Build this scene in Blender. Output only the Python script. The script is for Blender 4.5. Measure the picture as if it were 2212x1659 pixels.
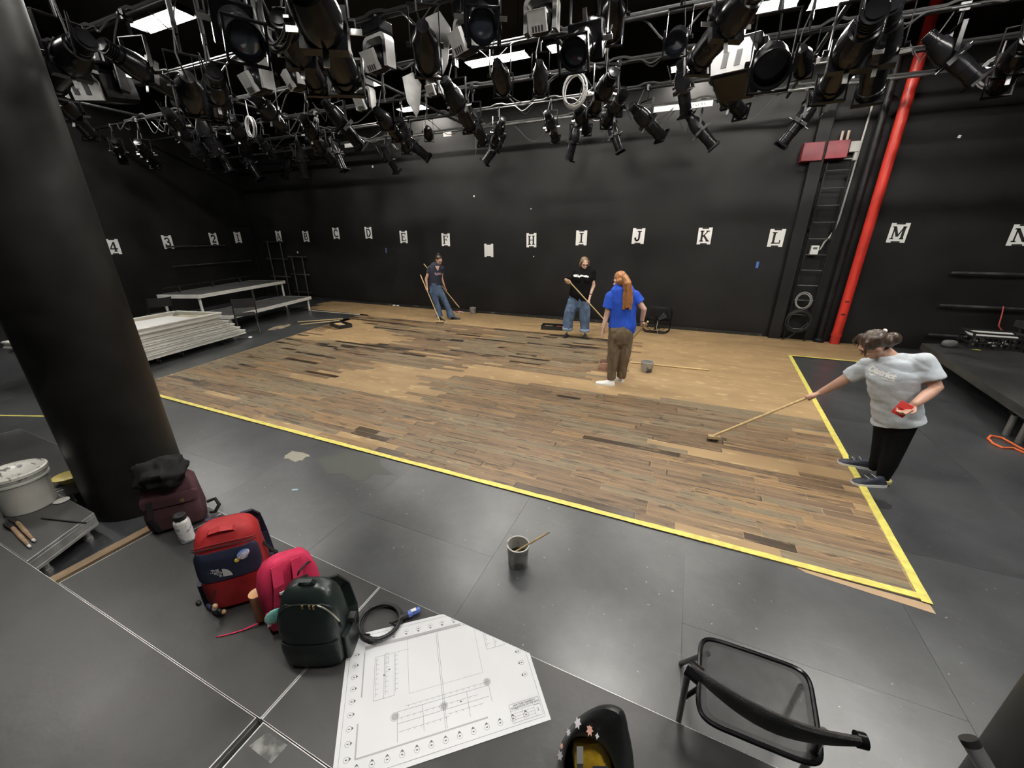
import bpy, bmesh, math, random
from mathutils import Vector, Matrix, Euler, noise
from mathutils.bvhtree import BVHTree

for o in list(bpy.data.objects):
    bpy.data.objects.remove(o, do_unlink=True)
SC = bpy.context.scene
COL = SC.collection
R = math.radians
PI = math.pi

# ------------------------------------------------------------------ camera
CAM_H = 2.08
FPX = 840.0
PITCH = math.atan(317 / FPX)
YAW = math.atan(394 / math.hypot(FPX, 317))
cam = bpy.data.cameras.new('camera')
cam.sensor_fit = 'HORIZONTAL'
cam.sensor_width = 36.0
cam.lens = FPX / 2212 * 36.0
cam.clip_start = 0.02
cam_o = bpy.data.objects.new('camera', cam)
cam_o.location = (0, 0, CAM_H)
cam_o.rotation_euler = (PI / 2 - PITCH, 0, YAW)
COL.objects.link(cam_o)
SC.camera = cam_o

# ------------------------------------------------------------------ world and exposure
w = bpy.data.worlds.new('room_dark')
SC.world = w
w.use_nodes = True
w.node_tree.nodes['Background'].inputs[0].default_value = (0.9, 0.95, 1.0, 1)
w.node_tree.nodes['Background'].inputs[1].default_value = 0.0
SC.view_settings.view_transform = 'Standard'
SC.view_settings.look = 'None'
SC.view_settings.gamma = 1.0
SC.view_settings.use_curve_mapping = False
SC.view_settings.exposure = 0.66
LAMP_POWER = 180.0

# ------------------------------------------------------------------ survey helpers (photo pixel + known height/plane -> place in the room)
_r = Vector((math.cos(YAW), math.sin(YAW), 0))
_h = Vector((-math.sin(YAW), math.cos(YAW), 0))
_z = Vector((0, 0, 1))
_f = _h * math.cos(PITCH) - _z * math.sin(PITCH)
_u = _h * math.sin(PITCH) + _z * math.cos(PITCH)
EYE = Vector((0, 0, CAM_H))
def ray(px, py):
    return _r * (px - 1106.0) - _u * (py - 829.5) + _f * FPX
def G(px, py, z=0.0):
    d = ray(px, py)
    return EYE + d * ((z - CAM_H) / d.z)
def WY(px, py, Y):
    d = ray(px, py)
    return EYE + d * (Y / d.y)
class Stand:
    """vertical plane through a standing point, square to the line of sight"""
    def __init__(s, px, py, z=0.0):
        s.base = G(px, py, z)
        s.n = Vector((s.base.x, s.base.y, 0)).normalized()
        s.side = Vector((s.n.y, -s.n.x, 0))
    def at(s, px, py, near=0.0):
        d = ray(px, py)
        k = (s.base.dot(s.n) - near) / d.dot(s.n)
        return EYE + d * k

# ------------------------------------------------------------------ object helpers
def tag(o, label=None, cat=None, group=None, kind=None):
    if label: o['label'] = label
    if cat: o['category'] = cat
    if group: o['group'] = group
    if kind: o['kind'] = kind
    return o
def thing(name, label, cat, loc=(0, 0, 0), rz=0.0, group=None):
    o = bpy.data.objects.new(name, None)
    o.empty_display_size = 0.1
    COL.objects.link(o)
    o.location = loc
    o.rotation_euler = (0, 0, rz)
    return tag(o, label, cat, group)
def basis(d):
    d = Vector(d).normalized()
    a = Vector((0, 0, 1)) if abs(d.z) < 0.9 else Vector((1, 0, 0))
    x = d.cross(a).normalized()
    return x, x.cross(d).normalized() * -1.0, d

class MB:
    def __init__(s):
        s.v = []; s.f = []; s.m = []
    def add(s, vs, fs, mi=0):
        b = len(s.v)
        s.v += [tuple(p) for p in vs]
        for f in fs:
            s.f.append([i + b for i in f]); s.m.append(mi)
        return s
    def box(s, c, size, rot=None, mi=0):
        hx, hy, hz = size[0] / 2, size[1] / 2, size[2] / 2
        vs = [Vector((x, y, z)) for z in (-hz, hz) for y in (-hy, hy) for x in (-hx, hx)]
        if rot is not None:
            M = rot if isinstance(rot, Matrix) else Euler(rot).to_matrix()
            vs = [M @ p for p in vs]
        c = Vector(c)
        return s.add([p + c for p in vs], [(0, 2, 3, 1), (4, 5, 7, 6), (0, 1, 5, 4), (2, 6, 7, 3), (0, 4, 6, 2), (1, 3, 7, 5)], mi)
    def bbox(s, lo, hi, mi=0):
        return s.box([(a + b) / 2 for a, b in zip(lo, hi)], [abs(b - a) for a, b in zip(lo, hi)], None, mi)
    def beam(s, p0, p1, w, h, mi=0):
        p0, p1 = Vector(p0), Vector(p1)
        d = (p1 - p0)
        L = d.length
        d.normalize()
        up = Vector((0, 0, 1)) if abs(d.z) < 0.95 else Vector((0, 1, 0))
        x = d.cross(up).normalized(); y = x.cross(d).normalized()
        M = Matrix((x, d, y)).transposed()
        return s.box((p0 + p1) / 2, (w, L, h), M, mi)
    def tube(s, pts, rad, n=10, caps=True, rnd=False, mi=0, sq=None, up=None):
        """swept tube; rad scalar or list; sq = list/tuple (a,b) section stretch; rnd = domed ends"""
        pts = [Vector(p) for p in pts]
        rad = list(rad) if hasattr(rad, '__len__') else [rad] * len(pts)
        sqs = sq if (sq is not None and hasattr(sq[0], '__len__')) else [sq or (1, 1)] * len(pts)
        if rnd:
            d0 = (pts[0] - pts[1]).normalized(); d1 = (pts[-1] - pts[-2]).normalized()
            P0, R0, S0 = [], [], []
            P1, R1, S1 = [], [], []
            for a in (0.98, 0.85, 0.5):
                q = math.sqrt(1 - a * a)
                P0.append(pts[0] + d0 * rad[0] * a); R0.append(rad[0] * q); S0.append(sqs[0])
            for a in (0.5, 0.85, 0.98):
                q = math.sqrt(1 - a * a)
                P1.append(pts[-1] + d1 * rad[-1] * a); R1.append(rad[-1] * q); S1.append(sqs[-1])
            pts = P0 + pts + P1; rad = R0 + rad + R1; sqs = S0 + list(sqs) + S1
        N = len(pts)
        ref = None
        vs, fs = [], []
        for i in range(N):
            t = (pts[min(i + 1, N - 1)] - pts[max(i - 1, 0)])
            if t.length < 1e-9: t = Vector((0, 0, 1))
            t.normalize()
            if up is not None:
                ref = Vector(up)
            if ref is None:
                ref = Vector((0, 0, 1)) if abs(t.z) < 0.9 else Vector((0, 1, 0))
            x = ref.cross(t)
            if x.length < 1e-6: x = Vector((1, 0, 0)).cross(t)
            x.normalize()
            y = t.cross(x).normalized()
            if up is None: ref = y
            for k in range(n):
                a = 2 * PI * k / n
                vs.append(pts[i] + x * (math.cos(a) * rad[i] * sqs[i][0]) + y * (math.sin(a) * rad[i] * sqs[i][1]))
        for i in range(N - 1):
            for k in range(n):
                k2 = (k + 1) % n
                fs.append((i * n + k, i * n + k2, (i + 1) * n + k2, (i + 1) * n + k))
        if caps:
            fs.append(tuple(reversed(range(n))))
            fs.append(tuple((N - 1) * n + k for k in range(n)))
        return s.add(vs, fs, mi)
    def cyl(s, p0, p1, r0, r1=None, n=16, caps=True, mi=0):
        return s.tube([p0, p1], [r0, r0 if r1 is None else r1], n, caps, False, mi)
    def lathe(s, prof, n=24, c=(0, 0, 0), M=None, mi=0, closed=False):
        """prof = [(radius, height)...] about local z"""
        c = Vector(c)
        vs, fs = [], []
        for r_, z_ in prof:
            for k in range(n):
                a = 2 * PI * k / n
                p = Vector((r_ * math.cos(a), r_ * math.sin(a), z_))
                if M is not None: p = M @ p
                vs.append(p + c)
        m = len(prof)
        for i in range(m - 1 if not closed else m):
            j = (i + 1) % m
            for k in range(n):
                k2 = (k + 1) % n
                fs.append((i * n + k, i * n + k2, j * n + k2, j * n + k))
        if not closed:
            if prof[0][0] > 1e-6: fs.append(tuple(reversed(range(n))))
            if prof[-1][0] > 1e-6: fs.append(tuple((m - 1) * n + k for k in range(n)))
        return s.add(vs, fs, mi)
    def ell(s, c, r, n=14, m=9, M=None, mi=0, p=1.0):
        c = Vector(c)
        r = r if hasattr(r, '__len__') else (r, r, r)
        sg = lambda q: math.copysign(abs(q) ** p, q)
        vs, fs = [], []
        for i in range(m + 1):
            t = -PI / 2 + PI * i / m
            for k in range(n):
                a = 2 * PI * k / n
                q = Vector((r[0] * sg(math.cos(t)) * sg(math.cos(a)), r[1] * sg(math.cos(t)) * sg(math.sin(a)), r[2] * sg(math.sin(t))))
                if M is not None: q = M @ q
                vs.append(q + c)
        for i in range(m):
            for k in range(n):
                k2 = (k + 1) % n
                fs.append((i * n + k, i * n + k2, (i + 1) * n + k2, (i + 1) * n + k))
        return s.add(vs, fs, mi)
    def prism(s, poly, z0, z1, M=None, c=(0, 0, 0), mi=0):
        n = len(poly); c = Vector(c)
        vs = [Vector((x, y, z0)) for x, y in poly] + [Vector((x, y, z1)) for x, y in poly]
        if M is not None: vs = [M @ p for p in vs]
        fs = [tuple(reversed(range(n))), tuple(range(n, 2 * n))] + [(i, (i + 1) % n, (i + 1) % n + n, i + n) for i in range(n)]
        return s.add([p + c for p in vs], fs, mi)
    def loft(s, rings, caps=True, mi=0, closed=True):
        n = len(rings[0]); vs = [p for r_ in rings for p in r_]; fs = []
        for i in range(len(rings) - 1):
            for k in range(n if closed else n - 1):
                k2 = (k + 1) % n
                fs.append((i * n + k, i * n + k2, (i + 1) * n + k2, (i + 1) * n + k))
        if caps:
            fs.append(tuple(reversed(range(n)))); fs.append(tuple((len(rings) - 1) * n + k for k in range(n)))
        return s.add(vs, fs, mi)
    def strip(s, pts, wvec, t=0.002, mi=0):
        """flat band along pts: width vector(s) wvec, thickness t"""
        pts = [Vector(p) for p in pts]
        ws = [Vector(q) for q in wvec] if hasattr(wvec[0], '__len__') else [Vector(wvec)] * len(pts)
        rings = []
        for i, p in enumerate(pts):
            d = (pts[min(i + 1, len(pts) - 1)] - pts[max(i - 1, 0)]).normalized()
            nn = d.cross(ws[i]).normalized() * t / 2
            rings.append([p - ws[i] / 2 - nn, p + ws[i] / 2 - nn, p + ws[i] / 2 + nn, p - ws[i] / 2 + nn])
        return s.loft(rings, True, mi)
    def mesh(s, name, mats, smooth=False, sub=None):
        me = bpy.data.meshes.new(name)
        off = Vector(sub) if sub is not None else Vector((0, 0, 0))
        me.from_pydata([tuple(Vector(p) - off) for p in s.v], [], s.f)
        for m in (mats if isinstance(mats, (list, tuple)) else [mats]):
            me.materials.append(m)
        if any(s.m):
            me.polygons.foreach_set('material_index', s.m)
        bm = bmesh.new(); bm.from_mesh(me)
        bmesh.ops.recalc_face_normals(bm, faces=bm.faces)
        bm.to_mesh(me); bm.free()
        if smooth:
            me.polygons.foreach_set('use_smooth', [True] * len(me.polygons))
            me.set_sharp_from_angle(angle=R(smooth if smooth is not True else 40))
        me.update()
        return me
    def build(s, name, mats, parent=None, smooth=False, world=True, bevel=None):
        """world=True: the coordinates are room coordinates (parent is moved but not turned)"""
        off = Vector(parent.location) if (parent is not None and world) else Vector((0, 0, 0))
        if parent is not None and world and parent.parent is not None:
            off += parent.parent.location
        me = s.mesh(name, mats, smooth, off)
        o = bpy.data.objects.new(name, me)
        COL.objects.link(o)
        if parent is not None: o.parent = parent
        if bevel:
            bv = o.modifiers.new('bevel', 'BEVEL'); bv.width = bevel; bv.segments = 2; bv.limit_method = 'ANGLE'
        return o

def struct(o):
    o['kind'] = 'structure'
    return o
def copy_tree(o, parent=None):
    c = o.copy(); COL.objects.link(c)
    if parent is not None: c.parent = parent
    for ch in list(o.children): copy_tree(ch, c)
    return c

# ------------------------------------------------------------------ materials
def srgb(h):
    h = h.lstrip('#')
    c = [int(h[i:i + 2], 16) / 255 for i in (0, 2, 4)]
    return tuple((x / 12.92 if x <= 0.04045 else ((x + 0.055) / 1.055) ** 2.4) for x in c) + (1.0,)
MATS = {}
def mat(name, col, rough=0.6, metal=0.0, var=0.0, vscale=8.0, stretch=(1, 1, 1), bump=0.0, bscale=40.0, col2=None, spec=0.5,
        emit=None, estr=0.0, alpha=1.0, trans=0.0, rvar=0.0, coords='Object', thresh=None, sheen=0.0, detail=4.0):
    if name in MATS: return MATS[name]
    m = bpy.data.materials.new(name); m.use_nodes = True
    nt = m.node_tree; b = nt.nodes['Principled BSDF']
    c = srgb(col) if isinstance(col, str) else tuple(col)
    b.inputs['Base Color'].default_value = c
    b.inputs['Roughness'].default_value = rough
    b.inputs['Metallic'].default_value = metal
    b.inputs['Specular IOR Level'].default_value = spec
    if alpha < 1: b.inputs['Alpha'].default_value = alpha
    if trans: b.inputs['Transmission Weight'].default_value = trans
    if sheen: b.inputs['Sheen Weight'].default_value = sheen
    if emit:
        b.inputs['Emission Color'].default_value = srgb(emit); b.inputs['Emission Strength'].default_value = estr
    if var or bump or rvar or col2:
        tc = nt.nodes.new('ShaderNodeTexCoord'); mp = nt.nodes.new('ShaderNodeMapping')
        mp.inputs['Scale'].default_value = stretch
        nt.links.new(tc.outputs[coords], mp.inputs[0])
        nz = nt.nodes.new('ShaderNodeTexNoise'); nz.inputs['Scale'].default_value = vscale; nz.inputs['Detail'].default_value = detail
        nt.links.new(mp.outputs[0], nz.inputs['Vector'])
        if col2 or var:
            rp = nt.nodes.new('ShaderNodeValToRGB')
            lo, hi = thresh or (0.35, 0.65)
            rp.color_ramp.elements[0].position = lo; rp.color_ramp.elements[1].position = hi
            if col2:
                e = srgb(col2) if isinstance(col2, str) else tuple(col2)
                rp.color_ramp.elements[0].color = c; rp.color_ramp.elements[1].color = e
            else:
                rp.color_ramp.elements[0].color = tuple(x * (1 - var) for x in c[:3]) + (1,)
                rp.color_ramp.elements[1].color = tuple(min(1, x * (1 + var)) for x in c[:3]) + (1,)
            nt.links.new(nz.outputs[0], rp.inputs[0]); nt.links.new(rp.outputs[0], b.inputs['Base Color'])
        if rvar:
            mr = nt.nodes.new('ShaderNodeMapRange')
            mr.inputs['To Min'].default_value = max(0.03, rough - rvar); mr.inputs['To Max'].default_value = min(1, rough + rvar)
            nt.links.new(nz.outputs[0], mr.inputs[0]); nt.links.new(mr.outputs[0], b.inputs['Roughness'])
        if bump:
            n2 = nt.nodes.new('ShaderNodeTexNoise'); n2.inputs['Scale'].default_value = bscale; n2.inputs['Detail'].default_value = 3
            nt.links.new(mp.outputs[0], n2.inputs['Vector'])
            bp = nt.nodes.new('ShaderNodeBump'); bp.inputs['Strength'].default_value = bump; bp.inputs['Distance'].default_value = 0.01
            nt.links.new(n2.outputs[0], bp.inputs['Height']); nt.links.new(bp.outputs[0], b.inputs['Normal'])
    MATS[name] = m
    return m

def floor_black():
    """black painted hardboard: satin, scuffed, with pale specks and long scratches"""
    m = bpy.data.materials.new('black_stage_paint'); m.use_nodes = True
    nt = m.node_tree; N = nt.nodes; L = nt.links; b = N['Principled BSDF']
    tc = N.new('ShaderNodeTexCoord')
    def nz(scale, detail=4, st=(1, 1, 1), rough=0.5):
        mp = N.new('ShaderNodeMapping'); mp.inputs['Scale'].default_value = st
        L.new(tc.outputs['Object'], mp.inputs[0])
        n = N.new('ShaderNodeTexNoise'); n.inputs['Scale'].default_value = scale; n.inputs['Detail'].default_value = detail
        n.inputs['Roughness'].default_value = rough
        L.new(mp.outputs[0], n.inputs['Vector']); return n
    def ramp(src, p0, c0, p1, c1):
        r_ = N.new('ShaderNodeValToRGB'); r_.color_ramp.elements[0].position = p0; r_.color_ramp.elements[1].position = p1
        r_.color_ramp.elements[0].color = c0; r_.color_ramp.elements[1].color = c1
        L.new(src.outputs[0], r_.inputs[0]); return r_
    a = ramp(nz(1.1, 8, rough=0.7), 0.32, (0.022, 0.0235, 0.0255, 1), 0.72, (0.066, 0.070, 0.073, 1))
    specks = ramp(nz(30, 2), 0.72, (0, 0, 0, 1), 0.76, (1, 1, 1, 1))
    scr = ramp(nz(2.6, 8, (0.7, 5, 1), 0.75), 0.60, (0, 0, 0, 1), 0.74, (0.55, 0.55, 0.55, 1))
    scr2 = ramp(nz(2.2, 8, (6, 0.8, 1), 0.75), 0.62, (0, 0, 0, 1), 0.76, (0.45, 0.45, 0.45, 1))
    def mix(f, c1, c2):
        x = N.new('ShaderNodeMix'); x.data_type = 'RGBA'; L.new(f.outputs[0], x.inputs[0]); L.new(c1, x.inputs[6]); x.inputs[7].default_value = c2
        return x.outputs[2]
    c = mix(scr, a.outputs[0], (0.12, 0.122, 0.12, 1)); c = mix(scr2, c, (0.11, 0.112, 0.11, 1)); c = mix(specks, c, (0.24, 0.235, 0.22, 1))
    L.new(c, b.inputs['Base Color']); b.inputs['Specular IOR Level'].default_value = 0.75
    rr = N.new('ShaderNodeMapRange'); rr.inputs['From Min'].default_value = 0.15; rr.inputs['From Max'].default_value = 0.85
    rr.inputs['To Min'].default_value = 0.25; rr.inputs['To Max'].default_value = 0.42
    L.new(nz(1.7, 7, rough=0.65).outputs[0], rr.inputs[0]); L.new(rr.outputs[0], b.inputs['Roughness'])
    bp = N.new('ShaderNodeBump'); bp.inputs['Strength'].default_value = 0.15; bp.inputs['Distance'].default_value = 0.004
    L.new(nz(22, 5).outputs[0], bp.inputs['Height']); L.new(bp.outputs[0], b.inputs['Normal'])
    return m
M_FLOOR = floor_black()
M_WALL = mat('black_wall_paint', (0.0072, 0.0070, 0.0069, 1), 0.55, var=0.35, vscale=1.4, bump=0.15, bscale=9, rvar=0.12, detail=7, spec=0.3)
M_CEIL = mat('black_ceiling', (0.006, 0.006, 0.006, 1), 0.9)
M_BLACKM = mat('black_enamel_metal', (0.007, 0.007, 0.008, 1), 0.22, var=0.3, vscale=6, rvar=0.08, spec=0.14)
M_BLACKR = mat('black_rubber', (0.012, 0.012, 0.012, 1), 0.6)
M_DARKP = mat('black_pipe_paint', (0.010, 0.010, 0.0105, 1), 0.4, var=0.4, vscale=9, spec=0.25)
M_STEEL = mat('worn_steel', (0.45, 0.45, 0.44, 1), 0.35, 1.0, var=0.3, vscale=14)
M_ALU = mat('aluminium_extrusion', (0.62, 0.62, 0.60, 1), 0.38, 0.85, var=0.18, vscale=12)
M_ALUP = mat('pale_aluminium', (0.74, 0.73, 0.68, 1), 0.5, 0.1, var=0.12, vscale=5, stretch=(1, 1, 6))
M_GREYP = mat('grey_plastic_casing', (0.33, 0.33, 0.32, 1), 0.42, var=0.1, vscale=10)
M_WHITE = mat('white_paper', (0.82, 0.82, 0.79, 1), 0.75)
M_INK = mat('black_ink', (0.012, 0.012, 0.013, 1), 0.6)
M_DECK = mat('black_deck_paint', (0.030, 0.0297, 0.0293, 1), 0.4, var=0.35, vscale=2.2, rvar=0.1, bump=0.08, bscale=30, detail=7)
M_TAPE = mat('yellow_tape', (0.70, 0.62, 0.14, 1), 0.5, var=0.12, vscale=18)
M_WOOD = mat('bare_pine_handle', (0.62, 0.45, 0.22, 1), 0.5, var=0.15, vscale=12, stretch=(4, 4, 1))
M_GLASS = mat('lens_glass', (0.02, 0.025, 0.035, 1), 0.08, spec=0.8)
M_TUBE_DIM = mat('lit_tube_dim', '#ffffff', 0.5, emit='#fff9f0', estr=LAMP_POWER * 0.55)
M_TUBE = mat('lit_tube', '#ffffff', 0.5, emit='#fffbf5', estr=LAMP_POWER)
# ------------------------------------------------------------------ room shell
YW = 10.09
fl = MB().bbox((-16, -4, -0.12), (9.5, YW + 0.3, -0.006)).build('floor', M_FLOOR)
struct(fl)
pm = MB().bbox((-0.6093, -1.2193, -0.006), (0.6093, 1.2193, 0.0)).mesh('floor_panel', M_FLOOR)
for i in range(-12, 8):
    for j in range(-2, 5):
        x0 = 0.25 + 1.22 * i + 0.61
        y0 = 1.87 + 2.44 * j + (1.22 if i % 2 else 0) - 1.22
        if y0 - 1.22 < -3.9 or y0 + 1.22 > YW + 0.2: continue
        o = bpy.data.objects.new('floor_panel', pm); COL.objects.link(o); o.parent = fl; o.location = (x0, y0, 0)
LW0 = Vector((-14.7, YW, 0)); LWD = Vector((0.30, -0.954, 0)).normalized()     # left wall runs from the corner toward the seats
def lwall(s, z): return LW0 + LWD * s + Vector((0, 0, z))
struct(MB().bbox((-16, YW, 0), (9.5, YW + 0.2, 6.2)).build('wall_back', M_WALL))
LWN = Vector((-LWD.y, LWD.x, 0))                                                # into the room
if LWN.x < 0: LWN = -LWN
struct(MB().beam(lwall(-0.3, 3.1) - LWN * 0.1, lwall(15, 3.1) - LWN * 0.1, 0.2, 6.2).build('wall_left', M_WALL))
struct(MB().bbox((9.3, -4, 0), (9.5, YW, 6.2)).build('wall_right', M_WALL))
struct(MB().bbox((-16, -4.2, 0), (9.5, -4.0, 6.2)).build('wall_front', M_WALL))
struct(MB().bbox((-16, -4.2, 6.2), (9.5, YW + 0.2, 6.35)).build('ceiling', M_CEIL))
bb = MB()
random.seed(4)
x = -14.6
while x < 1.6:
    l = random.uniform(0.8, 2.4)
    bb.bbox((x, YW - 0.035 - random.uniform(0, 0.012), 0), (min(x + l, 1.7) - 0.006, YW - 0.001, 0.07 + random.uniform(-0.012, 0.012)))
    x += l
struct(bb.build('baseboard_back', mat('scuffed_black_trim', (0.018, 0.018, 0.018, 1), 0.5, col2=(0.12, 0.12, 0.11, 1), vscale=7, thresh=(0.6, 0.75))))
# faint door in the left wall
dr = thing('door_1', None, None, lwall(0.6, 0)); struct(dr)
for a, b_ in (((0.05, 0.15), (0, 2.55)), ((1.17, 1.29), (0, 2.55)), ((0.05, 1.29), (2.45, 2.57))):
    s0, s1 = a; z0, z1 = b_
    MB().beam(lwall(s0, (z0 + z1) / 2) + LWN * 0.02, lwall(s1, (z0 + z1) / 2) + LWN * 0.02, 0.04, z1 - z0).build('door_frame', M_DARKP, dr)
MB().beam(lwall(0.16, 1.225) + LWN * 0.012, lwall(1.16, 1.225) + LWN * 0.012, 0.02, 2.43).build('door_leaf', M_WALL, dr)
# pilaster beside the ladder
struct(MB().bbox((1.80, YW - 0.16, 0), (2.02, YW - 0.001, 6.2)).build('trim_1', M_WALL, bevel=0.01))

# ------------------------------------------------------------------ wooden stage floor: hardboard sheets painted as planks
def sheet_mat():
    m = bpy.data.materials.new('tan_hardboard'); m.use_nodes = True
    nt = m.node_tree; N = nt.nodes; L = nt.links; b = N['Principled BSDF']
    g = N.new('ShaderNodeNewGeometry')
    def nz(scale, st, det=4):
        mp = N.new('ShaderNodeMapping'); mp.inputs['Scale'].default_value = st; L.new(g.outputs['Position'], mp.inputs[0])
        n = N.new('ShaderNodeTexNoise'); n.inputs['Scale'].default_value = scale; n.inputs['Detail'].default_value = det
        L.new(mp.outputs[0], n.inputs['Vector']); return n
    r1 = N.new('ShaderNodeValToRGB'); e = r1.color_ramp.elements
    e[0].position = 0.3; e[0].color = (0.285, 0.185, 0.088, 1); e[1].position = 0.7; e[1].color = (0.385, 0.262, 0.132, 1)
    L.new(nz(1.6, (1, 2.2, 1), 6).outputs[0], r1.inputs[0])
    r2 = N.new('ShaderNodeValToRGB'); e = r2.color_ramp.elements
    e[0].position = 0.60; e[0].color = (0, 0, 0, 1); e[1].position = 0.67; e[1].color = (0.75, 0.75, 0.75, 1)
    L.new(nz(3.6, (1, 3.4, 1), 3).outputs[0], r2.inputs[0])
    mx = N.new('ShaderNodeMix'); mx.data_type = 'RGBA'; L.new(r2.outputs[0], mx.inputs[0]); L.new(r1.outputs[0], mx.inputs[6])
    mx.inputs[7].default_value = (0.50, 0.375, 0.20, 1)
    L.new(mx.outputs[2], b.inputs['Base Color']); b.inputs['Roughness'].default_value = 0.55
    return m
M_SHEET = sheet_mat()
def plank_mat(name, dark, mid, light, rough=0.5, edge=0.0, shift=0.0):
    """thinned paint dragged along the plank: streaks, bare flecks, and a darker outline where the brush started"""
    m = bpy.data.materials.new(name); m.use_nodes = True
    nt = m.node_tree; N = nt.nodes; L = nt.links; b = N['Principled BSDF']
    g = N.new('ShaderNodeNewGeometry')
    def nz(scale, st, det, r_=0.6):
        mp = N.new('ShaderNodeMapping'); mp.inputs['Scale'].default_value = st; mp.inputs['Location'].default_value = (shift, shift * 0.7, shift)
        L.new(g.outputs['Position'], mp.inputs[0])
        n = N.new('ShaderNodeTexNoise'); n.inputs['Scale'].default_value = scale; n.inputs['Detail'].default_value = det; n.inputs['Roughness'].default_value = r_
        L.new(mp.outputs[0], n.inputs['Vector']); return n
    def mix(f, c1, c2):
        x = N.new('ShaderNodeMix'); x.data_type = 'RGBA'; L.new(f, x.inputs[0])
        if isinstance(c1, tuple): x.inputs[6].default_value = c1
        else: L.new(c1, x.inputs[6])
        if isinstance(c2, tuple): x.inputs[7].default_value = c2
        else: L.new(c2, x.inputs[7])
        return x.outputs[2]
    def ramp(src, stops):
        r_ = N.new('ShaderNodeValToRGB'); e = r_.color_ramp.elements
        while len(e) < len(stops): e.new(0.5)
        for k, (p_, c_) in enumerate(stops): e[k].position = p_; e[k].color = c_
        L.new(src.outputs[0], r_.inputs[0]); return r_.outputs[0]
    W0, W1 = (0, 0, 0, 1), (1, 1, 1, 1)
    c = ramp(nz(1.5, (1.0, 20, 1), 9, 0.72), [(0.30, srgb(dark)), (0.47, srgb(mid)), (0.70, srgb(light))])
    c = mix(ramp(nz(2.2, (1.6, 11, 1), 6), [(0.57, W0), (0.64, (0.9, 0.9, 0.9, 1))]), c, srgb('#2c2319'))
    c = mix(ramp(nz(3.4, (1.2, 6, 1), 5), [(0.63, W0), (0.70, (0.7, 0.7, 0.7, 1))]), c, srgb('#b1936a'))
    if edge:
        tc = N.new('ShaderNodeTexCoord'); sx = N.new('ShaderNodeSeparateXYZ'); L.new(tc.outputs['Object'], sx.inputs[0])
        def absgt(o, lim, soft):
            a_ = N.new('ShaderNodeMath'); a_.operation = 'ABSOLUTE'; L.new(o, a_.inputs[0])
            r_ = N.new('ShaderNodeMapRange'); r_.inputs['From Min'].default_value = lim; r_.inputs['From Max'].default_value = lim + soft; L.new(a_.outputs[0], r_.inputs[0]); return r_.outputs[0]
        mx = N.new('ShaderNodeMath'); mx.operation = 'MAXIMUM'; L.new(absgt(sx.outputs[0], 0.475, 0.012), mx.inputs[0]); L.new(absgt(sx.outputs[1], 0.36, 0.07), mx.inputs[1])
        ml = N.new('ShaderNodeMath'); ml.operation = 'MULTIPLY'; L.new(mx.outputs[0], ml.inputs[0]); L.new(ramp(nz(1.9, (1.5, 2.5, 1), 4), [(0.40, W0), (0.52, (edge, edge, edge, 1))]), ml.inputs[1])
        c = mix(ml.outputs[0], c, srgb('#241c14'))
    L.new(c, b.inputs['Base Color']); b.inputs['Roughness'].default_value = rough
    return m
PM = [plank_mat('plank_brown', '#463829', '#715b43', '#8f7757', shift=1.0), plank_mat('plank_umber', '#403324', '#67533e', '#846c4f', shift=5.0), plank_mat('plank_greyed', '#453c2f', '#70634d', '#8b7d64', shift=9.0),
      plank_mat('plank_light', '#51412d', '#826848', '#a0845d', shift=13.0), plank_mat('plank_outlined', '#3d3123', '#6a563f', '#8a6e4e', 0.45, 1.0, 17.0), plank_mat('plank_wet', '#201a12', '#3c3022', '#5a4731', 0.3, 0.8, 21.0)]
def XL(y): return -7.3 - 1.2 * (y - 2.615) / 5.8
def XR(y): return 1.60 + 0.36 * (y - 2.64) / 5.89
WT = 0.006
wf = struct(thing('floor_wood', None, None, (-3, 5.5, 0)))
ROWY = [2.615 + 1.183 * i for i in range(6)]
for i in range(5):
    y0, y1 = ROWY[i] + 0.0015, ROWY[i + 1] - 0.0015
    xs = [-99] + [1.6 - 2.44 * k - (1.22 if i % 2 else 0.0) for k in range(4, 0, -1)] + [99]
    for a, b_ in zip(xs[:-1], xs[1:]):
        if b_ - 0.05 < max(XL(y0), XL(y1)): continue
        if a < XL(y0) + 0.3: a = -99
        P = [(max(a + 0.0015, XL(y0)), y0), (min(b_ - 0.0015, XR(y0)), y0), (min(b_ - 0.0015, XR(y1)), y1), (max(a + 0.0015, XL(y1)), y1)]
        MB().prism(P, 0.0004, WT).build('hardboard_sheet', M_SHEET, wf)
for i in range(2):
    y0, y1 = 8.532 + 0.755 * i, 8.529 + 0.755 * (i + 1)
    xs = [-11.2 + 0.35 * (1 - i)] + [-9.2 + 2.44 * k - 1.1 * i for k in range(5)] + [3.5]
    for a, b_ in zip(xs[:-1], xs[1:]):
        MB().bbox((a + 0.0015, y0, 0.0004), (b_ - 0.0015, y1, WT)).build('hardboard_sheet', M_SHEET, wf)

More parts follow.
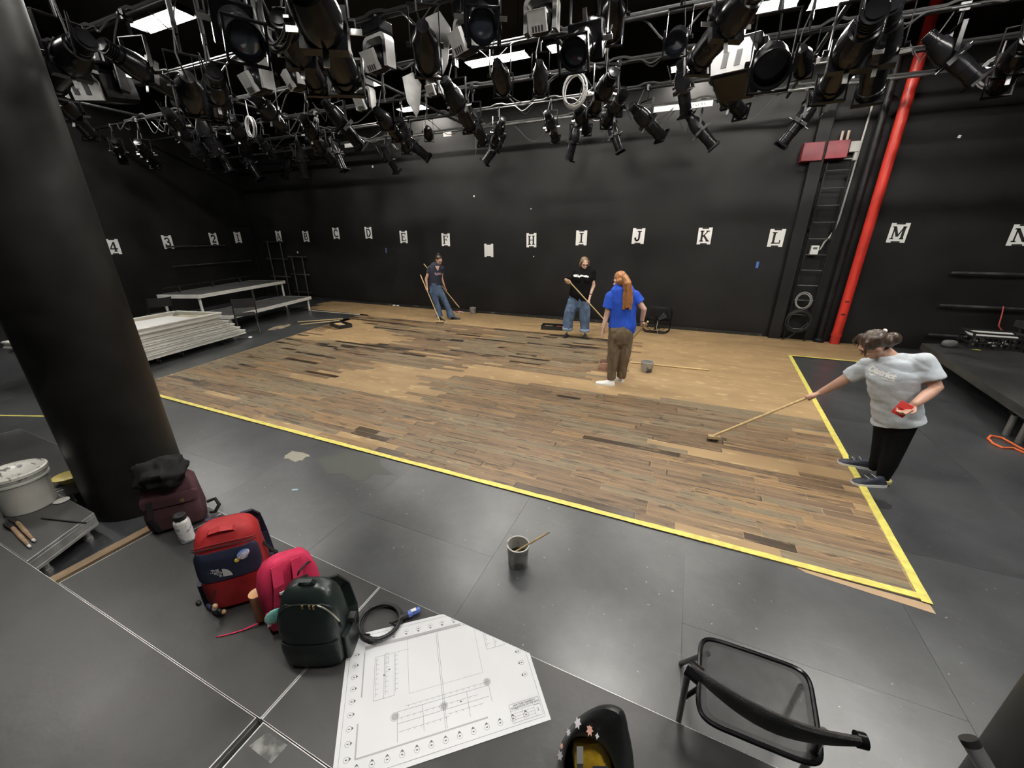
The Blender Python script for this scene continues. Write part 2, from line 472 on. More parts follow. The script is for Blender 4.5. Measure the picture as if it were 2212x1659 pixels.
def inpoly(p, poly):
    c = False; n = len(poly)
    for i in range(n):
        a, b_ = poly[i], poly[(i + 1) % n]
        if (a[1] > p[1]) != (b_[1] > p[1]) and p[0] < (b_[0] - a[0]) * (p[1] - a[1]) / (b_[1] - a[1]) + a[0]: c = not c
    return c
def wpoly(px): return [G(*q)[:2] for q in px]
BARE = [wpoly(q) for q in (
    [(1385, 728), (1375, 748), (1345, 762), (1330, 775), (1300, 797), (1290, 815), (1230, 822), (1300, 842), (1345, 852), (1480, 864), (1640, 888), (1830, 920), (1760, 800), (1712, 760)],
    [(643, 821), (760, 795), (822, 782), (960, 800), (1000, 787), (1080, 795), (1200, 812), (1300, 842), (1330, 857), (1200, 838), (1010, 810), (960, 817), (920, 832), (965, 845), (880, 868), (760, 840)],
    [(1478, 962), (1525, 966), (1640, 985), (1835, 1020), (1850, 1045), (1742, 1024), (1600, 1008), (1536, 998), (1478, 985)],
    [(640, 735), (700, 715), (775, 686), (790, 700), (900, 738), (800, 745), (720, 733)])]
WET = [wpoly(q) for q in ([(1430, 930), (1545, 935), (1560, 965), (1640, 975), (1620, 985), (1520, 972), (1440, 945)], [(1190, 1010), (1260, 1020), (1300, 1100), (1180, 1075)],
                          [(750, 945), (850, 950), (860, 985), (770, 972)], [(1520, 1120), (1720, 1150), (1720, 1180), (1500, 1160)], [(1080, 690), (1390, 725), (1380, 745), (1080, 715)],
                          [(620, 715), (900, 748), (1150, 775), (900, 770)])]
random.seed(11)
pmesh = {}
for k, m in enumerate(PM):
    mb = MB()
    a, c = 0.5, 0.5
    mb.add([(-.5, -.5, 0), (.5, -.5, 0), (.5, .5, 0), (-.5, .5, 0), (-.496, -.46, 1), (.496, -.46, 1), (.496, .46, 1), (-.496, .46, 1)],
           [(3, 2, 1, 0), (4, 5, 6, 7), (0, 1, 5, 4), (1, 2, 6, 5), (2, 3, 7, 6), (3, 0, 4, 7)])
    pmesh[k] = mb.mesh('plank', m)
planks = []
PW = 0.094
rows = int((8.42 - 2.64) / PW)
for r_ in range(rows):
    y = 2.66 + PW * (r_ + 0.5)
    x = XL(y) + 0.03 - random.uniform(0, 0.0)
    run = 0
    while x < XR(y) - 0.05:
        l = random.choice((0.32, 0.45, 0.6, 0.75, 0.9, 1.1)) * random.uniform(0.9, 1.1)
        x1 = min(x + l, XR(y) - 0.03)
        c = ((x + x1) / 2, y)
        if x1 - x > 0.12:
            bare = any(inpoly(c, q) for q in BARE) or (y > 8.2 and x > -1.4 and random.random() < 0.8) or (y < 8.2 and random.random() < 0.022)
            if not bare:
                wet = any(inpoly(c, q) for q in WET)
                n = noise.noise(Vector((c[0] * 0.35, c[1] * 0.5, 3.7)))
                q = random.random()
                if wet: k = 4 if q < 0.45 else (5 if q < 0.66 else 1)
                elif q < 0.03: k = 5
                elif q < 0.20: k = 4
                elif n > 0.12 and q < 0.75: k = 2
                else: k = random.choice((0, 0, 1, 2, 3))
                planks.append((c[0], c[1], x1 - x, k))
        x = x1 + 0.003
planks.sort(key=lambda p: p[0] ** 2 + p[1] ** 2)
rest = MB()
for i, (x, y, l, k) in enumerate(planks):
    h = 0.0012 + 0.0006 * random.random()
    if i < 300:
        o = bpy.data.objects.new('plank', pmesh[k]); COL.objects.link(o); o.parent = wf
        o.location = Vector((x, y, WT)) - wf.location
        o.scale = (l, PW - 0.003, h)
    else:
        hw = (PW - 0.003) / 2
        rest.add([(x - l / 2, y - hw, WT), (x + l / 2, y - hw, WT), (x + l / 2, y + hw, WT), (x - l / 2, y + hw, WT), (x - l / 2 + .003, y - hw + .003, WT + h), (x + l / 2 - .003, y - hw + .003, WT + h),
                  (x + l / 2 - .003, y + hw - .003, WT + h), (x - l / 2 + .003, y + hw - .003, WT + h)], [(4, 5, 6, 7), (0, 1, 5, 4), (1, 2, 6, 5), (2, 3, 7, 6), (3, 0, 4, 7)], k)
tag(rest.build('distant_planks', PM, wf), kind='stuff')

def tape(name, label, pts, wd, z, m=M_TAPE, rag=0.004, seed=1, cat='tape'):
    random.seed(seed)
    pts = [Vector((p[0], p[1], 0)) for p in pts]
    vs = []
    for a, b_ in zip(pts[:-1], pts[1:]):
        n = max(2, int((b_ - a).length / 0.09))
        for i in range(n + 1): vs.append(a.lerp(b_, i / n))
    rings = []
    for i, p in enumerate(vs):
        d = (vs[min(i + 1, len(vs) - 1)] - vs[max(0, i - 1)]).normalized(); s = Vector((-d.y, d.x, 0))
        l = p + s * (wd / 2 + random.uniform(-rag, rag)); r_ = p - s * (wd / 2 + random.uniform(-rag * .3, rag * .3))
        rings.append([Vector((l.x, l.y, z)), Vector((r_.x, r_.y, z)), Vector((r_.x, r_.y, z + 0.0012)), Vector((l.x, l.y, z + 0.0012))])
    o = MB().loft(rings).build(name, m)
    return tag(o, label, cat)
tape('floor_tape', 'long yellow tape along the front edge of the wooden floor', [(-7.0, 2.625), (-3, 2.625), (1.60, 2.645)], 0.052, 0.0066 + 0.002, seed=2)
tape('floor_tape', 'yellow tape along the wooden floor edge beside the woman in grey shirt', [(1.605, 2.60), (1.78, 5.6), (1.955, 8.53)], 0.056, 0.0088, seed=3)
tape('floor_tape', 'yellow tape along the tan strip between wooden floor and right riser', [(1.96, 8.525), (3.45, 8.56)], 0.05, 0.0066, seed=4)
tape('floor_tape', 'thin yellow tape line on black floor behind the paint pail', [G(-260, 893)[:2], G(88, 899)[:2], G(200, 900)[:2]], 0.03, 0.0008, seed=5, rag=0.001)
tape('floor_tape', 'pale tape along the tan strip below the left risers', [G(668, 671)[:2], G(777, 680)[:2]], 0.05, 0.0066, mat('pale_masking_tape', (0.72, 0.66, 0.50, 1), 0.6), seed=6)
tag(MB().prism([(0.99, 2.585), (1.62, 2.53), (1.62, 2.60), (0.94, 2.615)], 0.0006, 0.0016).build('kraft_paper_scrap', mat('kraft_paper', (0.42, 0.29, 0.17, 1), 0.7)),
    'narrow brown paper scrap stuck below the front tape corner', 'paper')

# ------------------------------------------------------------------ wall signs
def arc(cx, cy, rx, ry, a0, a1, n=12):
    return [(cx + rx * math.cos(R(a0 + (a1 - a0) * i / n)), cy + ry * math.sin(R(a0 + (a1 - a0) * i / n))) for i in range(n + 1)]
T, t_ = 0.21, 0.11     # thick and thin strokes
def ser(x, y, w=0.3): return ([(x - w / 2, y), (x + w / 2, y)], t_)
LET = {
 'A': [([(.12, 0), (.46, 1)], t_ * 1.2), ([(.46, 1), (.84, 0)], T), ([(.24, .32), (.7, .32)], t_), ser(.1, .04, .28), ser(.86, .04, .34)],
 'B': [([(.22, 0), (.22, 1)], T), (arc(.48, .76, .26, .21, 90, -90), T * .8), (arc(.5, .28, .3, .25, 90, -90), T * .8), ([(.08, .97), (.5, .97)], t_), ([(.2, .54), (.5, .54)], t_), ([(.08, .03), (.52, .03)], t_)],
 'C': [(arc(.54, .5, .42, .46, 50, 310, 18), T), ([(.84, .66), (.84, .98)], t_), ([(.84, .2), (.8, .06)], t_)],
 'D': [([(.22, 0), (.22, 1)], T), (arc(.44, .5, .42, .46, 90, -90, 14), T), ([(.06, .97), (.46, .97)], t_), ([(.06, .03), (.46, .03)], t_)],
 'E': [([(.22, 0), (.22, 1)], T), ([(.06, .96), (.84, .96)], t_), ([(.06, .04), (.86, .04)], t_), ([(.2, .52), (.6, .52)], t_), ([(.82, 1), (.82, .74)], t_), ([(.84, 0), (.84, .28)], t_), ([(.6, .66), (.6, .38)], t_)],
 'F': [([(.24, 0), (.24, 1)], T), ([(.06, .96), (.84, .96)], t_), ([(.22, .5), (.6, .5)], t_), ([(.82, 1), (.82, .72)], t_), ([(.6, .64), (.6, .36)], t_), ser(.24, .04, .42)],
 'H': [([(.22, 0), (.22, 1)], T), ([(.78, 0), (.78, 1)], T), ([(.2, .52), (.8, .52)], t_), ser(.22, .04, .38), ser(.22, .96, .38), ser(.78, .04, .38), ser(.78, .96, .38)],
 'I': [([(.5, 0), (.5, 1)], T), ser(.5, .04, .5), ser(.5, .96, .5)],
 'J': [([(.6, .98), (.6, .3)], T), (arc(.38, .3, .22, .24, 0, -170), T * .85), ([(.18, .36), (.18, .26)], T), ser(.6, .96, .46)],
 'K': [([(.22, 0), (.22, 1)], T), ([(.26, .4), (.78, .95)], t_), ([(.42, .56), (.84, .04)], T), ser(.22, .04, .38), ser(.22, .96, .38), ser(.78, .96, .34), ser(.84, .04, .34)],
 'L': [([(.28, 0), (.28, 1)], T), ([(.1, .04), (.86, .04)], t_), ([(.85, 0), (.85, .32)], t_), ser(.28, .96, .44)],
 'M': [([(.14, 0), (.14, 1)], t_), ([(.16, .98), (.5, .2)], T), ([(.5, .2), (.84, .98)], t_), ([(.86, 0), (.86, 1)], T), ser(.13, .04, .28), ser(.12, .96, .26), ser(.86, .04, .32), ser(.88, .96, .28)],
 'N': [([(.18, 0), (.18, 1)], t_), ([(.18, .98), (.82, .04)], T), ([(.82, 0), (.82, 1)], t_), ser(.17, .04, .3), ser(.14, .96, .28), ser(.82, .96, .3)],
 '1': [([(.52, 0), (.52, 1)], T), ser(.52, .04, .52), ([(.5, .96), (.26, .82)], t_)],
 '2': [(arc(.48, .7, .3, .26, 170, -40, 14), T), ([(.7, .55), (.2, .08)], t_ * 1.4), ([(.16, .08), (.84, .08)], T), ([(.83, .04), (.83, .26)], t_)],
 '3': [(arc(.46, .74, .28, .22, 165, -90, 12), T * .85), (arc(.46, .28, .32, .25, 90, -165, 14), T)],
 '4': [([(.62, 0), (.62, 1)], T), ([(.6, .96), (.1, .3)], t_ * 1.2), ([(.08, .28), (.9, .28)], t_ * 1.3), ser(.62, .04, .4)],
}
def glyph(mb, ch, w_, h_, M, c, off):
    """strokes of one slab letter as flat raised ink in the frame M (x right, y up, z out)"""
    for pts, wd in LET[ch]:
        P = [Vector(((x - 0.5) * w_, (y - 0.5) * h_, off)) for x, y in pts]
        for i in range(len(P) - 1):
            d = P[i + 1] - P[i]
            if d.length < 1e-6: continue
            u = d.normalized(); s = Vector((-u.y, u.x, 0)) * wd * w_ / 2
            e = u * (wd * w_ * 0.18 if len(P) > 2 else 0)
            q = [P[i] - e - s, P[i + 1] + e - s, P[i + 1] + e + s, P[i] - e + s]
            mb.add([M @ p + c for p in q] + [M @ (p + Vector((0, 0, 0.0012))) + c for p in q], [(3, 2, 1, 0), (4, 5, 6, 7), (0, 1, 5, 4), (1, 2, 6, 5), (2, 3, 7, 6), (3, 0, 4, 7)])
GAF = mat('black_gaffer_tape', (0.012, 0.012, 0.013, 1), 0.7)
def wall_sign(ch, c, nrm, w_=0.275, h_=0.345, roll=0.0, label=None):
    n = Vector(nrm).normalized(); xr = Vector((0, 0, 1)).cross(n).normalized(); up = n.cross(xr)
    M = Matrix((xr, up, n)).transposed() @ Matrix.Rotation(roll, 3, 'Z')
    c = Vector(c) + n * 0.004
    t = thing('wall_sign', label or 'white paper sign with black letter %s taped on the black wall' % ch, 'sign', c)
    MB().box(c, (w_, h_, 0.0012), M).build('sheet', M_WHITE, t)
    if ch in LET:
        g = MB(); glyph(g, ch, w_ * 0.72, h_ * 0.64, M, c, 0.001); g.build('letter', M_INK, t)
    for s in (-1, 1):
        MB().box(c + M @ Vector((0, s * h_ * 0.475, 0.0015)), (w_ * 0.48, h_ * 0.10, 0.0015), M).build('tape_strip', GAF, t)
    return t
for ch, px, py in (('A', 602, 510), ('B', 661, 511), ('C', 726, 504), ('D', 796, 503), ('E', 872, 512), ('F', 963, 518), ('H', 1148, 519), ('I', 1256, 514), ('J', 1379, 510), ('K', 1522, 510), ('L', 1677, 514), ('M', 1940, 503), ('N', 2205, 508)):
    p = WY(px, py, YW)
    wall_sign(ch, p, (0, -1, 0), roll=random.uniform(-0.02, 0.02))
wall_sign('', WY(1056, 541, YW), (0, -1, 0), label='blank white paper taped low on the black wall between letters F and H')
def lw_px(px, py):
    d = ray(px, py); k = (LW0 - EYE).dot(LWN) / d.dot(LWN); return EYE + d * k
for ch, px, py in (('1', 512, 513), ('2', 461, 516), ('3', 362, 523), ('4', 245, 533)):
    wall_sign(ch, lw_px(px, py) + LWN * (0.024 if ch == '1' else 0.0), LWN, w_=0.30, h_=0.36, label='white paper sign with black numeral %s taped on the left wall' % {'1': 'one', '2': 'two', '3': 'three', '4': 'four'}[ch])

# ------------------------------------------------------------------ pipes, boxes and ladder on the back wall
RED = mat('red_pipe_paint', (0.55, 0.035, 0.022, 1), 0.38, var=0.1, vscale=7)
rp = WY(1792, 738, YW - 0.22)
def vert(px, py, Y): q = WY(px, py, Y); return q.x, q.y
rx = 2.98; ry = YW - 0.16
t = thing('standpipe', 'thick red fire standpipe rising up the black wall', 'pipe', (rx, ry, 0))
MB().cyl((rx, ry, 0.006), (rx, ry, 6.19), 0.083, n=24).build('pipe', RED, t, smooth=True)
MB().lathe([(0.084, 0.15), (0.092, 0.155), (0.092, 0.21), (0.084, 0.215)], 24, (rx, ry, 0)).build('collar', RED, t, smooth=True)
for z in (0.62, 0.88): MB().box((rx - 0.01, ry - 0.083, z), (0.07, 0.006, 0.025)).build('chip', M_INK, t)
bx_ = 2.72
tag(MB().cyl((bx_, YW - 0.12, 0.006), (bx_, YW - 0.12, 6.19), 0.062, n=20).lathe([(0.1, 0.007), (0.1, 0.05), (0.065, 0.09)], 20, (bx_, YW - 0.12, 0)).build('drain_pipe', M_DARKP, smooth=True),
    'black vertical pipe standing beside the red standpipe', 'pipe')
# ladder
t = thing('wall_ladder', 'black steel ladder fixed to the wall beside the black pipe', 'ladder', (2.27, YW - 0.12, 0))
for xx in (2.08, 2.46): MB().bbox((xx - 0.012, YW - 0.17, 0.007), (xx + 0.012, YW - 0.11, 3.38)).build('rail', M_DARKP, t)
for i in range(11): MB().cyl((2.08, YW - 0.14, 0.25 + 0.3 * i), (2.46, YW - 0.14, 0.25 + 0.3 * i), 0.011, n=8).build('rung', mat('worn_rung', (0.07, 0.07, 0.068, 1), 0.35, 0.4), t)
for z in (0.6, 2.2, 3.1):
    for xx in (2.08, 2.46): MB().bbox((xx - 0.015, YW - 0.12, z), (xx + 0.015, YW, z + 0.04)).build('bracket', M_DARKP, t)
# burgundy cabinet
a = WY(1729, 349, YW - 0.2); b_ = WY(1836, 301, YW - 0.2)
x0, x1, z0, z1 = a.x, b_.x + 0.02, a.z, b_.z
BUR = mat('burgundy_cabinet_paint', (0.20, 0.018, 0.028, 1), 0.4, var=0.15, vscale=4)
t = thing('alarm_cabinet', 'burgundy metal cabinet of two boxes high above the ladder', 'cabinet', ((x0 + x1) / 2, YW - 0.12, z0))
MB().bbox((x0, YW - 0.2, z0), ((x0 + x1) / 2 - 0.02, YW - 0.001, z1)).build('box', BUR, t, bevel=0.006)
MB().bbox(((x0 + x1) / 2 + 0.02, YW - 0.2, z0 + 0.02), (x1, YW - 0.001, z1)).build('box', BUR, t, bevel=0.006)
MB().bbox(((x0 + x1) / 2 - 0.02, YW - 0.12, z0 + 0.03), ((x0 + x1) / 2 + 0.02, YW - 0.001, z1 - 0.03)).build('joint', M_INK, t)
for xx in (x1 - 0.13, x1 - 0.04): MB().cyl((xx, YW - 0.1, z1 - 0.01), (xx, YW - 0.1, z1 + 0.16), 0.022, n=10).build('conduit_stub', mat('pale_conduit', (0.45, 0.36, 0.30, 1), 0.5), t)
LG = mat('light_grey_box', (0.42, 0.42, 0.40, 1), 0.45)
cx0 = x1 + 0.03
tag(MB().bbox((cx0, YW - 0.12, z0 + 0.12), (cx0 + 0.15, YW - 0.001, z1 - 0.02)).bbox((cx0 + 0.1, YW - 0.1, z0 - 0.02), (cx0 + 0.15, YW - 0.001, z0 + 0.14)).bbox((cx0 - 0.03, YW - 0.06, z0 + 0.01), (cx0 + 0.12, YW - 0.03, z0 + 0.03)).build('junction_box', LG, bevel=0.004),
    'light grey electrical junction box beside the burgundy cabinet', 'box')
# white conduit and thermostat
th = WY(1758, 540, YW - 0.05)
CO = mat('white_conduit', (0.52, 0.51, 0.48, 1), 0.4)
cxx = cx0 + 0.17
pts = [Vector((cxx + 0.02, YW - 0.05, 4.9)), Vector((cxx, YW - 0.05, z1)), Vector((cxx - 0.02, YW - 0.05, 2.5))]
for i in range(1, 9):
    a = PI / 2 * i / 8
    pts.append(Vector((cxx - 0.02 - 0.22 * (1 - math.cos(a)), YW - 0.05, 2.5 - 0.55 * math.sin(a) ** 1.0 * 1.0)))
pts[-1].z = th.z; pts[-2].z = th.z + 0.01
pts.append(Vector((th.x + 0.05, YW - 0.05, th.z)))
tag(MB().tube(pts, 0.016, 10).build('conduit', CO, smooth=True), 'white bent conduit running down the wall to the thermostat', 'conduit')
t = thing('thermostat', 'small white thermostat box on the wall behind the ladder', 'thermostat', th)
MB().box((th.x, YW - 0.06, th.z), (0.13, 0.12, 0.17)).build('case', M_WHITE, t, bevel=0.006)
MB().box((th.x, YW - 0.122, th.z + 0.035), (0.07, 0.004, 0.04)).build('display', mat('grey_display', (0.12, 0.13, 0.12, 1), 0.3), t)
for xx in (-0.03, 0.03): MB().box((th.x + xx, YW - 0.122, th.z - 0.045), (0.012, 0.004, 0.012)).build('button', LG, t)
# coiled cables hung at the ladder
def coil(c, nrm, r_, n, wob, rad, seed, tail=None, el=1.0):
    random.seed(seed)
    x, y, d = basis(nrm)
    pts = []
    N = n * 22
    for i in range(N + 1):
        a = 2 * PI * i / 22
        rr = r_ * (1 + 0.10 * math.sin(a * 0.37 + seed) + 0.05 * math.sin(a * 0.9))
        pts.append(Vector(c) + x * math.cos(a) * rr + y * math.sin(a) * rr * el + d * (wob * math.sin(a * 0.23) + 0.4 * wob * i / N))
    if tail:
        for q in tail: pts.append(Vector(q))
    return MB().tube(pts, rad, 7)
c = WY(1726, 694, YW - 0.24)
tag(coil(c, (0, 1, 0), 0.21, 6, 0.035, 0.011, 3, [c + Vector((-0.1, 0, -0.35)), c + Vector((-0.28, 0, -0.44)), c + Vector((0.1, 0, -0.5))]).build('cable_coil', M_BLACKR, smooth=True), 'large black coiled cable hanging at the foot of the ladder', 'cable')
c = WY(1736, 650, YW - 0.24)
tag(coil(c, (0.5, 1, 0), 0.13, 4, 0.02, 0.010, 5, el=1.2).build('cable_coil', mat('grey_cable', (0.22, 0.22, 0.21, 1), 0.4), smooth=True), 'small grey coiled cable hanging above the black coil', 'cable')
# tape scraps and chips on the wall
BT = mat('blue_tape', (0.05, 0.14, 0.45, 1), 0.6)
p = WY(1636, 572, YW); tag(MB().box((p.x, YW - 0.002, p.z), (0.05, 0.002, 0.13)).build('tape_scrap', BT), 'small blue tape scrap on wall below letter L', 'tape')
p = WY(834, 541, YW); tag(MB().box((p.x, YW - 0.002, p.z), (0.045, 0.002, 0.14), (0, 0.1, 0)).build('tape_scrap', mat('dull_blue_tape', (0.10, 0.12, 0.28, 1), 0.6)), 'small dull blue tape scrap on wall below letter D', 'tape')
for px, py, s, lb in ((1147, 451, 0.03, 'white paint chip on wall above letter H'), (1153, 554, 0.03, 'white paint chip on wall below letter H'), (643, 545, 0.07, 'pale torn tape bit on wall below letter B'), (2072, 295, 0.05, 'pale torn tape bit high on wall above letter M'), (805, 360, 0.06, 'curled grey tape bit high on wall above letter D'), (1024, 424, 0.05, 'grey paint chip high on wall above the blank sheet')):
    p = WY(px, py, YW); tag(MB().prism([(-s / 2, -s / 3), (s / 3, -s / 2), (s / 2, s / 3), (-s / 4, s / 2)], 0, 0.004, Matrix.Rotation(PI / 2, 3, 'X'), (p.x, YW - 0.001, p.z)).build('paint_chip', M_WHITE), lb, 'paint chip')
# pipe rails mounted on the walls
RAIL = mat('scuffed_rail', (0.045, 0.045, 0.044, 1), 0.3, 0.3, col2=(0.16, 0.16, 0.155, 1), vscale=3, thresh=(0.45, 0.8))
for (ax, ay), (bx2, by), lb in (((2055, 589), (2300, 592), 'upper black pipe rail on wall behind right riser'), ((2030, 659), (2300, 664), 'middle black pipe rail on wall behind right riser'), ((2005, 722), (2090, 725), 'lower black pipe rail on wall behind milk crate')):
    a = WY(ax, ay, YW - 0.12); b2 = WY(bx2, by, YW - 0.12); b2.z = a.z
    t = thing('wall_rail', lb, 'rail', a)
    MB().cyl(a, b2, 0.024, n=12).build('pipe', RAIL, t, smooth=True)
    n_ = max(1, int((b2.x - a.x) / 1.3))
    for i in range(n_ + 1):
        q = a.lerp(b2, 0.08 + 0.84 * i / n_); MB().cyl(q, (q.x, YW, q.z), 0.014, n=8).build('bracket', M_DARKP, t)
for (ax, ay), (bx2, by), lb in (((352, 537), (480, 527), 'upper dark pipe rail on left wall below numerals'), ((365, 580), (535, 560), 'lower dark pipe rail on left wall above the risers')):
    a = lw_px(ax, ay) + LWN * 0.12; b2 = lw_px(bx2, by) + LWN * 0.12; b2.z = a.z = (a.z + b2.z) / 2
    t = thing('wall_rail', lb, 'rail', a)
    MB().cyl(a, b2, 0.022, n=12).build('pipe', RAIL, t, smooth=True)
    for i in range(3):
        q = a.lerp(b2, 0.27 + 0.32 * i); MB().cyl(q, q - LWN * 0.12, 0.014, n=8).build('bracket', M_DARKP, t)
# ------------------------------------------------------------------ lighting grid
GZ = 4.45
RANK = {2.2: 'the first rank above the seats', 3.4: 'the second rank', 4.6: 'the third rank', 5.8: 'the middle rank', 7.0: 'the fifth rank', 8.2: 'the sixth rank', 9.32: 'the rank closest to the back wall'}
PIPE_Y = (2.2, 3.4, 4.6, 5.8, 7.0, 8.2, 9.32)
for i, y in enumerate(PIPE_Y):
    nm = ['the first rank above the seats', 'the second rank', 'the third rank', 'the middle rank', 'the fifth rank', 'the sixth rank', 'the rank closest to the back wall'][i]
    tag(MB().cyl((-14.7 + .3145 * (YW - y) + .15, y, GZ), (9.0, y, GZ), 0.026, n=10).build('grid_pipe', RAIL if i == 6 else M_DARKP, smooth=True), 'long black lighting grid pipe, %s' % nm, 'pipe')
CROSS_X = (-11.2, -8.4, -5.2, -2.0, 1.2, 4.4, 7.4)
for i, x in enumerate(CROSS_X):
    nm = ['over the left risers', 'over the stacked decks', 'over the woman with two handles', 'over the woman in black shirt', 'over the woman in blue shirt', 'over the right riser', 'beyond the right riser'][i]
    tag(MB().cyl((x, 1.75, GZ + 0.0515), (x, 9.9, GZ + 0.0515), 0.026, n=10).build('cross_pipe', M_DARKP, smooth=True), 'black cross pipe of lighting grid running to back wall, %s' % nm, 'pipe')
    for k, y in enumerate((0.5, 4.0, 7.6)):
        pass
hg = MB()
# ------------------------------------------------------------------ work lights: lamp and its hood
HOOD = mat('white_reflector', (0.55, 0.55, 0.53, 1), 0.5)
def work_light(x, y, z, ln=0.9, rz=0.0, label='', group=None):
    t = thing('work_light', label, 'light', (x, y, z), rz, group)
    MB().prism([(-0.16, 0.0), (-0.07, 0.07), (0.07, 0.07), (0.16, 0.0), (0.155, -0.004), (0.066, 0.064), (-0.066, 0.064), (-0.155, -0.004)], -ln / 2, ln / 2, Matrix.Rotation(PI / 2, 3, 'Y') @ Matrix.Rotation(PI / 2, 3, 'Z')).build('hood', HOOD, t, world=False)
    for s in (-0.06, 0.06):
        MB().cyl((-ln / 2 + 0.03, s, 0.02), (ln / 2 - 0.03, s, 0.02), 0.019, n=8).build('lamp_tube', M_TUBE_DIM if y > 7 else M_TUBE, t, world=False)
    for s in (-1, 1):
        MB().bbox((s * ln / 2 - 0.008, -0.12, -0.005), (s * ln / 2 + 0.008, 0.12, 0.075)).build('end_cap', M_BLACKM, t, world=False)
        MB().cyl((s * ln * 0.35, 0, 0.07), (s * ln * 0.35, 0, 6.19 - z), 0.006, n=6).build('hanger', M_DARKP, t, world=False)
    return t
WLT = 'lit twin tube work light hanging above the lighting grid'
WLG = 'work lights above the grid'
for x, y, z, ln in ((-7.75, 4.62, 5.1, 1.2), (-11.0, 4.7, 5.1, 1.2), (-7.1, 7.85, 5.1, 1.2), (-3.75, 7.85, 5.1, 1.2), (-2.3, 7.85, 5.1, 0.9), (0.40, 7.8, 5.1, 0.9), (1.55, 8.0, 5.1, 1.1), (-0.5, 9.62, 5.1, 0.75), (-6.9, 9.6, 5.1, 0.9),
                    (2.7, 5.2, 5.15, 1.2), (3.6, 4.2, 5.15, 1.2), (-0.5, 4.6, 5.15, 1.2), (-3.2, 5.6, 5.15, 1.2), (-2.7, 1.0, 5.15, 1.2), (0.4, 1.0, 5.15, 1.2), (4.0, 1.0, 5.15, 1.2), (-7.6, 1.0, 5.15, 1.2)):
    work_light(x, y, z, ln, 0.0, WLT, WLG)

# ------------------------------------------------------------------ stage lanterns (local frame: clamp on the pipe at the origin, lantern turns about a pivot below it)
PV = 0.42
def hook_clamp(t):
    MB().box((0, 0, 0.0), (0.035, 0.085, 0.075)).cyl((0, 0.05, -0.01), (0, 0.085, -0.01), 0.009, n=8).cyl((0, 0, -0.04), (0, 0, -PV + 0.26), 0.014, n=8).build('hook_clamp', M_STEEL if False else M_BLACKM, t, world=False)
def yoke(t, w_, drop=0.26, m=M_BLACKM):
    z0 = -PV + drop
    MB().box((0, 0, z0), (w_ + 0.012, 0.04, 0.007)).box((-w_ / 2, 0, z0 - drop / 2), (0.007, 0.04, drop)).box((w_ / 2, 0, z0 - drop / 2), (0.007, 0.04, drop)).cyl((-w_ / 2 - 0.03, 0, -PV), (-w_ / 2, 0, -PV), 0.02, n=8).cyl((w_ / 2, 0, -PV), (w_ / 2 + 0.03, 0, -PV), 0.02, n=8).build('yoke', m, t, world=False)
def head_part(mb, name, m, t, sm=True):
    o = mb.build(name, m, t, smooth=sm, world=False); o.location = (0, 0, -PV); o['turns'] = 1
    return o
ROTX = Matrix.Rotation(0, 3, 'X')
def ax(prof, n=18):   # lathe about -y (lantern points to -y when level; tilt brings it down)
    return MB().lathe(prof, n, M=Matrix.Rotation(PI / 2, 3, 'X'))
def proto_ellipsoidal():
    t = thing('ellipsoidal_spotlight', '', 'spotlight')
    hook_clamp(t); yoke(t, 0.27)
    head_part(ax([(0.0, -0.34), (0.055, -0.335), (0.06, -0.24), (0.075, -0.235), (0.075, -0.20), (0.09, -0.195), (0.11, -0.10), (0.115, -0.02), (0.105, 0.03)]), 'lamp_housing', M_BLACKM, t)
    fn = MB()
    for k in range(5): fn.lathe([(0.06, -0.32 + 0.02 * k), (0.072, -0.318 + 0.02 * k), (0.072, -0.312 + 0.02 * k), (0.06, -0.31 + 0.02 * k)], 14, M=Matrix.Rotation(PI / 2, 3, 'X'))
    head_part(fn, 'cooling_fins', M_BLACKM, t)
    head_part(MB().box((0, -0.055, 0), (0.235, 0.05, 0.21)), 'gate', M_BLACKM, t, False)
    for s, q in ((1, 0), (-1, 0), (0, 1), (0, -1)):
        head_part(MB().box((s * 0.15, -0.055, q * 0.14), (0.07 if s else 0.03, 0.004, 0.07 if q else 0.03)), 'shutter_handle', M_STEEL, t, False)
    head_part(ax([(0.085, 0.07), (0.092, 0.075), (0.092, 0.22), (0.086, 0.225), (0.086, 0.33), (0.094, 0.335), (0.094, 0.40), (0.082, 0.40), (0.08, 0.37)]), 'lens_barrel', M_BLACKM, t)
    head_part(MB().box((-0.098, -0.405, 0), (0.012, 0.03, 0.21)).box((0.098, -0.405, 0), (0.012, 0.03, 0.21)).box((0, -0.405, -0.098), (0.21, 0.03, 0.012)).box((0, -0.405, 0.098), (0.21, 0.03, 0.012)), 'color_frame_holder', M_BLACKM, t, False)
    head_part(ax([(0.0, 0.385), (0.05, 0.383), (0.081, 0.372)]), 'lens', M_GLASS, t)
    MB().tube([(0.05, 0.3, -PV + 0.06), (0.09, 0.36, -PV + 0.2), (0.05, 0.22, -PV - 0.02), (0.03, 0.14, -0.2), (0.01, 0.06, 0.0)], 0.007, 6).build('power_lead', M_BLACKR, t, world=False, smooth=True)
    return t
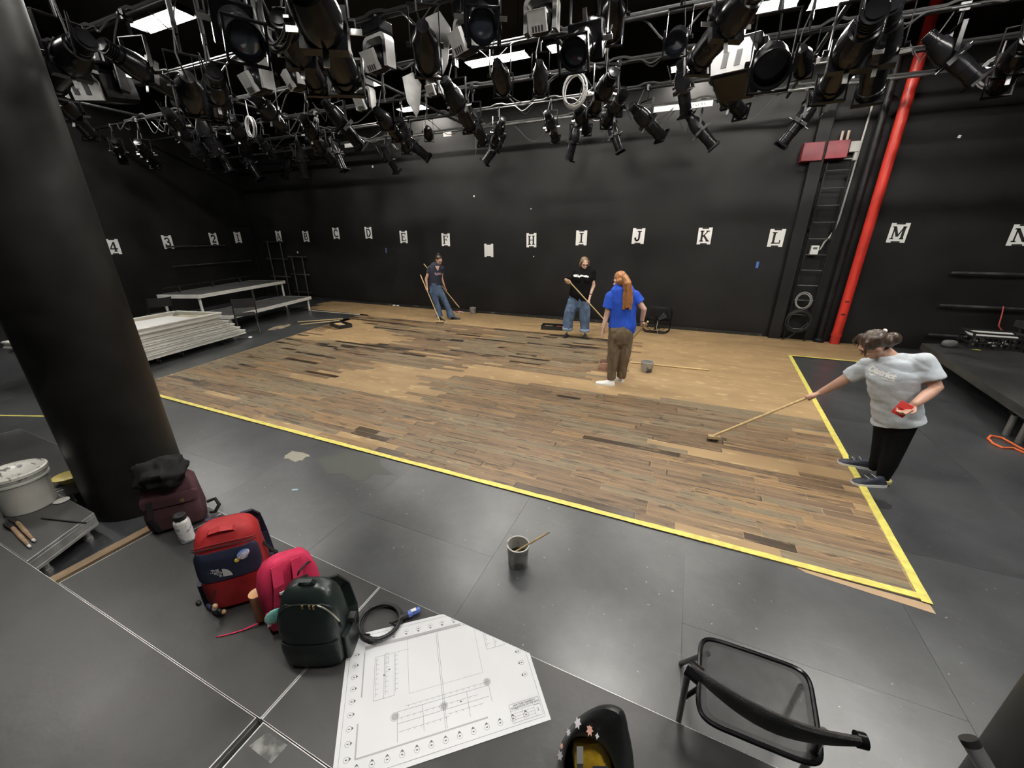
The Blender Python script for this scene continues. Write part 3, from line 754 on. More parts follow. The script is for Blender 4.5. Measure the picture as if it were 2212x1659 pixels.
def proto_par():
    t = thing('par_can', '', 'spotlight')
    hook_clamp(t); yoke(t, 0.24)
    head_part(ax([(0.0, -0.20), (0.05, -0.195), (0.06, -0.14), (0.10, -0.06), (0.105, 0.0), (0.105, 0.20), (0.112, 0.202), (0.112, 0.21), (0.10, 0.21), (0.10, 0.0), (0.0, -0.04)]), 'can', M_BLACKM, t)
    head_part(MB().box((-0.115, -0.215, 0), (0.012, 0.02, 0.24)).box((0.115, -0.215, 0), (0.012, 0.02, 0.24)).box((0, -0.215, -0.115), (0.24, 0.02, 0.012)), 'gel_frame', M_BLACKM, t, False)
    head_part(ax([(0.0, 0.12), (0.1, 0.115)]), 'lens', M_GLASS, t)
    MB().tube([(0.0, 0.18, -PV + 0.03), (0.03, 0.28, -PV + 0.1), (0.04, 0.2, -0.22), (0.01, 0.06, 0.0)], 0.007, 6).build('power_lead', M_BLACKR, t, world=False, smooth=True)
    return t
def rrect(w_, h_, r_, n=4):
    out = []
    for sx, sy, a0 in ((1, 1, 0), (-1, 1, 90), (-1, -1, 180), (1, -1, 270)):
        for i in range(n + 1):
            a = R(a0 + 90 * i / n); out.append((sx * (w_ / 2 - r_) + r_ * math.cos(a), sy * (h_ / 2 - r_) + r_ * math.sin(a)))
    return out
def proto_moving():
    t = thing('moving_light', '', 'moving light')
    hook_clamp(t)
    MB().box((0, 0, -0.11), (0.34, 0.24, 0.13)).build('base', M_BLACKM, t, world=False, bevel=0.02)
    # upside-down U of grey plastic round the head
    out = rrect(0.44, 0.46, 0.09); inn = rrect(0.33, 0.38, 0.06)
    f = MB()
    n = len(out)
    MY = Matrix.Rotation(PI / 2, 3, 'X')
    cz = Vector((0, 0, -0.41))
    vs = []
    for poly, sc in ((out, 1), (inn, 1)):
        for y in (-0.075, 0.075):
            for p in poly:
                vs.append(Vector((p[0], y, p[1] if p[1] > -0.12 else p[1] * 1.0)) + cz)
    fs = []
    keep = [i for i in range(n) if not (out[i][1] < -0.1 and out[(i + 1) % n][1] < -0.1)]
    for i in keep:
        j = (i + 1) % n
        fs += [(i, j, n + j, n + i), (2 * n + i, 3 * n + i, 3 * n + j, 2 * n + j), (i, 2 * n + i, 2 * n + j, j), (n + i, n + j, 3 * n + j, 3 * n + i)]
    f.add(vs, fs)
    f.build('yoke', M_GREYP, t, world=False, smooth=35)
    head_part(MB().ell((0, 0.02, 0), (0.155, 0.17, 0.15), 16, 10, p=0.75), 'head', M_BLACKM, t)
    head_part(ax([(0.11, 0.10), (0.12, 0.12), (0.12, 0.2), (0.105, 0.21), (0.10, 0.17)]), 'front_ring', M_BLACKM, t)
    head_part(ax([(0.0, 0.185), (0.1, 0.175)]), 'lens', M_GLASS, t)
    bk = head_part(MB().box((0, 0.165, 0.02), (0.24, 0.05, 0.22)), 'rear_cover', M_GREYP, t, False)
    for k in range(4): head_part(MB().box((-0.06 + 0.04 * k, 0.192, -0.05), (0.022, 0.006, 0.06)), 'vent', M_INK, t, False)
    return t
def proto_box():
    t = thing('profile_moving_light', '', 'moving light')
    hook_clamp(t)
    MB().box((0, 0, -0.16), (0.5, 0.34, 0.14)).build('base', M_BLACKM, t, world=False, bevel=0.03)
    head_part(MB().box((0, 0.0, 0), (0.46, 0.62, 0.34)), 'head', M_BLACKM, t, False).modifiers.new('b', 'BEVEL').width = 0.05
    head_part(MB().prism([(-0.22, -0.16), (0.22, -0.16), (0.24, 0.02), (0.14, 0.18), (-0.14, 0.18), (-0.24, 0.02)], -0.325, -0.306, Matrix.Rotation(PI / 2, 3, 'X')), 'end_panel', M_GREYP, t, False)
    for k in (-1, 1): head_part(MB().box((k * 0.07, 0.327, -0.02), (0.06, 0.006, 0.17)), 'handle_slot', M_INK, t, False)
    for s in (-1, 1): MB().box((s * 0.27, 0, -0.30), (0.05, 0.16, 0.36)).build('yoke_arm', M_BLACKM, t, world=False, bevel=0.02)
    return t
PROTO = {'e': proto_ellipsoidal(), 'p': proto_par(), 'm': proto_moving(), 'b': proto_box()}
LBL = {'e': ('long black ellipsoidal spotlight hanging from %s of grid pipes', 'ellipsoidal spotlights on %s'),
       'p': ('short black par can lantern hanging from %s of grid pipes', 'par cans on %s'),
       'm': ('moving light with grey yoke frame hanging from %s of grid pipes', 'grey moving lights on %s')}
for k, t in PROTO.items():
    t.location = (0, 0, 40)
USED = {}
HUNG = []
def hang(kind, x, y, pan, tilt, drop=0.0, scale=1.0, label=None):
    """clamp on the pipe at (x, y); pan 0 points to -y; tilt 0 level, 90 straight down; drop lowers it on a pipe stem"""
    src = PROTO[kind]
    if kind not in USED:
        t = src; USED[kind] = t
        t.location = (x, y, GZ)
    else:
        t = copy_tree(src)
    lb, gp = LBL.get(kind, (label, None))
    if kind in LBL:
        lb = lb % RANK[y]; gp = gp % RANK[y]
    t['label'] = label or lb
    if not label and gp: t['group'] = gp
    elif 'group' in t: del t['group']
    t.location = (x, y, GZ - drop); t.rotation_euler = (0, 0, pan); t.scale = (scale,) * 3
    for ch in t.children:
        if 'turns' in ch: ch.rotation_euler = (tilt, 0, 0)
    for c in [c for c in t.children if c.name.startswith('drop_pipe')]: bpy.data.objects.remove(c)
    if drop > 0.02:   # pipe stem with its own coupler round the grid pipe
        MB().cyl((0, 0, 0.0), (0, 0, drop / scale - 0.02), 0.02, n=8).box((0, 0, drop / scale), (0.045, 0.08, 0.075)).build('drop_pipe', M_DARKP, t, world=False)
    HUNG.append((x, y, GZ - drop))
    return t
def hang_px(kind, rear, front, scale=1.0, L=0.62, label=None):
    """lantern seen from rear pixel to front pixel; hung from the pipe that puts it at a fitting height"""
    best = None
    mx, my = (rear[0] + front[0]) / 2, (rear[1] + front[1]) / 2
    for Y in PIPE_Y:
        p = WY(mx, my, Y)
        dz = p.z - (GZ - PV * scale)
        if dz > 0.05 or dz < -1.0: continue
        cost = -dz + 3.0 * sum(1 for h in HUNG if abs(h[0] - p.x) < 0.5 and abs(h[1] - Y) < 0.3)
        if best is None or cost < best[3]: best = (dz, p, Y, cost)
    if best is None or (best[3] > 2.5 and kind == 'e' and label is None): return None
    dz, p, Y, _c = best
    for k in range(60):          # slide along the pipe until it hangs clear of its neighbours and of the cross pipes
        sh = (1 if k % 2 else -1) * 0.06 * ((k + 1) // 2)
        q = p + Vector((sh, 0, 0))
        if all(abs(h[0] - q.x) > 0.36 or abs(h[1] - Y) > 0.3 for h in HUNG) and all(abs(cx - q.x) > 0.10 for cx in CROSS_X):
            p = q; break
    # direction of the barrel: search the downward tilt and pan whose picture runs rear -> front
    tgt = Vector((front[0] - rear[0], front[1] - rear[1])); tgt.normalize()
    bs = None
    for pn in range(0, 360, 15):
        for tl in (15, 30, 45, 60, 75, 88):
            d = Vector((math.sin(R(pn)) * math.cos(R(tl)), -math.cos(R(pn)) * math.cos(R(tl)), -math.sin(R(tl))))
            q0, q1 = p - d * L / 2 * scale, p + d * L / 2 * scale
            def pr(q):
                v = q - EYE; return Vector((1106 + FPX * v.dot(_r) / v.dot(_f), 829.5 - FPX * v.dot(_u) / v.dot(_f)))
            s = pr(q1) - pr(q0)
            want = math.hypot(front[0] - rear[0], front[1] - rear[1])
            e = (s - Vector((front[0] - rear[0], front[1] - rear[1]))).length / want + (0.15 if tl < 30 else 0) + max(0.0, d.dot((EYE - p).normalized()) - 0.1) * 1.5
            if bs is None or e < bs[0]: bs = (e, pn, tl)
    if kind == 'm': bs = (0, 170 + (mx * 7) % 40 - 20, -28)
    return hang(kind, p.x, Y, R(bs[1]), R(bs[2]), max(0.0, -dz), scale, label)

for kind, a, b_, sc in (
    ('e', (110, 210), (195, 275), 1.0), ('e', (235, 105), (370, 185), 1.2), ('e', (300, 312), (330, 348), 1.0), ('e', (248, 308), (262, 340), .9), ('e', (428, 310), (450, 358), 1.0),
    ('e', (488, 255), (522, 320), 1.1), ('e', (672, 285), (712, 345), 1.1), ('e', (655, 262), (690, 312), 1.0), ('e', (700, 215), (775, 315), 1.1), ('e', (600, 85), (690, 135), 1.2), ('e', (648, 5), (735, 88), 1.2),
    ('e', (960, 185), (1015, 258), 1.1), ('e', (1003, 235), (1042, 292), 1.1), ('e', (862, 265), (880, 312), 1.0), ('e', (1322, 175), (1288, 215), 1.0), ('e', (1345, 212), (1315, 252), 1.0), ('e', (1368, 222), (1422, 282), 1.1),
    ('p', (1085, 125), (1098, 195), 0.94), ('p', (1175, 120), (1178, 195), 0.94), ('p', (915, 55), (922, 140), 1.02), ('p', (1330, -10), (1320, 65), 1.02), ('e', (1640, -10), (1520, 92), 1.25), ('p', (1738, 90), (1730, 165), 0.85),
    ('e', (1885, 85), (1800, 130), 1.2), ('e', (1860, 135), (1768, 187), 1.1), ('e', (1915, 40), (1888, 175), 1.3), ('p', (1660, 115), (1668, 150), 0.94), ('e', (2240, 110), (2150, 150), 1.2),
    ('e', (480, 20), (530, 75), 1.1), ('e', (455, 170), (478, 230), 1.1), ('p', (730, 130), (728, 175), 0.85), ('p', (400, 175), (420, 215), 0.85), ('e', (560, 215), (600, 265), 1.0), ('e', (360, 240), (400, 290), 1.0),
    ('e', (1250, 235), (1262, 275), .9), ('e', (1185, 250), (1195, 290), .9), ('e', (1085, 255), (1070, 300), .9), ('e', (820, 240), (850, 290), 1.0), ('p', (925, 270), (925, 300), 0.77), ('e', (1690, 30), (1640, 80), 1.0),
    ('e', (150, 110), (120, 160), 1.1), ('e', (560, 300), (590, 335), .9), ('e', (1560, 190), (1590, 235), 1.0), ('e', (1030, 10), (1045, 60), 1.1), ('e', (1285, 60), (1255, 110), 1.0), ('p', (1500, 60), (1490, 95), 0.85),
    ('m', (640, 140), (640, 200), 0.90), ('m', (820, 90), (820, 165), 0.90), ('m', (1012, 40), (1012, 120), 0.90), ('m', (735, 205), (735, 255), 0.78), ('m', (565, 140), (560, 210), 0.78), ('m', (1170, 20), (1170, 70), 0.78), ('m', (940, 170), (940, 215), 0.62)):
    hang_px(kind, a, b_, sc)
b1 = hang_px('b', (290, 185), (150, 190), 1.0, label='large black moving light with pale grey end panel and handle slots')
b2 = hang_px('b', (1590, 130), (1590, 190), 0.9, label='dark moving light body hanging beside the twin tube light at wall')
if b1: 
    for ch in b1.children:
        if 'turns' in ch: ch.rotation_euler = (R(-12), 0, 0)
    b1.rotation_euler = (0, 0, R(205))
if b2:
    for ch in b2.children:
        if ch.name.startswith('end_panel'):
            ch.data = ch.data.copy(); ch.data.materials[0] = mat('dark_grey_casing', (0.03, 0.03, 0.03, 1), 0.4)
# ------------------------------------------------------------------ more lanterns along the pipes
random.seed(21)
for i in range(34):
    y = random.choice(PIPE_Y[3:]); x = random.uniform(-11.8, 2.6)
    if x > 1.8 and y < 7: continue
    if any(abs(x - h[0]) < 0.55 and abs(y - h[1]) < 0.3 for h in HUNG): continue
    if any(abs(x - cx) < 0.12 for cx in CROSS_X): x += 0.2
    hang(random.choice('eeeep'), x, y, R(random.uniform(80, 280)), R(random.uniform(35, 75)), 0.0, random.uniform(0.9, 1.1))
# ------------------------------------------------------------------ cables looping between lanterns, coils, bundles
random.seed(8)
CB = mat('worn_black_cable', (0.045, 0.045, 0.045, 1), 0.3)
CBL = 'thin black power cable looping between lanterns of the lighting grid'
hs = sorted(HUNG, key=lambda h: (round(h[1], 1), h[0]))
n = 0
for a, b_ in zip(hs[:-1], hs[1:]):
    if abs(a[1] - b_[1]) > 0.2 or abs(a[0] - b_[0]) > 2.6 or abs(a[0] - b_[0]) < 0.15: continue
    L = b_[0] - a[0] - 0.24
    if L < 0.08: continue
    lanes = (1, -1) if random.random() < 0.5 else (random.choice((1, -1)),)
    for ln in lanes:             # strapped to the side of the pipe, sagging only between the lanterns
        rad = random.choice((0.007, 0.009, 0.011))
        x0 = a[0] + 0.12; yy = a[1] + ln * (0.024 + rad)
        sag = random.uniform(0.6, 1.0) * min(0.40, max(0.05, 0.45 * (L - 0.45)))
        pts = []
        for i in range(19):
            d = L * i / 18; e = min(0.22, L * 0.25); u = min(1.0, max(0.0, (d - e) / (L - 2 * e)))
            f = math.sin(PI * u) ** 2
            pts.append(Vector((x0 + d, yy + ln * 0.05 * f, GZ - sag * f)))
        tag(MB().tube(pts, rad, 6).build('power_cable', CB, smooth=True), 'thin black power cable drooping between lanterns of ' + RANK[round(a[1], 2)], 'cable', 'power cables of ' + RANK[round(a[1], 2)]); n += 1
for y in PIPE_Y[1:]:
    pts = []                     # lies on the pipe and rides up over every clamp and cross pipe
    for i in range(410):
        x = -11.9 + 0.05 * i; z = 0.041
        for h in HUNG:
            if abs(h[1] - y) < 0.05: z = max(z, 0.041 + 0.030 * max(0.0, min(1.0, (0.16 - abs(x - h[0])) / 0.08)))
        for cx in CROSS_X: z = max(z, 0.041 + 0.054 * max(0.0, min(1.0, (0.15 - abs(x - cx)) / 0.09)))
        pts.append(Vector((x, y, GZ + z)))
    tag(MB().tube(pts, 0.017, 6).build('cable_bundle', CB, smooth=True), 'black cable bundle lying along the pipe of ' + RANK[y], 'cable')
def clear_x(x, Y):
    for k in range(100):
        q = x + (1 if k % 2 else -1) * 0.05 * ((k + 1) // 2)
        if all(abs(h[0] - q) > 0.36 or abs(h[1] - Y) > 0.3 for h in HUNG): return q
    return x
def hung_coil(px, py, Y, r_, label, m=CB, seed=1):
    for Y in sorted(PIPE_Y, reverse=True):
        c = WY(px, py, Y)
        if c.z < GZ - r_ * 1.25 - 0.05: break
    c.x = clear_x(c.x, Y)
    t = coil(c, (0.2, 1, 0), r_, 4, 0.03, 0.009, seed, [c + Vector((0, 0, r_ * 1.2)), Vector((c.x, Y, GZ - 0.024))], 1.1)
    return tag(t.build('hanging_cable_coil', m, smooth=True), label, 'cable')
hung_coil(497, 35, 4.6, 0.20, 'dark coiled cable hanging from the grid above the stacked decks', seed=2)
hung_coil(1275, 190, 8.2, 0.16, 'pale coiled cable hanging beside spotlights near the wall', mat('pale_cable', (0.4, 0.4, 0.39, 1), 0.4), 4)
hung_coil(515, 278, 8.2, 0.14, 'grey coiled cable hanging among spotlights at the left', mat('grey_cable2', (0.25, 0.25, 0.25, 1), 0.4), 6)
hung_coil(885, 300, 9.32, 0.15, 'black coiled cable hanging low from the rearmost pipe', seed=9)
hung_coil(2150, 155, 8.2, 0.14, 'grey looped cable hanging by the spotlight above right riser', mat('grey_cable3', (0.3, 0.3, 0.3, 1), 0.4), 5)
c0 = WY(1028, 300, 9.32); tag(MB().tube([(c0.x, 9.32, GZ), (c0.x + 0.02, 9.3, c0.z + 0.2), (c0.x, 9.3, c0.z - 0.25), (c0.x - 0.01, 9.3, c0.z - 0.32)], 0.006, 6).build('dangling_cord', CB, smooth=True), 'thin cord dangling from the rearmost grid pipe', 'cord')
# white strips on the rearmost pipe
for (ax_, ay), (bx2, by), lb in (((1412, 238), (1540, 222), 'long white strip with handwriting on the rearmost pipe'), ((745, 316), (785, 310), 'short white strip on rearmost pipe above letter D'), ((958, 292), (975, 288), 'white tape flag on rearmost pipe above letter F')):
    a = WY(ax_, ay, 9.27); b2 = WY(bx2, by, 9.27); zz = (a.z + b2.z) / 2
    t = thing('white_strip', lb, 'strip', ((a.x + b2.x) / 2, 9.27, zz))
    MB().bbox((a.x, 9.262, zz - 0.045), (b2.x, 9.276, zz + 0.045)).build('strip', M_WHITE, t)
    for q in (0.15, 0.74): MB().cyl((a.x + (b2.x - a.x) * q, 9.278, zz), (a.x + (b2.x - a.x) * q, 9.32, GZ), 0.012, n=6).build('hook', M_DARKP, t)
    if b2.x - a.x > 0.7:
        ink = MB(); random.seed(3)
        for k in range(7):
            xx = b2.x - 0.42 + 0.045 * k
            ink.tube([(xx, 9.261, zz + 0.022), (xx + random.uniform(-.01, .02), 9.261, zz), (xx + random.uniform(-.005, .03), 9.261, zz - 0.02)], 0.0035, 5)
        ink.build('handwriting', M_INK, t)
# grey gobo shields
for px, py, Y, lb in ((935, 195, 8.2, 'pale grey angular shield hanging among the spotlights'), (1170, 40, 7.0, 'grey rounded shield hanging above the par cans')):
    for Y in sorted(PIPE_Y, reverse=True):
        c = WY(px, py, Y)
        if c.z < GZ - 0.33: break
    c.x = clear_x(c.x, Y)
    t = thing('light_shield', lb, 'shield', (c.x, c.y, GZ))
    MB().prism([(-0.14, 0.2), (0.02, 0.26), (0.13, 0.12), (0.08, -0.2), (0.02, -0.3), (-0.1, -0.1)], -0.012, 0.012, Matrix.Rotation(R(25), 3, 'Z') @ Matrix.Rotation(PI / 2, 3, 'X'), c).build('plate', M_GREYP, t)
    MB().cyl(c + Vector((0, 0, 0.22)), (c.x, Y, GZ - 0.02), 0.01, n=6).build('arm', M_DARKP, t)
# ------------------------------------------------------------------ round columns
M_COL = mat('black_column_paint', (0.0095, 0.0090, 0.0085, 1), 0.42, spec=0.3, var=0.35, vscale=3, bump=0.25, bscale=6, rvar=0.1, detail=7)
COLL = Vector((-4.0, 1.27, 0)); COLR = Vector((1.46, 1.29, 0))
for c, lb in ((COLL, 'thick round black column rising between the paint pail and the backpacks'), (COLR, 'thick round black column beside the mesh chair')):
    tag(MB().cyl((c.x, c.y, 0), (c.x, c.y, 6.2), 0.316, n=48).build('column', M_COL, smooth=True), lb, 'column')['kind'] = 'structure'

# ------------------------------------------------------------------ platform decks
def deck(pts, z, label, th=0.1, legs=True, top=M_DECK, fr=M_ALU, rim=0.0055, lw=0.045, inset=0.08, grp=None, facing=None):
    c = sum((Vector((p[0], p[1], 0)) for p in pts), Vector()) / len(pts)
    t = thing('platform_deck', label, 'platform', (c.x, c.y, 0), 0, grp)
    P = [Vector((p[0], p[1], 0)) for p in pts]
    I = [p + (c - p).normalized() * rim * 1.5 for p in P]
    MB().prism([(p.x, p.y) for p in I], z - 0.02, z).build('deck_top', top, t)
    n = len(P)
    for i in range(n):
        a, b_ = P[i], P[(i + 1) % n]
        ia, ib = I[i], I[(i + 1) % n]
        m = MB()
        d = (b_ - a).normalized()
        vs = [a, b_, ib, ia]
        m.add([Vector((q.x, q.y, z + 0.0006)) for q in vs] + [Vector((q.x, q.y, z - th)) for q in vs], [(0, 1, 2, 3), (7, 6, 5, 4), (0, 4, 5, 1), (1, 5, 6, 2), (2, 6, 7, 3), (3, 7, 4, 0)])
        o = Vector((d.y, -d.x, 0))
        if (a - c).dot(o) < 0: o = -o
        for zz in (z - th * 0.22, z - th * 0.8):
            m.tube([a - o * 0.002 + d * 0.004 + Vector((0, 0, zz)), b_ - o * 0.002 - d * 0.004 + Vector((0, 0, zz))], 0.0032, 6)
        m.build('frame_rail', fr, t)
    if legs:
        for i in range(n):
            q = P[i] + ((P[i - 1] - P[i]).normalized() + (P[(i + 1) % n] - P[i]).normalized()) * inset
            MB().cyl((q.x, q.y, 0.0), (q.x, q.y, z - 0.021), lw / 2, n=12).lathe([(lw * 0.62, 0.0), (lw * 0.62, 0.02), (lw * 0.5, 0.03)], 12, (q.x, q.y, 0)).build('leg', fr, t, smooth=True)
    return t
PZ = 0.2
deck([(-3.10, .504), (-1.3715, .516), (-1.3715, 1.231), (-3.10, 1.283)], PZ, 'black platform deck under the red and pink backpacks', rim=.004)
ht = thing('deck_slot', 'black plate painted as slot shade, with pale metal edges, on the deck front beside the maroon backpack', 'slot_plate', (-2.80, 1.17, PZ))
MB().bbox((-2.86, 1.066, PZ + .0004), (-2.74, 1.262, PZ + .0016)).build('slot_shade_plate', mat('slot_shade_black', (0.003, 0.003, 0.003, 1), .7), ht)  # flat black plate on the deck, painted as the shade inside an open slot
for x in (-2.863, -2.737): MB().bbox((x - .004, 1.066, PZ + .0004), (x + .004, 1.262, PZ + .004)).build('edge', M_ALU, ht)
deck([(-1.3685, .5175), (1.06, .505), (1.06, 1.187), (-1.3685, 1.231)], PZ, 'black platform deck under the stage plan drawing', rim=.004)
deck([(-4.1, -.75), (-1.40, -.75), (-1.392, .5125), (-4.1, .494)], PZ, 'black platform deck with scuffed metal edge behind the backpacks', rim=0.004)
deck([(-1.355, -.75), (1.09, -.75), (1.09, .498), (-1.352, .5135)], PZ, 'black platform deck with a square patch of old adhesive', rim=.004)
deck([(-6.2, .492), (-3.503, .502), (-3.72, .90), (-6.2, .905)], PZ, 'black platform deck under the white paint pail')
deck([(-6.2, .915), (-4.37, .91), (-4.37, 1.265), (-6.2, 1.27)], PZ, 'black platform deck wedged beside the column under the pail deck front')
tag(MB().beam((-3.27, .515, .07), (-3.27, 1.15, .07), 0.07, 0.14).build('timber_batten', mat('raw_timber', (0.22, 0.15, 0.085, 1), 0.6, var=0.2, vscale=10, stretch=(4, 1, 4))), 'raw timber batten lying in the gap between platform decks', 'timber')
# old adhesive square
RES = mat('adhesive_residue', (0.05, 0.05, 0.048, 1), 0.5, col2=(0.30, 0.30, 0.28, 1), vscale=22, thresh=(0.42, 0.7))
a = [G(*q, PZ)[:2] for q in ((537, 1612), (578, 1582), (622, 1610), (585, 1650))]
tag(MB().prism(a, PZ + 0.0002, PZ + 0.0012).build('adhesive_patch', RES), 'square grey adhesive patch left on black deck', 'residue')

# right riser and its second step
M_DKD = mat('dark_riser_frame', (0.055, 0.055, 0.052, 1), 0.45, 0.2, var=0.25, vscale=6)
deck([(3.78, 8.66), (3.30, 4.45), (4.52, 4.35), (4.98, 9.02)], 0.4, 'low dark riser platform carrying the milk crate', th=0.1, fr=M_DKD, rim=0.02, lw=0.06)
q = [G(*p, 0.0) for p in ((2165, 938), (2192, 955))]
for p in q:
    p.x += 0.03
    t = thing('riser_leg', 'grey tubular support leg under the edge of the right riser', 'leg support', (p.x, p.y, 0), 0, 'support legs of the right riser')
    MB().cyl((p.x, p.y, 0.0), (p.x, p.y, 0.30), 0.032, n=14).build('tube', mat('grey_leg', (0.22, 0.22, 0.21, 1), 0.4, 0.4), t, smooth=True)
    MB().box((p.x, p.y, 0.272), (0.085, 0.085, 0.05)).build('clamp', M_BLACKM, t, bevel=0.006)
deck([(5.06, 9.2), (4.80, 6.4), (7.4, 6.2), (7.7, 9.1)], 0.8, 'higher dark riser platform behind the milk crate', th=0.1, fr=M_DKD, rim=0.02, lw=0.06)
# left risers
deck([(-9.48, 5.53), (-10.42, 8.54), (-11.33, 8.26), (-10.40, 5.25)], 0.4, 'lower left riser with pale metal edge behind the folding chair', th=0.085, fr=M_ALUP, rim=0.02, lw=0.06, top=mat('grey_black_deck', (0.05, 0.05, 0.05, 1), 0.45, var=0.4, vscale=3))
deck([(-10.58, 5.60), (-11.66, 8.71), (-12.75, 8.28), (-11.5, 5.20)], 0.8, 'higher left riser with pale metal edge near the corner', th=0.085, fr=M_ALUP, rim=0.02, lw=0.06, top=MATS['grey_black_deck'])
def rail_low(p0, p1, z, label):
    t = thing('back_rail', label, 'rail', (p0[0], p0[1], z))
    a = Vector((p0[0], p0[1], z + 0.13)); b2 = Vector((p1[0], p1[1], z + 0.13))
    MB().cyl(a, b2, 0.018, n=8).build('pipe', M_DARKP, t)
    for k in (0.15, 0.5, 0.85):
        q = a.lerp(b2, k); MB().prism([(-.06, 0), (.06, 0), (.02, .13), (-.02, .13)], -.01, .01, Matrix.Rotation(PI / 2, 3, 'X'), (q.x, q.y, z)).build('bracket', M_DARKP, t)
rail_low((-11.42, 5.3), (-12.65, 8.25), 0.8, 'low black pipe rail along the back of the higher left riser')
# pipe ladder frames on the back wall near the corner
for xs, zs, lb in (((-13.85, -13.2), (0.75, 1.36, 1.93), 'tall black pipe frame against the wall near the corner'), ((-12.75, -12.25), (0.25, 0.86, 1.45), 'shorter black pipe frame against the wall below letter B')):
    t = thing('pipe_frame', lb, 'frame', ((xs[0] + xs[1]) / 2, 9.95, 0))
    for x in xs: MB().cyl((x, 9.95, 0.0), (x, 9.95, zs[-1] + 0.03), 0.02, n=8).build('upright', RAIL, t)
    for z in zs: MB().cyl((xs[0] - 0.18, 9.95, z), (xs[1] + 0.2, 9.95, z), 0.02, n=8).build('crossbar', RAIL, t)

# ------------------------------------------------------------------ deck stack on casters
U = Vector((-0.235, 0.972, 0)); V = Vector((-0.972, -0.235, 0)); O = Vector((-8.20, 3.32, 0))
def sp(u, v, z): return O + U * u + V * v + Vector((0, 0, z))
def stack_deck(u0, u1, v0, v1, z0, z1, label, upside=False):
    c = sp((u0 + u1) / 2, (v0 + v1) / 2, z0)
    t = thing('stacked_deck', label, 'platform', c, 0, None)
    th = z1 - z0
    for a, b_ in ((sp(u0, v0, 0), sp(u1, v0, 0)), (sp(u1, v0, 0), sp(u1, v1, 0)), (sp(u1, v1, 0), sp(u0, v1, 0)), (sp(u0, v1, 0), sp(u0, v0, 0))):
        m = MB(); m.beam(a + Vector((0, 0, z0 + th / 2)), b_ + Vector((0, 0, z0 + th / 2)), 0.03, th * 0.6)
        m.beam(a + Vector((0, 0, z0 + th * 0.11)), b_ + Vector((0, 0, z0 + th * 0.11)), 0.07, th * 0.22); m.beam(a + Vector((0, 0, z1 - th * 0.11)), b_ + Vector((0, 0, z1 - th * 0.11)), 0.07, th * 0.22)
        m.build('frame_rail', M_ALUP, t)
    zz = z0 + 0.012 if upside else z1 - 0.012
    MB().add([sp(u0 + .02, v0 + .02, zz), sp(u1 - .02, v0 + .02, zz), sp(u1 - .02, v1 - .02, zz), sp(u0 + .02, v1 - .02, zz)] + [sp(u0 + .02, v0 + .02, zz + .01), sp(u1 - .02, v0 + .02, zz + .01), sp(u1 - .02, v1 - .02, zz + .01), sp(u0 + .02, v1 - .02, zz + .01)],
             [(3, 2, 1, 0), (4, 5, 6, 7), (0, 1, 5, 4), (1, 2, 6, 5), (2, 3, 7, 6), (3, 0, 4, 7)]).build('panel', mat('pale_plywood', (0.55, 0.5, 0.38, 1), 0.6, var=0.12, vscale=4), t)
    if upside:
        for u_ in (u1 - 0.14, u0 + 0.14):
            q = sp(u_, v1 - 0.15, zz + 0.01); MB().lathe([(0.05, 0), (0.05, 0.03), (0.03, 0.034), (0.03, 0.044)], 12, q).build('leg_socket', M_STEEL, t)
    return t
orr = ('bottom', 'second', 'third', 'fourth')
for i in range(4):
    stack_deck(-0.7, 2.02 - 0.09 * i, 0.025 * i, 1.15, 0.125 + 0.085 * i, 0.21 + 0.085 * i - 0.011, 'pale aluminium framed deck, %s from the casters of the stack' % orr[i], upside=(i == 3))
stack_deck(-0.95, 1.58, 0.10, 1.15, 0.465, 0.55, 'pale aluminium framed deck resting just under the open topmost deck', False)
stack_deck(-0.98, 1.62, 0.07, 1.15, 0.552, 0.645, 'open topmost deck of the stack holding a white foam sheet', True)
for k, (u_, v_) in enumerate(((0.2, 0.08), (0.62, 0.08), (1.5, 0.08), (0.2, 1.0), (1.5, 1.0))):
    q = sp(u_, v_, 0)
    t = thing('caster_wheel', 'swivel caster under the stacked decks', 'caster', q, 0, 'casters under the deck stack')
    MB().cyl(q + U * -0.014 + Vector((0, 0, 0.042)), q + U * 0.014 + Vector((0, 0, 0.042)), 0.042, n=14).build('wheel', M_BLACKR, t, smooth=True)
    MB().box(q + Vector((0, 0, 0.118)), (0.08, 0.08, 0.012)).beam(q + U * 0.02 + Vector((0, 0, 0.04)), q + U * 0.02 + Vector((0, 0, 0.115)), 0.03, 0.005).beam(q - U * 0.02 + Vector((0, 0, 0.04)), q - U * 0.02 + Vector((0, 0, 0.115)), 0.03, 0.005).build('fork', M_STEEL, t)
tag(MB().add([sp(.35, .16, .576), sp(1.22, .2, .578), sp(1.28, .95, .58), (sp(.1, 1.05, .578)), sp(.12, .6, .577)] + [sp(.35, .16, .60), sp(1.22, .2, .602), sp(1.28, .95, .604), sp(.1, 1.05, .602), sp(.12, .6, .601)],
             [(4, 3, 2, 1, 0), (5, 6, 7, 8, 9), (0, 1, 6, 5), (1, 2, 7, 6), (2, 3, 8, 7), (3, 4, 9, 8), (4, 0, 5, 9)]).build('foam_sheet', mat('white_foam', (0.8, 0.8, 0.77, 1), 0.7)), 'white foam sheet lying in the open topmost deck', 'foam sheet')
q = sp(0.02, .32, .576)
t = thing('yellow_tool_tray', 'crumpled yellow plastic packet lying in the topmost deck', 'packet', q)
MB().ell(q + Vector((0, 0, 0.045)), (0.12, 0.10, 0.045), 12, 7, p=0.7).build('packet', mat('yellow_plastic', (0.62, 0.5, 0.06, 1), 0.45, var=0.25, vscale=20, bump=0.6, bscale=25), t, smooth=True)
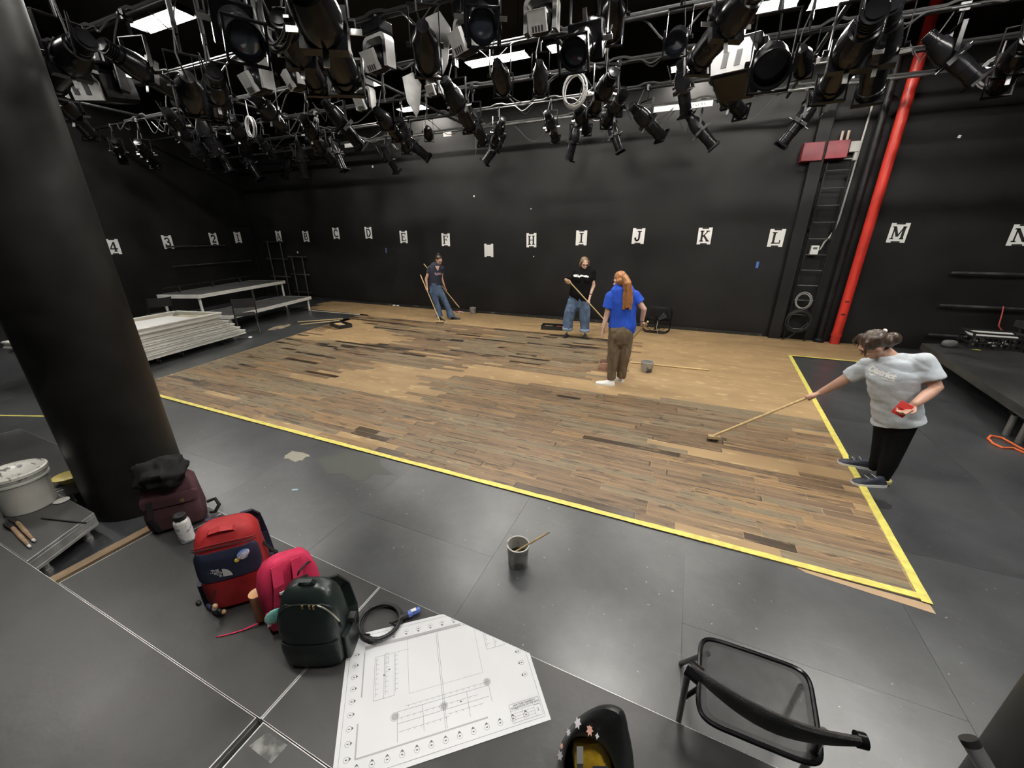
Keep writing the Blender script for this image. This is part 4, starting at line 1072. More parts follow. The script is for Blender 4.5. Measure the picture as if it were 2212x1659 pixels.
MB().box(q + Vector((0.02, 0.0, 0.089)), (0.07, 0.05, 0.006), (0.1, 0.1, 0.4)).build('print', M_WHITE, t)
for k in range(3):
    a = sp(-0.45 + 0.09 * k, 0.25, .60); b2 = sp(-0.15 + 0.07 * k, 0.62, .60)
    tag(MB().cyl(a, b2, 0.012, n=8).build('scrap_rod', mat('dark_rod', (0.08, 0.07, 0.06, 1), 0.5), smooth=True), 'short dark rod lying in the open topmost deck beside the yellow packet', 'rod', 'rods in the topmost deck')

# ------------------------------------------------------------------ folding chairs
def folding_chair(loc, rz, label, m=M_BLACKM):
    t = thing('folding_chair', label, 'chair', loc, rz)
    MB().loft([[Vector((x, y, z)) for x, y in rrect(0.40, 0.39, 0.06)] for z in (0.43, 0.452)]).build('seat', m, t, world=False, smooth=30)
    rings = []
    for i in range(9):
        x = -0.2 + 0.4 * i / 8; b = 0.04 * (1 - (x / 0.2) ** 2)
        rings.append([Vector((x, 0.20 + b, 0.62)), Vector((x, 0.215 + b, 0.62)), Vector((x, 0.265 + b, 0.82)), Vector((x, 0.25 + b, 0.82))])
    MB().loft(rings).build('backrest', m, t, world=False, smooth=40)
    for s in (-1, 1):
        MB().tube([(s * 0.21, 0.27, 0.83), (s * 0.215, 0.13, 0.45), (s * 0.215, -0.24, 0.0)], 0.012, 8).build('front_leg', m, t, world=False, smooth=True)
        MB().tube([(s * 0.19, -0.08, 0.44), (s * 0.19, 0.24, 0.0)], 0.012, 8).build('rear_leg', m, t, world=False, smooth=True)
    MB().cyl((-0.19, 0.18, 0.08), (0.19, 0.18, 0.08), 0.008, n=6).cyl((-0.215, -0.19, 0.07), (0.215, -0.19, 0.07), 0.008, n=6).build('crossbar', m, t, world=False)
    return t
M_CH = mat('black_chair_vinyl', (0.02, 0.02, 0.021, 1), 0.45)
folding_chair((-9.12, 5.66, 0), R(-118), 'black metal folding chair open between the deck stack and lower riser', M_CH)
folding_chair((-10.95, 4.9, 0), R(-100), 'dark folding chair half hidden behind the deck stack', M_CH)

# ------------------------------------------------------------------ mesh chair in the foreground
MESH = bpy.data.materials.new('black_mesh_fabric'); MESH.use_nodes = True
nt = MESH.node_tree; bs = nt.nodes['Principled BSDF']; bs.inputs['Base Color'].default_value = (0.03, 0.03, 0.03, 1); bs.inputs['Roughness'].default_value = 0.6
tr = nt.nodes.new('ShaderNodeBsdfTransparent'); mxs = nt.nodes.new('ShaderNodeMixShader')
tcn = nt.nodes.new('ShaderNodeTexCoord'); nzz = nt.nodes.new('ShaderNodeTexNoise'); nzz.inputs['Scale'].default_value = 18
mrr = nt.nodes.new('ShaderNodeMapRange'); mrr.inputs['To Min'].default_value = 0.42; mrr.inputs['To Max'].default_value = 0.62
nt.links.new(tcn.outputs['Object'], nzz.inputs['Vector']); nt.links.new(nzz.outputs[0], mrr.inputs[0]); nt.links.new(mrr.outputs[0], mxs.inputs[0])
nt.links.new(tr.outputs[0], mxs.inputs[1]); nt.links.new(bs.outputs[0], mxs.inputs[2]); nt.links.new(mxs.outputs[0], nt.nodes['Material Output'].inputs['Surface'])
S0 = 0.45
sc_ = [Vector((.272, 1.436, S0)), Vector((.668, 1.442, S0)), Vector((.640, 1.096, S0 - .01)), Vector((.258, 1.090, S0 - .01))]   # seat corners: front-left, front-right, back-right, back-left
cen = sum(sc_, Vector()) / 4
t = thing('mesh_chair', 'black armless chair with see-through mesh seat and curved back bar', 'chair', (cen.x, cen.y, 0))
def seat_pt(u, v, k=1.0):
    a = sc_[3].lerp(sc_[2], u); b2 = sc_[0].lerp(sc_[1], u); p = a.lerp(b2, v); return cen + (p - cen) * k
ringp = []
N_ = 40
for i in range(N_):
    a = 2 * PI * i / N_; e = 0.30
    x = math.copysign(abs(math.cos(a)) ** e, math.cos(a)); y = math.copysign(abs(math.sin(a)) ** e, math.sin(a))
    ringp.append((0.5 + x * 0.5, 0.5 + y * 0.5))
fr = [seat_pt(u, v) for u, v in ringp]
MB().tube(fr + [fr[0], fr[1]], 0.009, 8).build('seat_frame', M_BLACKM, t, smooth=True)
border = MB(); inner = [seat_pt(u, v, 0.86) for u, v in ringp]
vs = fr + inner; border.add([p + Vector((0, 0, .001)) for p in vs], [(i, (i + 1) % N_, N_ + (i + 1) % N_, N_ + i) for i in range(N_)])
border.build('seat_hem', MESH, t)
MB().add(fr + [p - Vector((0, 0, 0.006)) for p in fr], [tuple(range(N_)), tuple(reversed(range(N_, 2 * N_)))]).build('seat_mesh', MESH, t)
# curved back bar: padded band, ends forward
bl = Vector((.200, 1.105, .66)); br = Vector((.668, 1.075, .66))
rings = []
for i in range(17):
    u = i / 16; p = bl.lerp(br, u) + Vector((0, -0.062 * math.sin(PI * u), 0.0))
    hh = 0.023 + 0.042 * math.sin(PI * u); dd = 0.014 + 0.006 * math.sin(PI * u)
    rings.append([p + Vector((0, math.cos(2 * PI * k / 12) * dd - 0.3 * math.sin(2 * PI * k / 12) * hh, math.sin(2 * PI * k / 12) * hh)) for k in range(12)])
MB().loft(rings).build('back_bar', mat('black_mesh_pad', (0.022, 0.022, 0.022, 1), 0.5, bump=0.5, bscale=300), t, smooth=True)
MB().cyl(bl + Vector((-0.006, 0.005, -0.008)), bl + Vector((0.038, -0.012, -0.012)), 0.03, n=16).build('pivot_hub', M_BLACKM, t, smooth=True)
MB().cyl(br + Vector((-0.005, 0.004, 0)), br + Vector((0.02, 0.008, 0)), 0.022, n=16).build('end_cap', M_BLACKM, t, smooth=True)
lr = G(1778, 1589, .63)
for p0, p1 in ((bl + Vector((-0.002, 0.002, -0.02)), Vector((.246, 1.318, 0.0))), (lr, Vector((.70, 1.31, 0.0)))):
    MB().tube([p0, p0.lerp(p1, 0.5), p1], 0.012, 10).build('rear_leg', M_BLACKM, t, smooth=True)
MB().tube([lr, lr + Vector((0, 0.0, 0.02))], 0.014, 10).build('bracket', M_BLACKM, t, smooth=True)
for p0, p1 in ((seat_pt(.08, .8) - Vector((0, 0, .01)), Vector((.25, 1.62, 0.0))), (seat_pt(.92, .8) - Vector((0, 0, .01)), Vector((.74, 1.63, 0.0)))):
    MB().tube([p0, p1], 0.011, 10).build('front_leg', M_BLACKM, t, smooth=True)
for a, b2 in ((seat_pt(0.02, .35), Vector((.225, 1.22, 0.33))), (seat_pt(0.98, .35), Vector((.655, 1.235, 0.31)))):
    MB().tube([a, b2], 0.009, 8).build('seat_strut', M_BLACKM, t, smooth=True)
# end of a grey rail tube by the right column
a = G(2098, 1606, .86); b2 = G(2135, 1668, .82); d = (b2 - a)
t = thing('seat_rail_tube', 'grey rail tube with black cap beside the right column', 'rail', (a.x + d.x * 6, a.y + d.y * 6, PZ))
MB().tube([a, a + d * 2.0, a + d * 4.5, Vector((a.x + d.x * 6, a.y + d.y * 6, .6)), Vector((a.x + d.x * 6, a.y + d.y * 6, PZ))], 0.019, 12).build('tube', mat('grey_tube', (0.25, 0.25, 0.25, 1), 0.35, 0.3), t, smooth=True)
MB().tube([a - d.normalized() * 0.012, a + d.normalized() * 0.004], 0.0195, 12).build('cap', M_BLACKR, t, smooth=True)
# ------------------------------------------------------------------ soft goods and props
TMP = bpy.data.scenes.new('tmp_build')
def text_mesh(txt, size, bold=0.0):
    cu = bpy.data.curves.new('txt', 'FONT'); cu.body = txt; cu.size = size; cu.align_x = 'CENTER'; cu.align_y = 'CENTER'; cu.offset = bold
    ob = bpy.data.objects.new('txt', cu); TMP.collection.objects.link(ob)
    TMP.view_layers[0].update(); dg = TMP.view_layers[0].depsgraph; me = bpy.data.meshes.new_from_object(ob.evaluated_get(dg))
    bpy.data.objects.remove(ob); bpy.data.curves.remove(cu)
    v = [x.co.copy() for x in me.vertices]; f = [list(p.vertices) for p in me.polygons]
    bpy.data.meshes.remove(me)
    return v, f
def add_text(mb, txt, size, M, c, bold=0.0, shear=0.0):
    v, f = text_mesh(txt, size, bold)
    mb.add([M @ Vector((p.x + shear * p.y, p.y, 0)) + Vector(c) for p in v], f)
def sring(w_, d_, z, p=0.5, n=28, y=0.0, x=0.0, wob=0.0, seed=0.0):
    out = []
    for k in range(n):
        a = 2 * PI * k / n
        cx = math.copysign(abs(math.cos(a)) ** p, math.cos(a)); sy = math.copysign(abs(math.sin(a)) ** p, math.sin(a))
        q = Vector((x + cx * w_ / 2, y + sy * d_ / 2, z))
        if wob: q += Vector((cx, sy, 0)) * wob * noise.noise(Vector((q.x * 14, q.y * 14, z * 11 + seed)))
        out.append(q)
    return out
def sack(rows, p=0.5, wob=0.006, seed=0.0, n=28):
    """rows of (z, width, depth, y-shift[, x-shift])"""
    m = MB(); rr = []
    for r_ in rows: rr.append(sring(r_[1], r_[2], r_[0], p, n, r_[3] if len(r_) > 3 else 0.0, r_[4] if len(r_) > 4 else 0.0, wob, seed))
    m.loft(rr)
    return m
def panel_on(fx, fz, poly_fn, rows=10, cols=14, depth=None):
    pass
def fabric(name, c, rough=0.65, var=0.18, bump=0.5):
    return mat(name, c, rough, var=var, vscale=5, bump=bump, bscale=14, spec=0.25)

RN = fabric('red_nylon', (0.34, 0.022, 0.025, 1), 0.55); NV = fabric('navy_nylon', (0.022, 0.028, 0.055, 1), 0.5); PK = fabric('pink_nylon', (0.62, 0.035, 0.10, 1), 0.6)
DG = mat('dark_green_leatherette', (0.010, 0.017, 0.016, 1), 0.36, var=0.2, vscale=4, bump=0.35, bscale=12); MR = fabric('maroon_canvas', (0.075, 0.032, 0.038, 1), 0.7); BKF = fabric('black_cotton', (0.010, 0.010, 0.010, 1), 0.85)
BRASS = mat('brass_zip', (0.75, 0.6, 0.25, 1), 0.3, 1.0)
def curved_patch(rows, a0, a1, z0, z1, p, off, corner=0.35, n=18, m=12, round_all=True):
    """a patch lying on a sack surface in front (angles a0..a1 about -y), rounded corners"""
    def surf(a, z):
        for (r0, r1) in zip(rows[:-1], rows[1:]):
            if r0[0] <= z <= r1[0]:
                k = (z - r0[0]) / max(1e-6, r1[0] - r0[0]); w_ = r0[1] + (r1[1] - r0[1]) * k; d_ = r0[2] + (r1[2] - r0[2]) * k
                y0 = (r0[3] if len(r0) > 3 else 0) + ((r1[3] if len(r1) > 3 else 0) - (r0[3] if len(r0) > 3 else 0)) * k
                cx = math.copysign(abs(math.cos(a)) ** p, math.cos(a)); sy = math.copysign(abs(math.sin(a)) ** p, math.sin(a))
                v = Vector((cx * w_ / 2, y0 + sy * d_ / 2, z)); o = Vector((cx, sy * 1.2, 0)).normalized()
                return v + o * off, o
    grid = []
    zc, hz = (z0 + z1) / 2, (z1 - z0) / 2
    for j in range(m + 1):
        v = -1 + 2 * j / m
        half = 1 - corner * max(0, (abs(v) - 0.45) / 0.55) ** 2.2
        grid.append([surf(-PI / 2 + ((a0 + a1) / 2 + (a1 - a0) / 2 * (-1 + 2 * i / n) * half), zc + hz * v)[0] for i in range(n + 1)])
    mb = MB()
    W_ = n + 1
    vs = [q for r_ in grid for q in r_]; bk = [q * 1.0 + Vector((0, off * 2.2, 0)) for q in vs]
    fs = []
    for j in range(m):
        for i in range(n): fs.append((j * W_ + i, j * W_ + i + 1, (j + 1) * W_ + i + 1, (j + 1) * W_ + i))
    B = len(vs)
    per = [i for i in range(W_)] + [j * W_ + n for j in range(1, m + 1)] + [m * W_ + i for i in range(n - 1, -1, -1)] + [j * W_ for j in range(m - 1, 0, -1)]
    for i in range(len(per)):
        a, b_ = per[i], per[(i + 1) % len(per)]; fs.append((a, b_, B + b_, B + a))
    mb.add(vs + bk, fs)
    mb.surf = surf
    return mb
# --- red and navy backpack
rows = [(0.0, .25, .17), (0.02, .28, .20), (0.10, .295, .215), (0.22, .30, .22), (0.34, .295, .205, .005), (0.41, .28, .18, .012), (0.45, .25, .145, .02), (0.472, .19, .10, .025), (0.48, .10, .05, .03)]
t = thing('backpack', 'red backpack with navy front pocket and round blue pin', 'backpack', (-2.05, .90, PZ), R(46.5))
sack(rows, 0.55, 0.010, 1).build('body', RN, t, smooth=60, world=False)
pk = curved_patch(rows, -1.05, 1.05, 0.215, 0.375, 0.55, 0.008, 0.25)
fp = pk.build('front_pocket', NV, t, smooth=60, world=False)
ov = curved_patch(rows, -1.0, 1.0, 0.03, 0.205, 0.55, 0.006, 0.1); ov.build('lower_pocket', RN, t, smooth=60, world=False)
for zz, a1 in ((0.385, 1.1), (0.40, 1.15)):
    MB().tube([pk.surf(-PI / 2 + a1 * (-1 + i / 10), zz + 0.018 * math.sin(PI * i / 20))[0] for i in range(21)], 0.003, 6).build('zip', M_BLACKR if zz < .39 else mat('dark_red_piping', (0.15, 0.008, 0.01, 1), 0.6), t, world=False)
MB().strip([(-.07, -.03, .444), (-.05, -.045, .472), (0, -.05, .482), (.05, -.045, .472), (.07, -.03, .444)], (0, .028, .012), .006).build('carry_handle', RN, t, world=False)
pt, o_ = pk.surf(-PI / 2 + 0.32, 0.335); xr = Vector((0, 0, 1)).cross(o_).normalized(); MM = Matrix((xr, o_.cross(xr), o_)).transposed()
pin = MB().lathe([(0, 0.004), (.026, .003), (.03, 0.0)], 20, pt + o_ * .002, MM).build('pin_badge', mat('blue_badge', (0.12, 0.24, 0.62, 1), 0.25, col2=(0.55, 0.68, 0.85, 1), vscale=16, thresh=(0.45, 0.6)), fp, world=False, smooth=True); fp_o = pin
tx = MB(); M2 = MM @ Matrix.Rotation(R(38), 3, 'Z'); random.seed(12)
for row in (.009, -.007):          # print too blurred to read: two lines of blocky marks
    for k in range(5):
        q = Vector((-.020 + .010 * k, row + random.uniform(-.001, .001), 0)); hw, hh = random.uniform(.0022, .004), random.uniform(.004, .006)
        tx.add([M2 @ (q + Vector((x, y, 0))) + pt + o_ * .0066 for x, y in ((-hw, -hh), (hw, -hh), (hw, hh), (-hw, hh))], [(0, 1, 2, 3)])
tag(tx.build('badge_print', M_WHITE, fp, world=False), kind='stuff')
pt2, o2 = pk.surf(-PI / 2 + 0.12, 0.312)
xr = Vector((0, 0, 1)).cross(o2).normalized(); M3 = Matrix((xr, o2.cross(xr), o2)).transposed()
MB().lathe([(0, 0.004), (.010, .003), (.012, 0.0)], 16, pt2 + o2 * .003, M3).build('small_yellow_pin', mat('yellow_badge', (0.8, 0.68, 0.12, 1), 0.3), fp, world=False)
pt3, o3 = pk.surf(-PI / 2 - 0.05, 0.265)
xr = Vector((0, 0, 1)).cross(o3).normalized(); M4 = Matrix((xr, o3.cross(xr), o3)).transposed()
lg = MB()
for i, s in enumerate(('THE', 'NORTH', 'FACE')): add_text(lg, s, .020, M4, pt3 + o3 * .004 + M4 @ Vector((-.022, .018 - .018 * i, 0)), .0008)
dm = [(0.006, -.026)] + [(0.006 + .042 * (1 - math.cos(R(a))) if False else 0.010 + .040 * math.sin(R(a)), -.026 + .052 * math.cos(R(a)) if False else -.026 + .050 * math.cos(R(90 - a)) * 0 + .050 * math.cos(R(a))) for a in range(0, 91, 10)]
lg.add([M4 @ Vector((x, y, 0)) + pt3 + o3 * .004 for x, y in dm], [tuple(range(len(dm)))])
lg.build('logo', M_WHITE, fp, world=False)
for s in (1, -1):
    MB().loft([sring(.05, .13, z, .6, 14, .0, s * .15) for z in (0.02, .1, .17)]).build('side_pocket', NV, t, smooth=60, world=False)
    MB().strip([(s * .08, .11, .45), (s * .10, .16, .38), (s * .11, .17, .25), (s * .13, .13, .08)], (.055, .01, 0), .012).build('shoulder_strap', NV, t, world=False)
MB().strip([(.15, .0, .30), (.175, .02, .22), (.19, .05, .17)], (0, .02, .004), .004).build('compression_strap', M_BLACKR, t, world=False)
kc = Vector((-2.05, .90, PZ)) + Matrix.Rotation(R(46.5), 3, 'Z') @ Vector((-.11, -.13, .0))
k = thing('keychain_charms', 'bunch of small tan and dark charms dangling from the red backpack', 'keychain', kc)
random.seed(2)
for i in range(6):
    p = kc + Vector((random.uniform(-.045, .04), random.uniform(-.03, .03), .03 + .028 * i * .6))
    MB().ell(p, (random.uniform(.012, .02), .012, random.uniform(.012, .02)), 10, 6).build('charm', (mat('tan_charm', (0.5, 0.33, 0.18, 1), 0.5), M_BLACKR, mat('pale_charm', (0.6, 0.58, 0.55, 1), 0.4), NV)[i % 4], k, smooth=True)
MB().tube([kc + Vector((0, 0, .05)), kc + Vector((.01, .01, .12)), kc + Vector((.02, .035, .17))], .003, 6).build('cord', M_BLACKR, k)
# --- pink backpack, leaning
rows = [(0.0, .24, .12), (0.03, .27, .15), (0.12, .28, .16), (0.24, .27, .15), (0.33, .245, .12), (0.38, .19, .08), (0.40, .10, .04)]
t = thing('backpack', 'bright pink backpack slumped behind the dark green backpack', 'backpack', (-1.66, .925, PZ), R(62))
sack(rows, .6, .012, 4).build('body', PK, t, smooth=60, world=False)
curved_patch(rows, -.95, .55, .03, .15, .6, .012, .2).build('front_pocket', PK, t, smooth=60, world=False)
for s in (-.055, .03): MB().strip([(s - .02, -.085, .10), (s - .01, -.095, .2), (s + .01, -.088, .3), (s + .02, -.05, .385)], (.045, 0, 0), .010).build('shoulder_strap', PK, t, world=False)
MB().tube([(.02, -.085, .27), (.05, -.085, .33), (.09, -.07, .345), (.115, -.03, .31), (.12, -.01, .27)], .005, 6).build('black_piping', M_BLACKR, t, world=False)
MB().box((-.035, -.104, .265), (.032, .004, .014)).build('white_tag', M_WHITE, t, world=False)
RI = Matrix.Rotation(R(-62), 3, 'Z'); PKL = Vector((-1.66, .925, PZ))
MB().strip([RI @ (G(*q, PZ) - PKL) + Vector((0, 0, h_)) for q, h_ in (((560, 1352), .02), ((528, 1362), .006), ((500, 1370), .004), ((470, 1377), .004))], (.012, -.010, 0), .004).build('loose_strap', PK, t, world=False)
MB().box((-.115, -.07, .09), (.035, .006, .03), (0, .2, .3)).build('pale_print', mat('pale_pink_print', (0.7, 0.5, 0.5, 1), .6), t, world=False)
tag(MB().cyl((-1.805, .835, PZ), (-1.805, .835, PZ + .17), .032, .034, n=18).build('drink_bottle', mat('orange_bottle', (0.75, 0.33, 0.10, 1), 0.35, col2=(0.8, 0.55, 0.35, 1), vscale=6), smooth=True), 'orange drink bottle standing between the red and pink backpacks', 'bottle')
tag(MB().ell((-1.522, .752, PZ + .245), (.045, .012, .04), 16, 8, Matrix.Rotation(R(60), 3, 'Z')).build('teal_pouch', mat('teal_pouch', (0.10, 0.52, 0.47, 1), 0.4, col2=(0.5, 0.7, 0.65, 1), vscale=12)), 'small teal pouch wedged between pink and dark green backpacks', 'pouch')
# --- dark green backpack
rows = [(0.0, .25, .14), (0.015, .285, .17), (0.10, .295, .185), (0.22, .285, .175), (0.31, .265, .15, .005), (0.37, .235, .12, .01), (0.405, .18, .085, .015), (0.42, .09, .04, .02)]
t = thing('backpack', 'glossy dark green backpack with brass zipper beside the plan drawing', 'backpack', (-1.375, .835, PZ), R(25))
sack(rows, .62, .006, 8).build('body', DG, t, smooth=60, world=False)
curved_patch(rows, -.9, .9, .02, .16, .62, .010, .08).build('front_pocket', DG, t, smooth=60, world=False)
cp = curved_patch(rows, -1.05, 1.05, .165, .36, .62, .006, .5); cp.build('upper_panel', DG, t, smooth=60, world=False)
z_ = [cp.surf(-PI / 2 + 1.3 * (-1 + i / 12), .20 + .165 * math.sin(PI * i / 24) ** .6)[0] for i in range(25)]
MB().tube(z_, .0032, 6).build('zip_tape', M_BLACKR, t, world=False)
MB().tube(z_[15:24], .0042, 6).build('brass_zip', mat('pale_zip', (0.5, 0.48, 0.40, 1), 0.3, 0.8), t, world=False)
for i in (12, 13, 14): MB().box(z_[i] + Vector((0, -.006, -.008)), (.008, .006, .02)).build('zip_pull', BRASS, t, world=False)
for s in (1, -1): MB().strip([(s * .07, .09, .37), (s * .10, .13, .28), (s * .13, .11, .16), (s * .15, .05, .10)], (.045, .01, .01), .010).build('shoulder_strap', DG, t, world=False)
MB().loft([sring(.035, .12, z, .6, 14, .0, .148) for z in (.02, .09, .16)]).build('side_pocket', DG, t, smooth=60, world=False)
MB().box((.165, .02, .19), (.03, .035, .028)).build('strap_buckle', M_BLACKR, t, world=False)
MB().strip([(-.04, .01, .415), (-.025, 0, .44), (.025, 0, .44), (.04, .01, .415)], (0, .02, .0), .005).build('carry_handle', DG, t, world=False)
# --- maroon backpack against the column, jacket over it
rows = [(0.0, .28, .13), (.02, .31, .16), (.12, .32, .17), (.25, .31, .155, .01), (.34, .28, .12, .02), (.39, .2, .07, .03)]
t = thing('backpack', 'maroon canvas backpack leaning at the foot of the black column', 'backpack', (-3.03, 1.10, PZ), R(52))
sack(rows, .5, .012, 12).build('body', MR, t, smooth=60, world=False)
curved_patch(rows, -.9, .95, .03, .19, .5, .014, .15).build('front_pocket', MR, t, smooth=60, world=False)
curved_patch(rows, -.9, .95, .20, .27, .5, .020, .3).build('pocket_flap', MR, t, smooth=60, world=False)
MB().lathe([(0, .004), (.012, .003), (.012, 0)], 12, (.08, -.115, .235), Matrix.Rotation(PI / 2, 3, 'X')).build('snap_button', BRASS, t, world=False)
MB().tube([(.17, .02, .10), (.22, .0, .12), (.235, -.01, .07), (.20, -.01, .02), (.17, 0, .02)], .012, 8).build('strap_loop', M_BLACKR, t, world=False, smooth=True)
for s in (-.09,): MB().strip([(s, -.09, .02), (s - .02, -.115, .14), (s, -.10, .26)], (.03, 0, 0), .006).build('webbing', M_BLACKR, t, world=False)
def cloth_lump(c, r_, seed, sq=(1, 1, 1), amp=.25, n=40, m=24):
    mb = MB(); mb.ell((0, 0, 0), 1.0, n, m)
    out = []
    for p in mb.v:
        p = Vector(p); k = 1 + amp * noise.noise(p * 1.7 + Vector((seed, 0, 0))) + amp * .6 * abs(noise.noise(Vector((p.x * 3.5, p.y * 3.5, p.z * 1.2)) + Vector((0, seed, 0)))) - .1
        out.append(Vector((p.x * sq[0], p.y * sq[1], p.z * sq[2])) * r_ * k + Vector(c))
    mb.v = [tuple(q) for q in out]
    return mb
tag(cloth_lump((-3.06, 1.10, PZ + .40), .16, 3.3, (1.05, .9, .62), .32).build('jacket', BKF, smooth=True), 'crumpled black jacket thrown over the maroon backpack', 'jacket')
# --- sticker bottle
c = Vector((-2.80, 1.015, PZ))
t = thing('water_bottle', 'white water bottle covered in stickers with black screw lid', 'bottle', c)
MB().lathe([(.040, 0), (.044, .004), (.044, .145), (.040, .158), (.028, .168)], 24, c).build('body', mat('sticker_wrap', (0.72, 0.71, 0.68, 1), 0.35, col2=(0.30, 0.32, 0.38, 1), vscale=30, thresh=(0.56, 0.6)), t, smooth=True)
MB().lathe([(.031, .165), (.034, .168), (.034, .198), (.030, .202), (0.0, .202)], 24, c).build('lid', M_BLACKR, t, smooth=True)
MB().strip([c + Vector((.034, 0, .185)), c + Vector((.045, -.01, .2)), c + Vector((.036, -.02, .17))], (0, .01, 0), .003).build('lid_loop', M_BLACKR, t)
# --- stage plan drawing: sheet with the far corner folded over the deck edge
BLc, BRc = Vector((-.92, .461, 0)), Vector((-.262, 1.0, 0))
eu = (BRc - BLc).normalized(); ev = Vector((-eu.y, eu.x, 0)); PWd, PHt = 0.851, 0.61
EDGE_A, EDGE_B = Vector((-1.366, 1.231, 0)), Vector((1.06, 1.187, 0))
en = Vector((-(EDGE_B - EDGE_A).y, (EDGE_B - EDGE_A).x, 0)).normalized()
def paper_pt(s, tt, h=0.0):
    p = BLc + eu * s + ev * tt
    over = (p - EDGE_A).dot(en) - 0.002
    z = PZ + 0.0022 + h
    if over > 0:
        r_ = 0.012
        a = min(over / r_, 1.35)
        q = p - en * over
        rest_ = max(0, over - r_ * 1.35)
        p = q + en * (r_ * math.sin(a) + rest_ * math.cos(1.35)); z = z - r_ * (1 - math.cos(a)) - rest_ * math.sin(1.35)
        p = p + en * h
    return Vector((p.x, p.y, z))
NS, NT = 70, 50
g = MB(); vs = [paper_pt(PWd * i / NS, PHt * j / NT) for j in range(NT + 1) for i in range(NS + 1)]
W_ = NS + 1
fs = [(j * W_ + i, j * W_ + i + 1, (j + 1) * W_ + i + 1, (j + 1) * W_ + i) for j in range(NT) for i in range(NS)]
cpap = paper_pt(PWd / 2, PHt / 2)
t = thing('stage_plan', 'large white stage plan drawing lying on the platform deck', 'paper', cpap)
g.add(vs, fs).build('sheet', mat('plotter_paper', (0.80, 0.81, 0.82, 1), 0.6), t, smooth=True)
ink = MB(); grey = MB()
def pl(mb, pts, wd=0.0012, h=0.0007):
    for a, b_ in zip(pts[:-1], pts[1:]):
        a, b_ = Vector(a), Vector(b_); n_ = max(1, int((b_ - a).length / 0.02)); d = (b_ - a)
        if d.length < 1e-6: continue
        s_ = Vector((-d.y, d.x)).normalized() * wd / 2
        for i in range(n_):
            p, q = a + d * (i / n_), a + d * ((i + 1) / n_)
            if min(p.x, q.x) < 0.003 or max(p.x, q.x) > PWd - .003 or max(p.y, q.y) > PHt - .003: continue
            mb.add([paper_pt(*(p - s_), h), paper_pt(*(q - s_), h), paper_pt(*(q + s_), h), paper_pt(*(p + s_), h)], [(0, 1, 2, 3)])
def rect(mb, x0, y0, x1, y1, wd=.0012): pl(mb, [(x0, y0), (x1, y0), (x1, y1), (x0, y1), (x0, y0)], wd)
def circ(mb, x, y, r_, wd=.001, n=14): pl(mb, [(x + r_ * math.cos(2 * PI * i / n), y + r_ * math.sin(2 * PI * i / n)) for i in range(n + 1)], wd)
rect(ink, .018, .018, PWd - .018, PHt - .018, .0011)
def tick(x, y, dx, dy):
    circ(ink, x, y, .0105, .0009)
    pl(ink, [(x - .004, y), (x + .004, y)], .004)
    s_ = Vector((-dy, dx)); b_ = Vector((x, y)) + Vector((dx, dy)) * .010; tp = b_ + Vector((dx, dy)) * .008
    ink.add([paper_pt(*(b_ + s_ * .007), .0007), paper_pt(*(b_ - s_ * .007), .0007), paper_pt(*tp, .0007)], [(0, 1, 2)])
for i in range(11): tick(.10 + .060 * i, PHt - .05, 0, -1)
for i in range(13): tick(.085 + .056 * i, .045, 0, 1)
for i in range(9): tick(.045, .085 + .052 * i, 1, 0)
for i in range(6): tick(PWd - .05, .20 + .055 * i, -1, 0)
pl(grey, [(.085, PHt - .085), (.77, PHt - .085)], .016)
pl(grey, [(.078, .078), (.60, .078)], .006); pl(grey, [(.078, .078), (.078, .20)], .006); pl(grey, [(.085, .30), (.085, .50)], .006)
pl(ink, [(.085, .50), (.085, PHt - .095), (.12, PHt - .095)], .0012)
def seats(x0, y0, cols, rows_, cw, ch, vert):
    for c_ in range(cols):
        for r_ in range(rows_):
            x, y = x0 + c_ * cw, y0 + r_ * ch
            if vert: pl(ink, [(x, y), (x, y + ch * .9)], .0009); pl(ink, [(x, y + ch * .45), (x + cw * .28, y + ch * .45)], .0009)
            else: pl(ink, [(x, y), (x + cw * .9, y)], .0009); pl(ink, [(x + cw * .45, y), (x + cw * .45, y - ch * .22)], .0009)
for x in (.135, .178, .222): pl(ink, [(x, .27), (x, .465)], .0011)
pl(ink, [(.135, .27), (.222, .27)], .0011); pl(ink, [(.135, .465), (.29, .465)], .0009); rect(ink, .18, .42, .195, .47, .0009)
seats(.142, .285, 3, 8, .043, .022, True)
for x in (.655, .70, .745): pl(ink, [(x, .36), (x, .55)], .0011)
pl(ink, [(.655, .36), (.745, .36)], .0011)
seats(.662, .375, 3, 7, .043, .024, True)
rect(ink, .285, .26, .285 + .33, .52, .0007)
for x in (.425, .432): pl(ink, [(x, .085), (x, PHt - .095)], .0011)
seats(.27, .215, 14, 1, .026, .03, False); seats(.24, .175, 13, 1, .026, .03, False); seats(.24, .125, 8, 1, .026, .03, False); seats(.44, .135, 6, 1, .026, .03, False)
pl(ink, [(.235, .09), (.235, .20), (.63, .20), (.63, .13)], .0011); pl(ink, [(.235, .155), (.62, .155)], .0011); pl(ink, [(.34, .10), (.34, .2)], .0011); pl(ink, [(.53, .10), (.53, .2)], .0011)
for x, y in ((.225, .185), (.625, .215), (.427, .17)):
    circ(ink, x, y, .017, .0009)
    grey.add([paper_pt(x + .014 * math.cos(2 * PI * i / 14), y + .014 * math.sin(2 * PI * i / 14), .0006) for i in range(14)], [tuple(range(14))])
tx0, ty0, tx1, ty1 = PWd - .155, .028, PWd - .024, .098
rect(ink, tx0, ty0, tx1, ty1, .0011)
for k_ in range(1, 5): pl(ink, [(tx0, ty0 + .011 * k_), (tx1 - .03, ty0 + .011 * k_)], .0008)
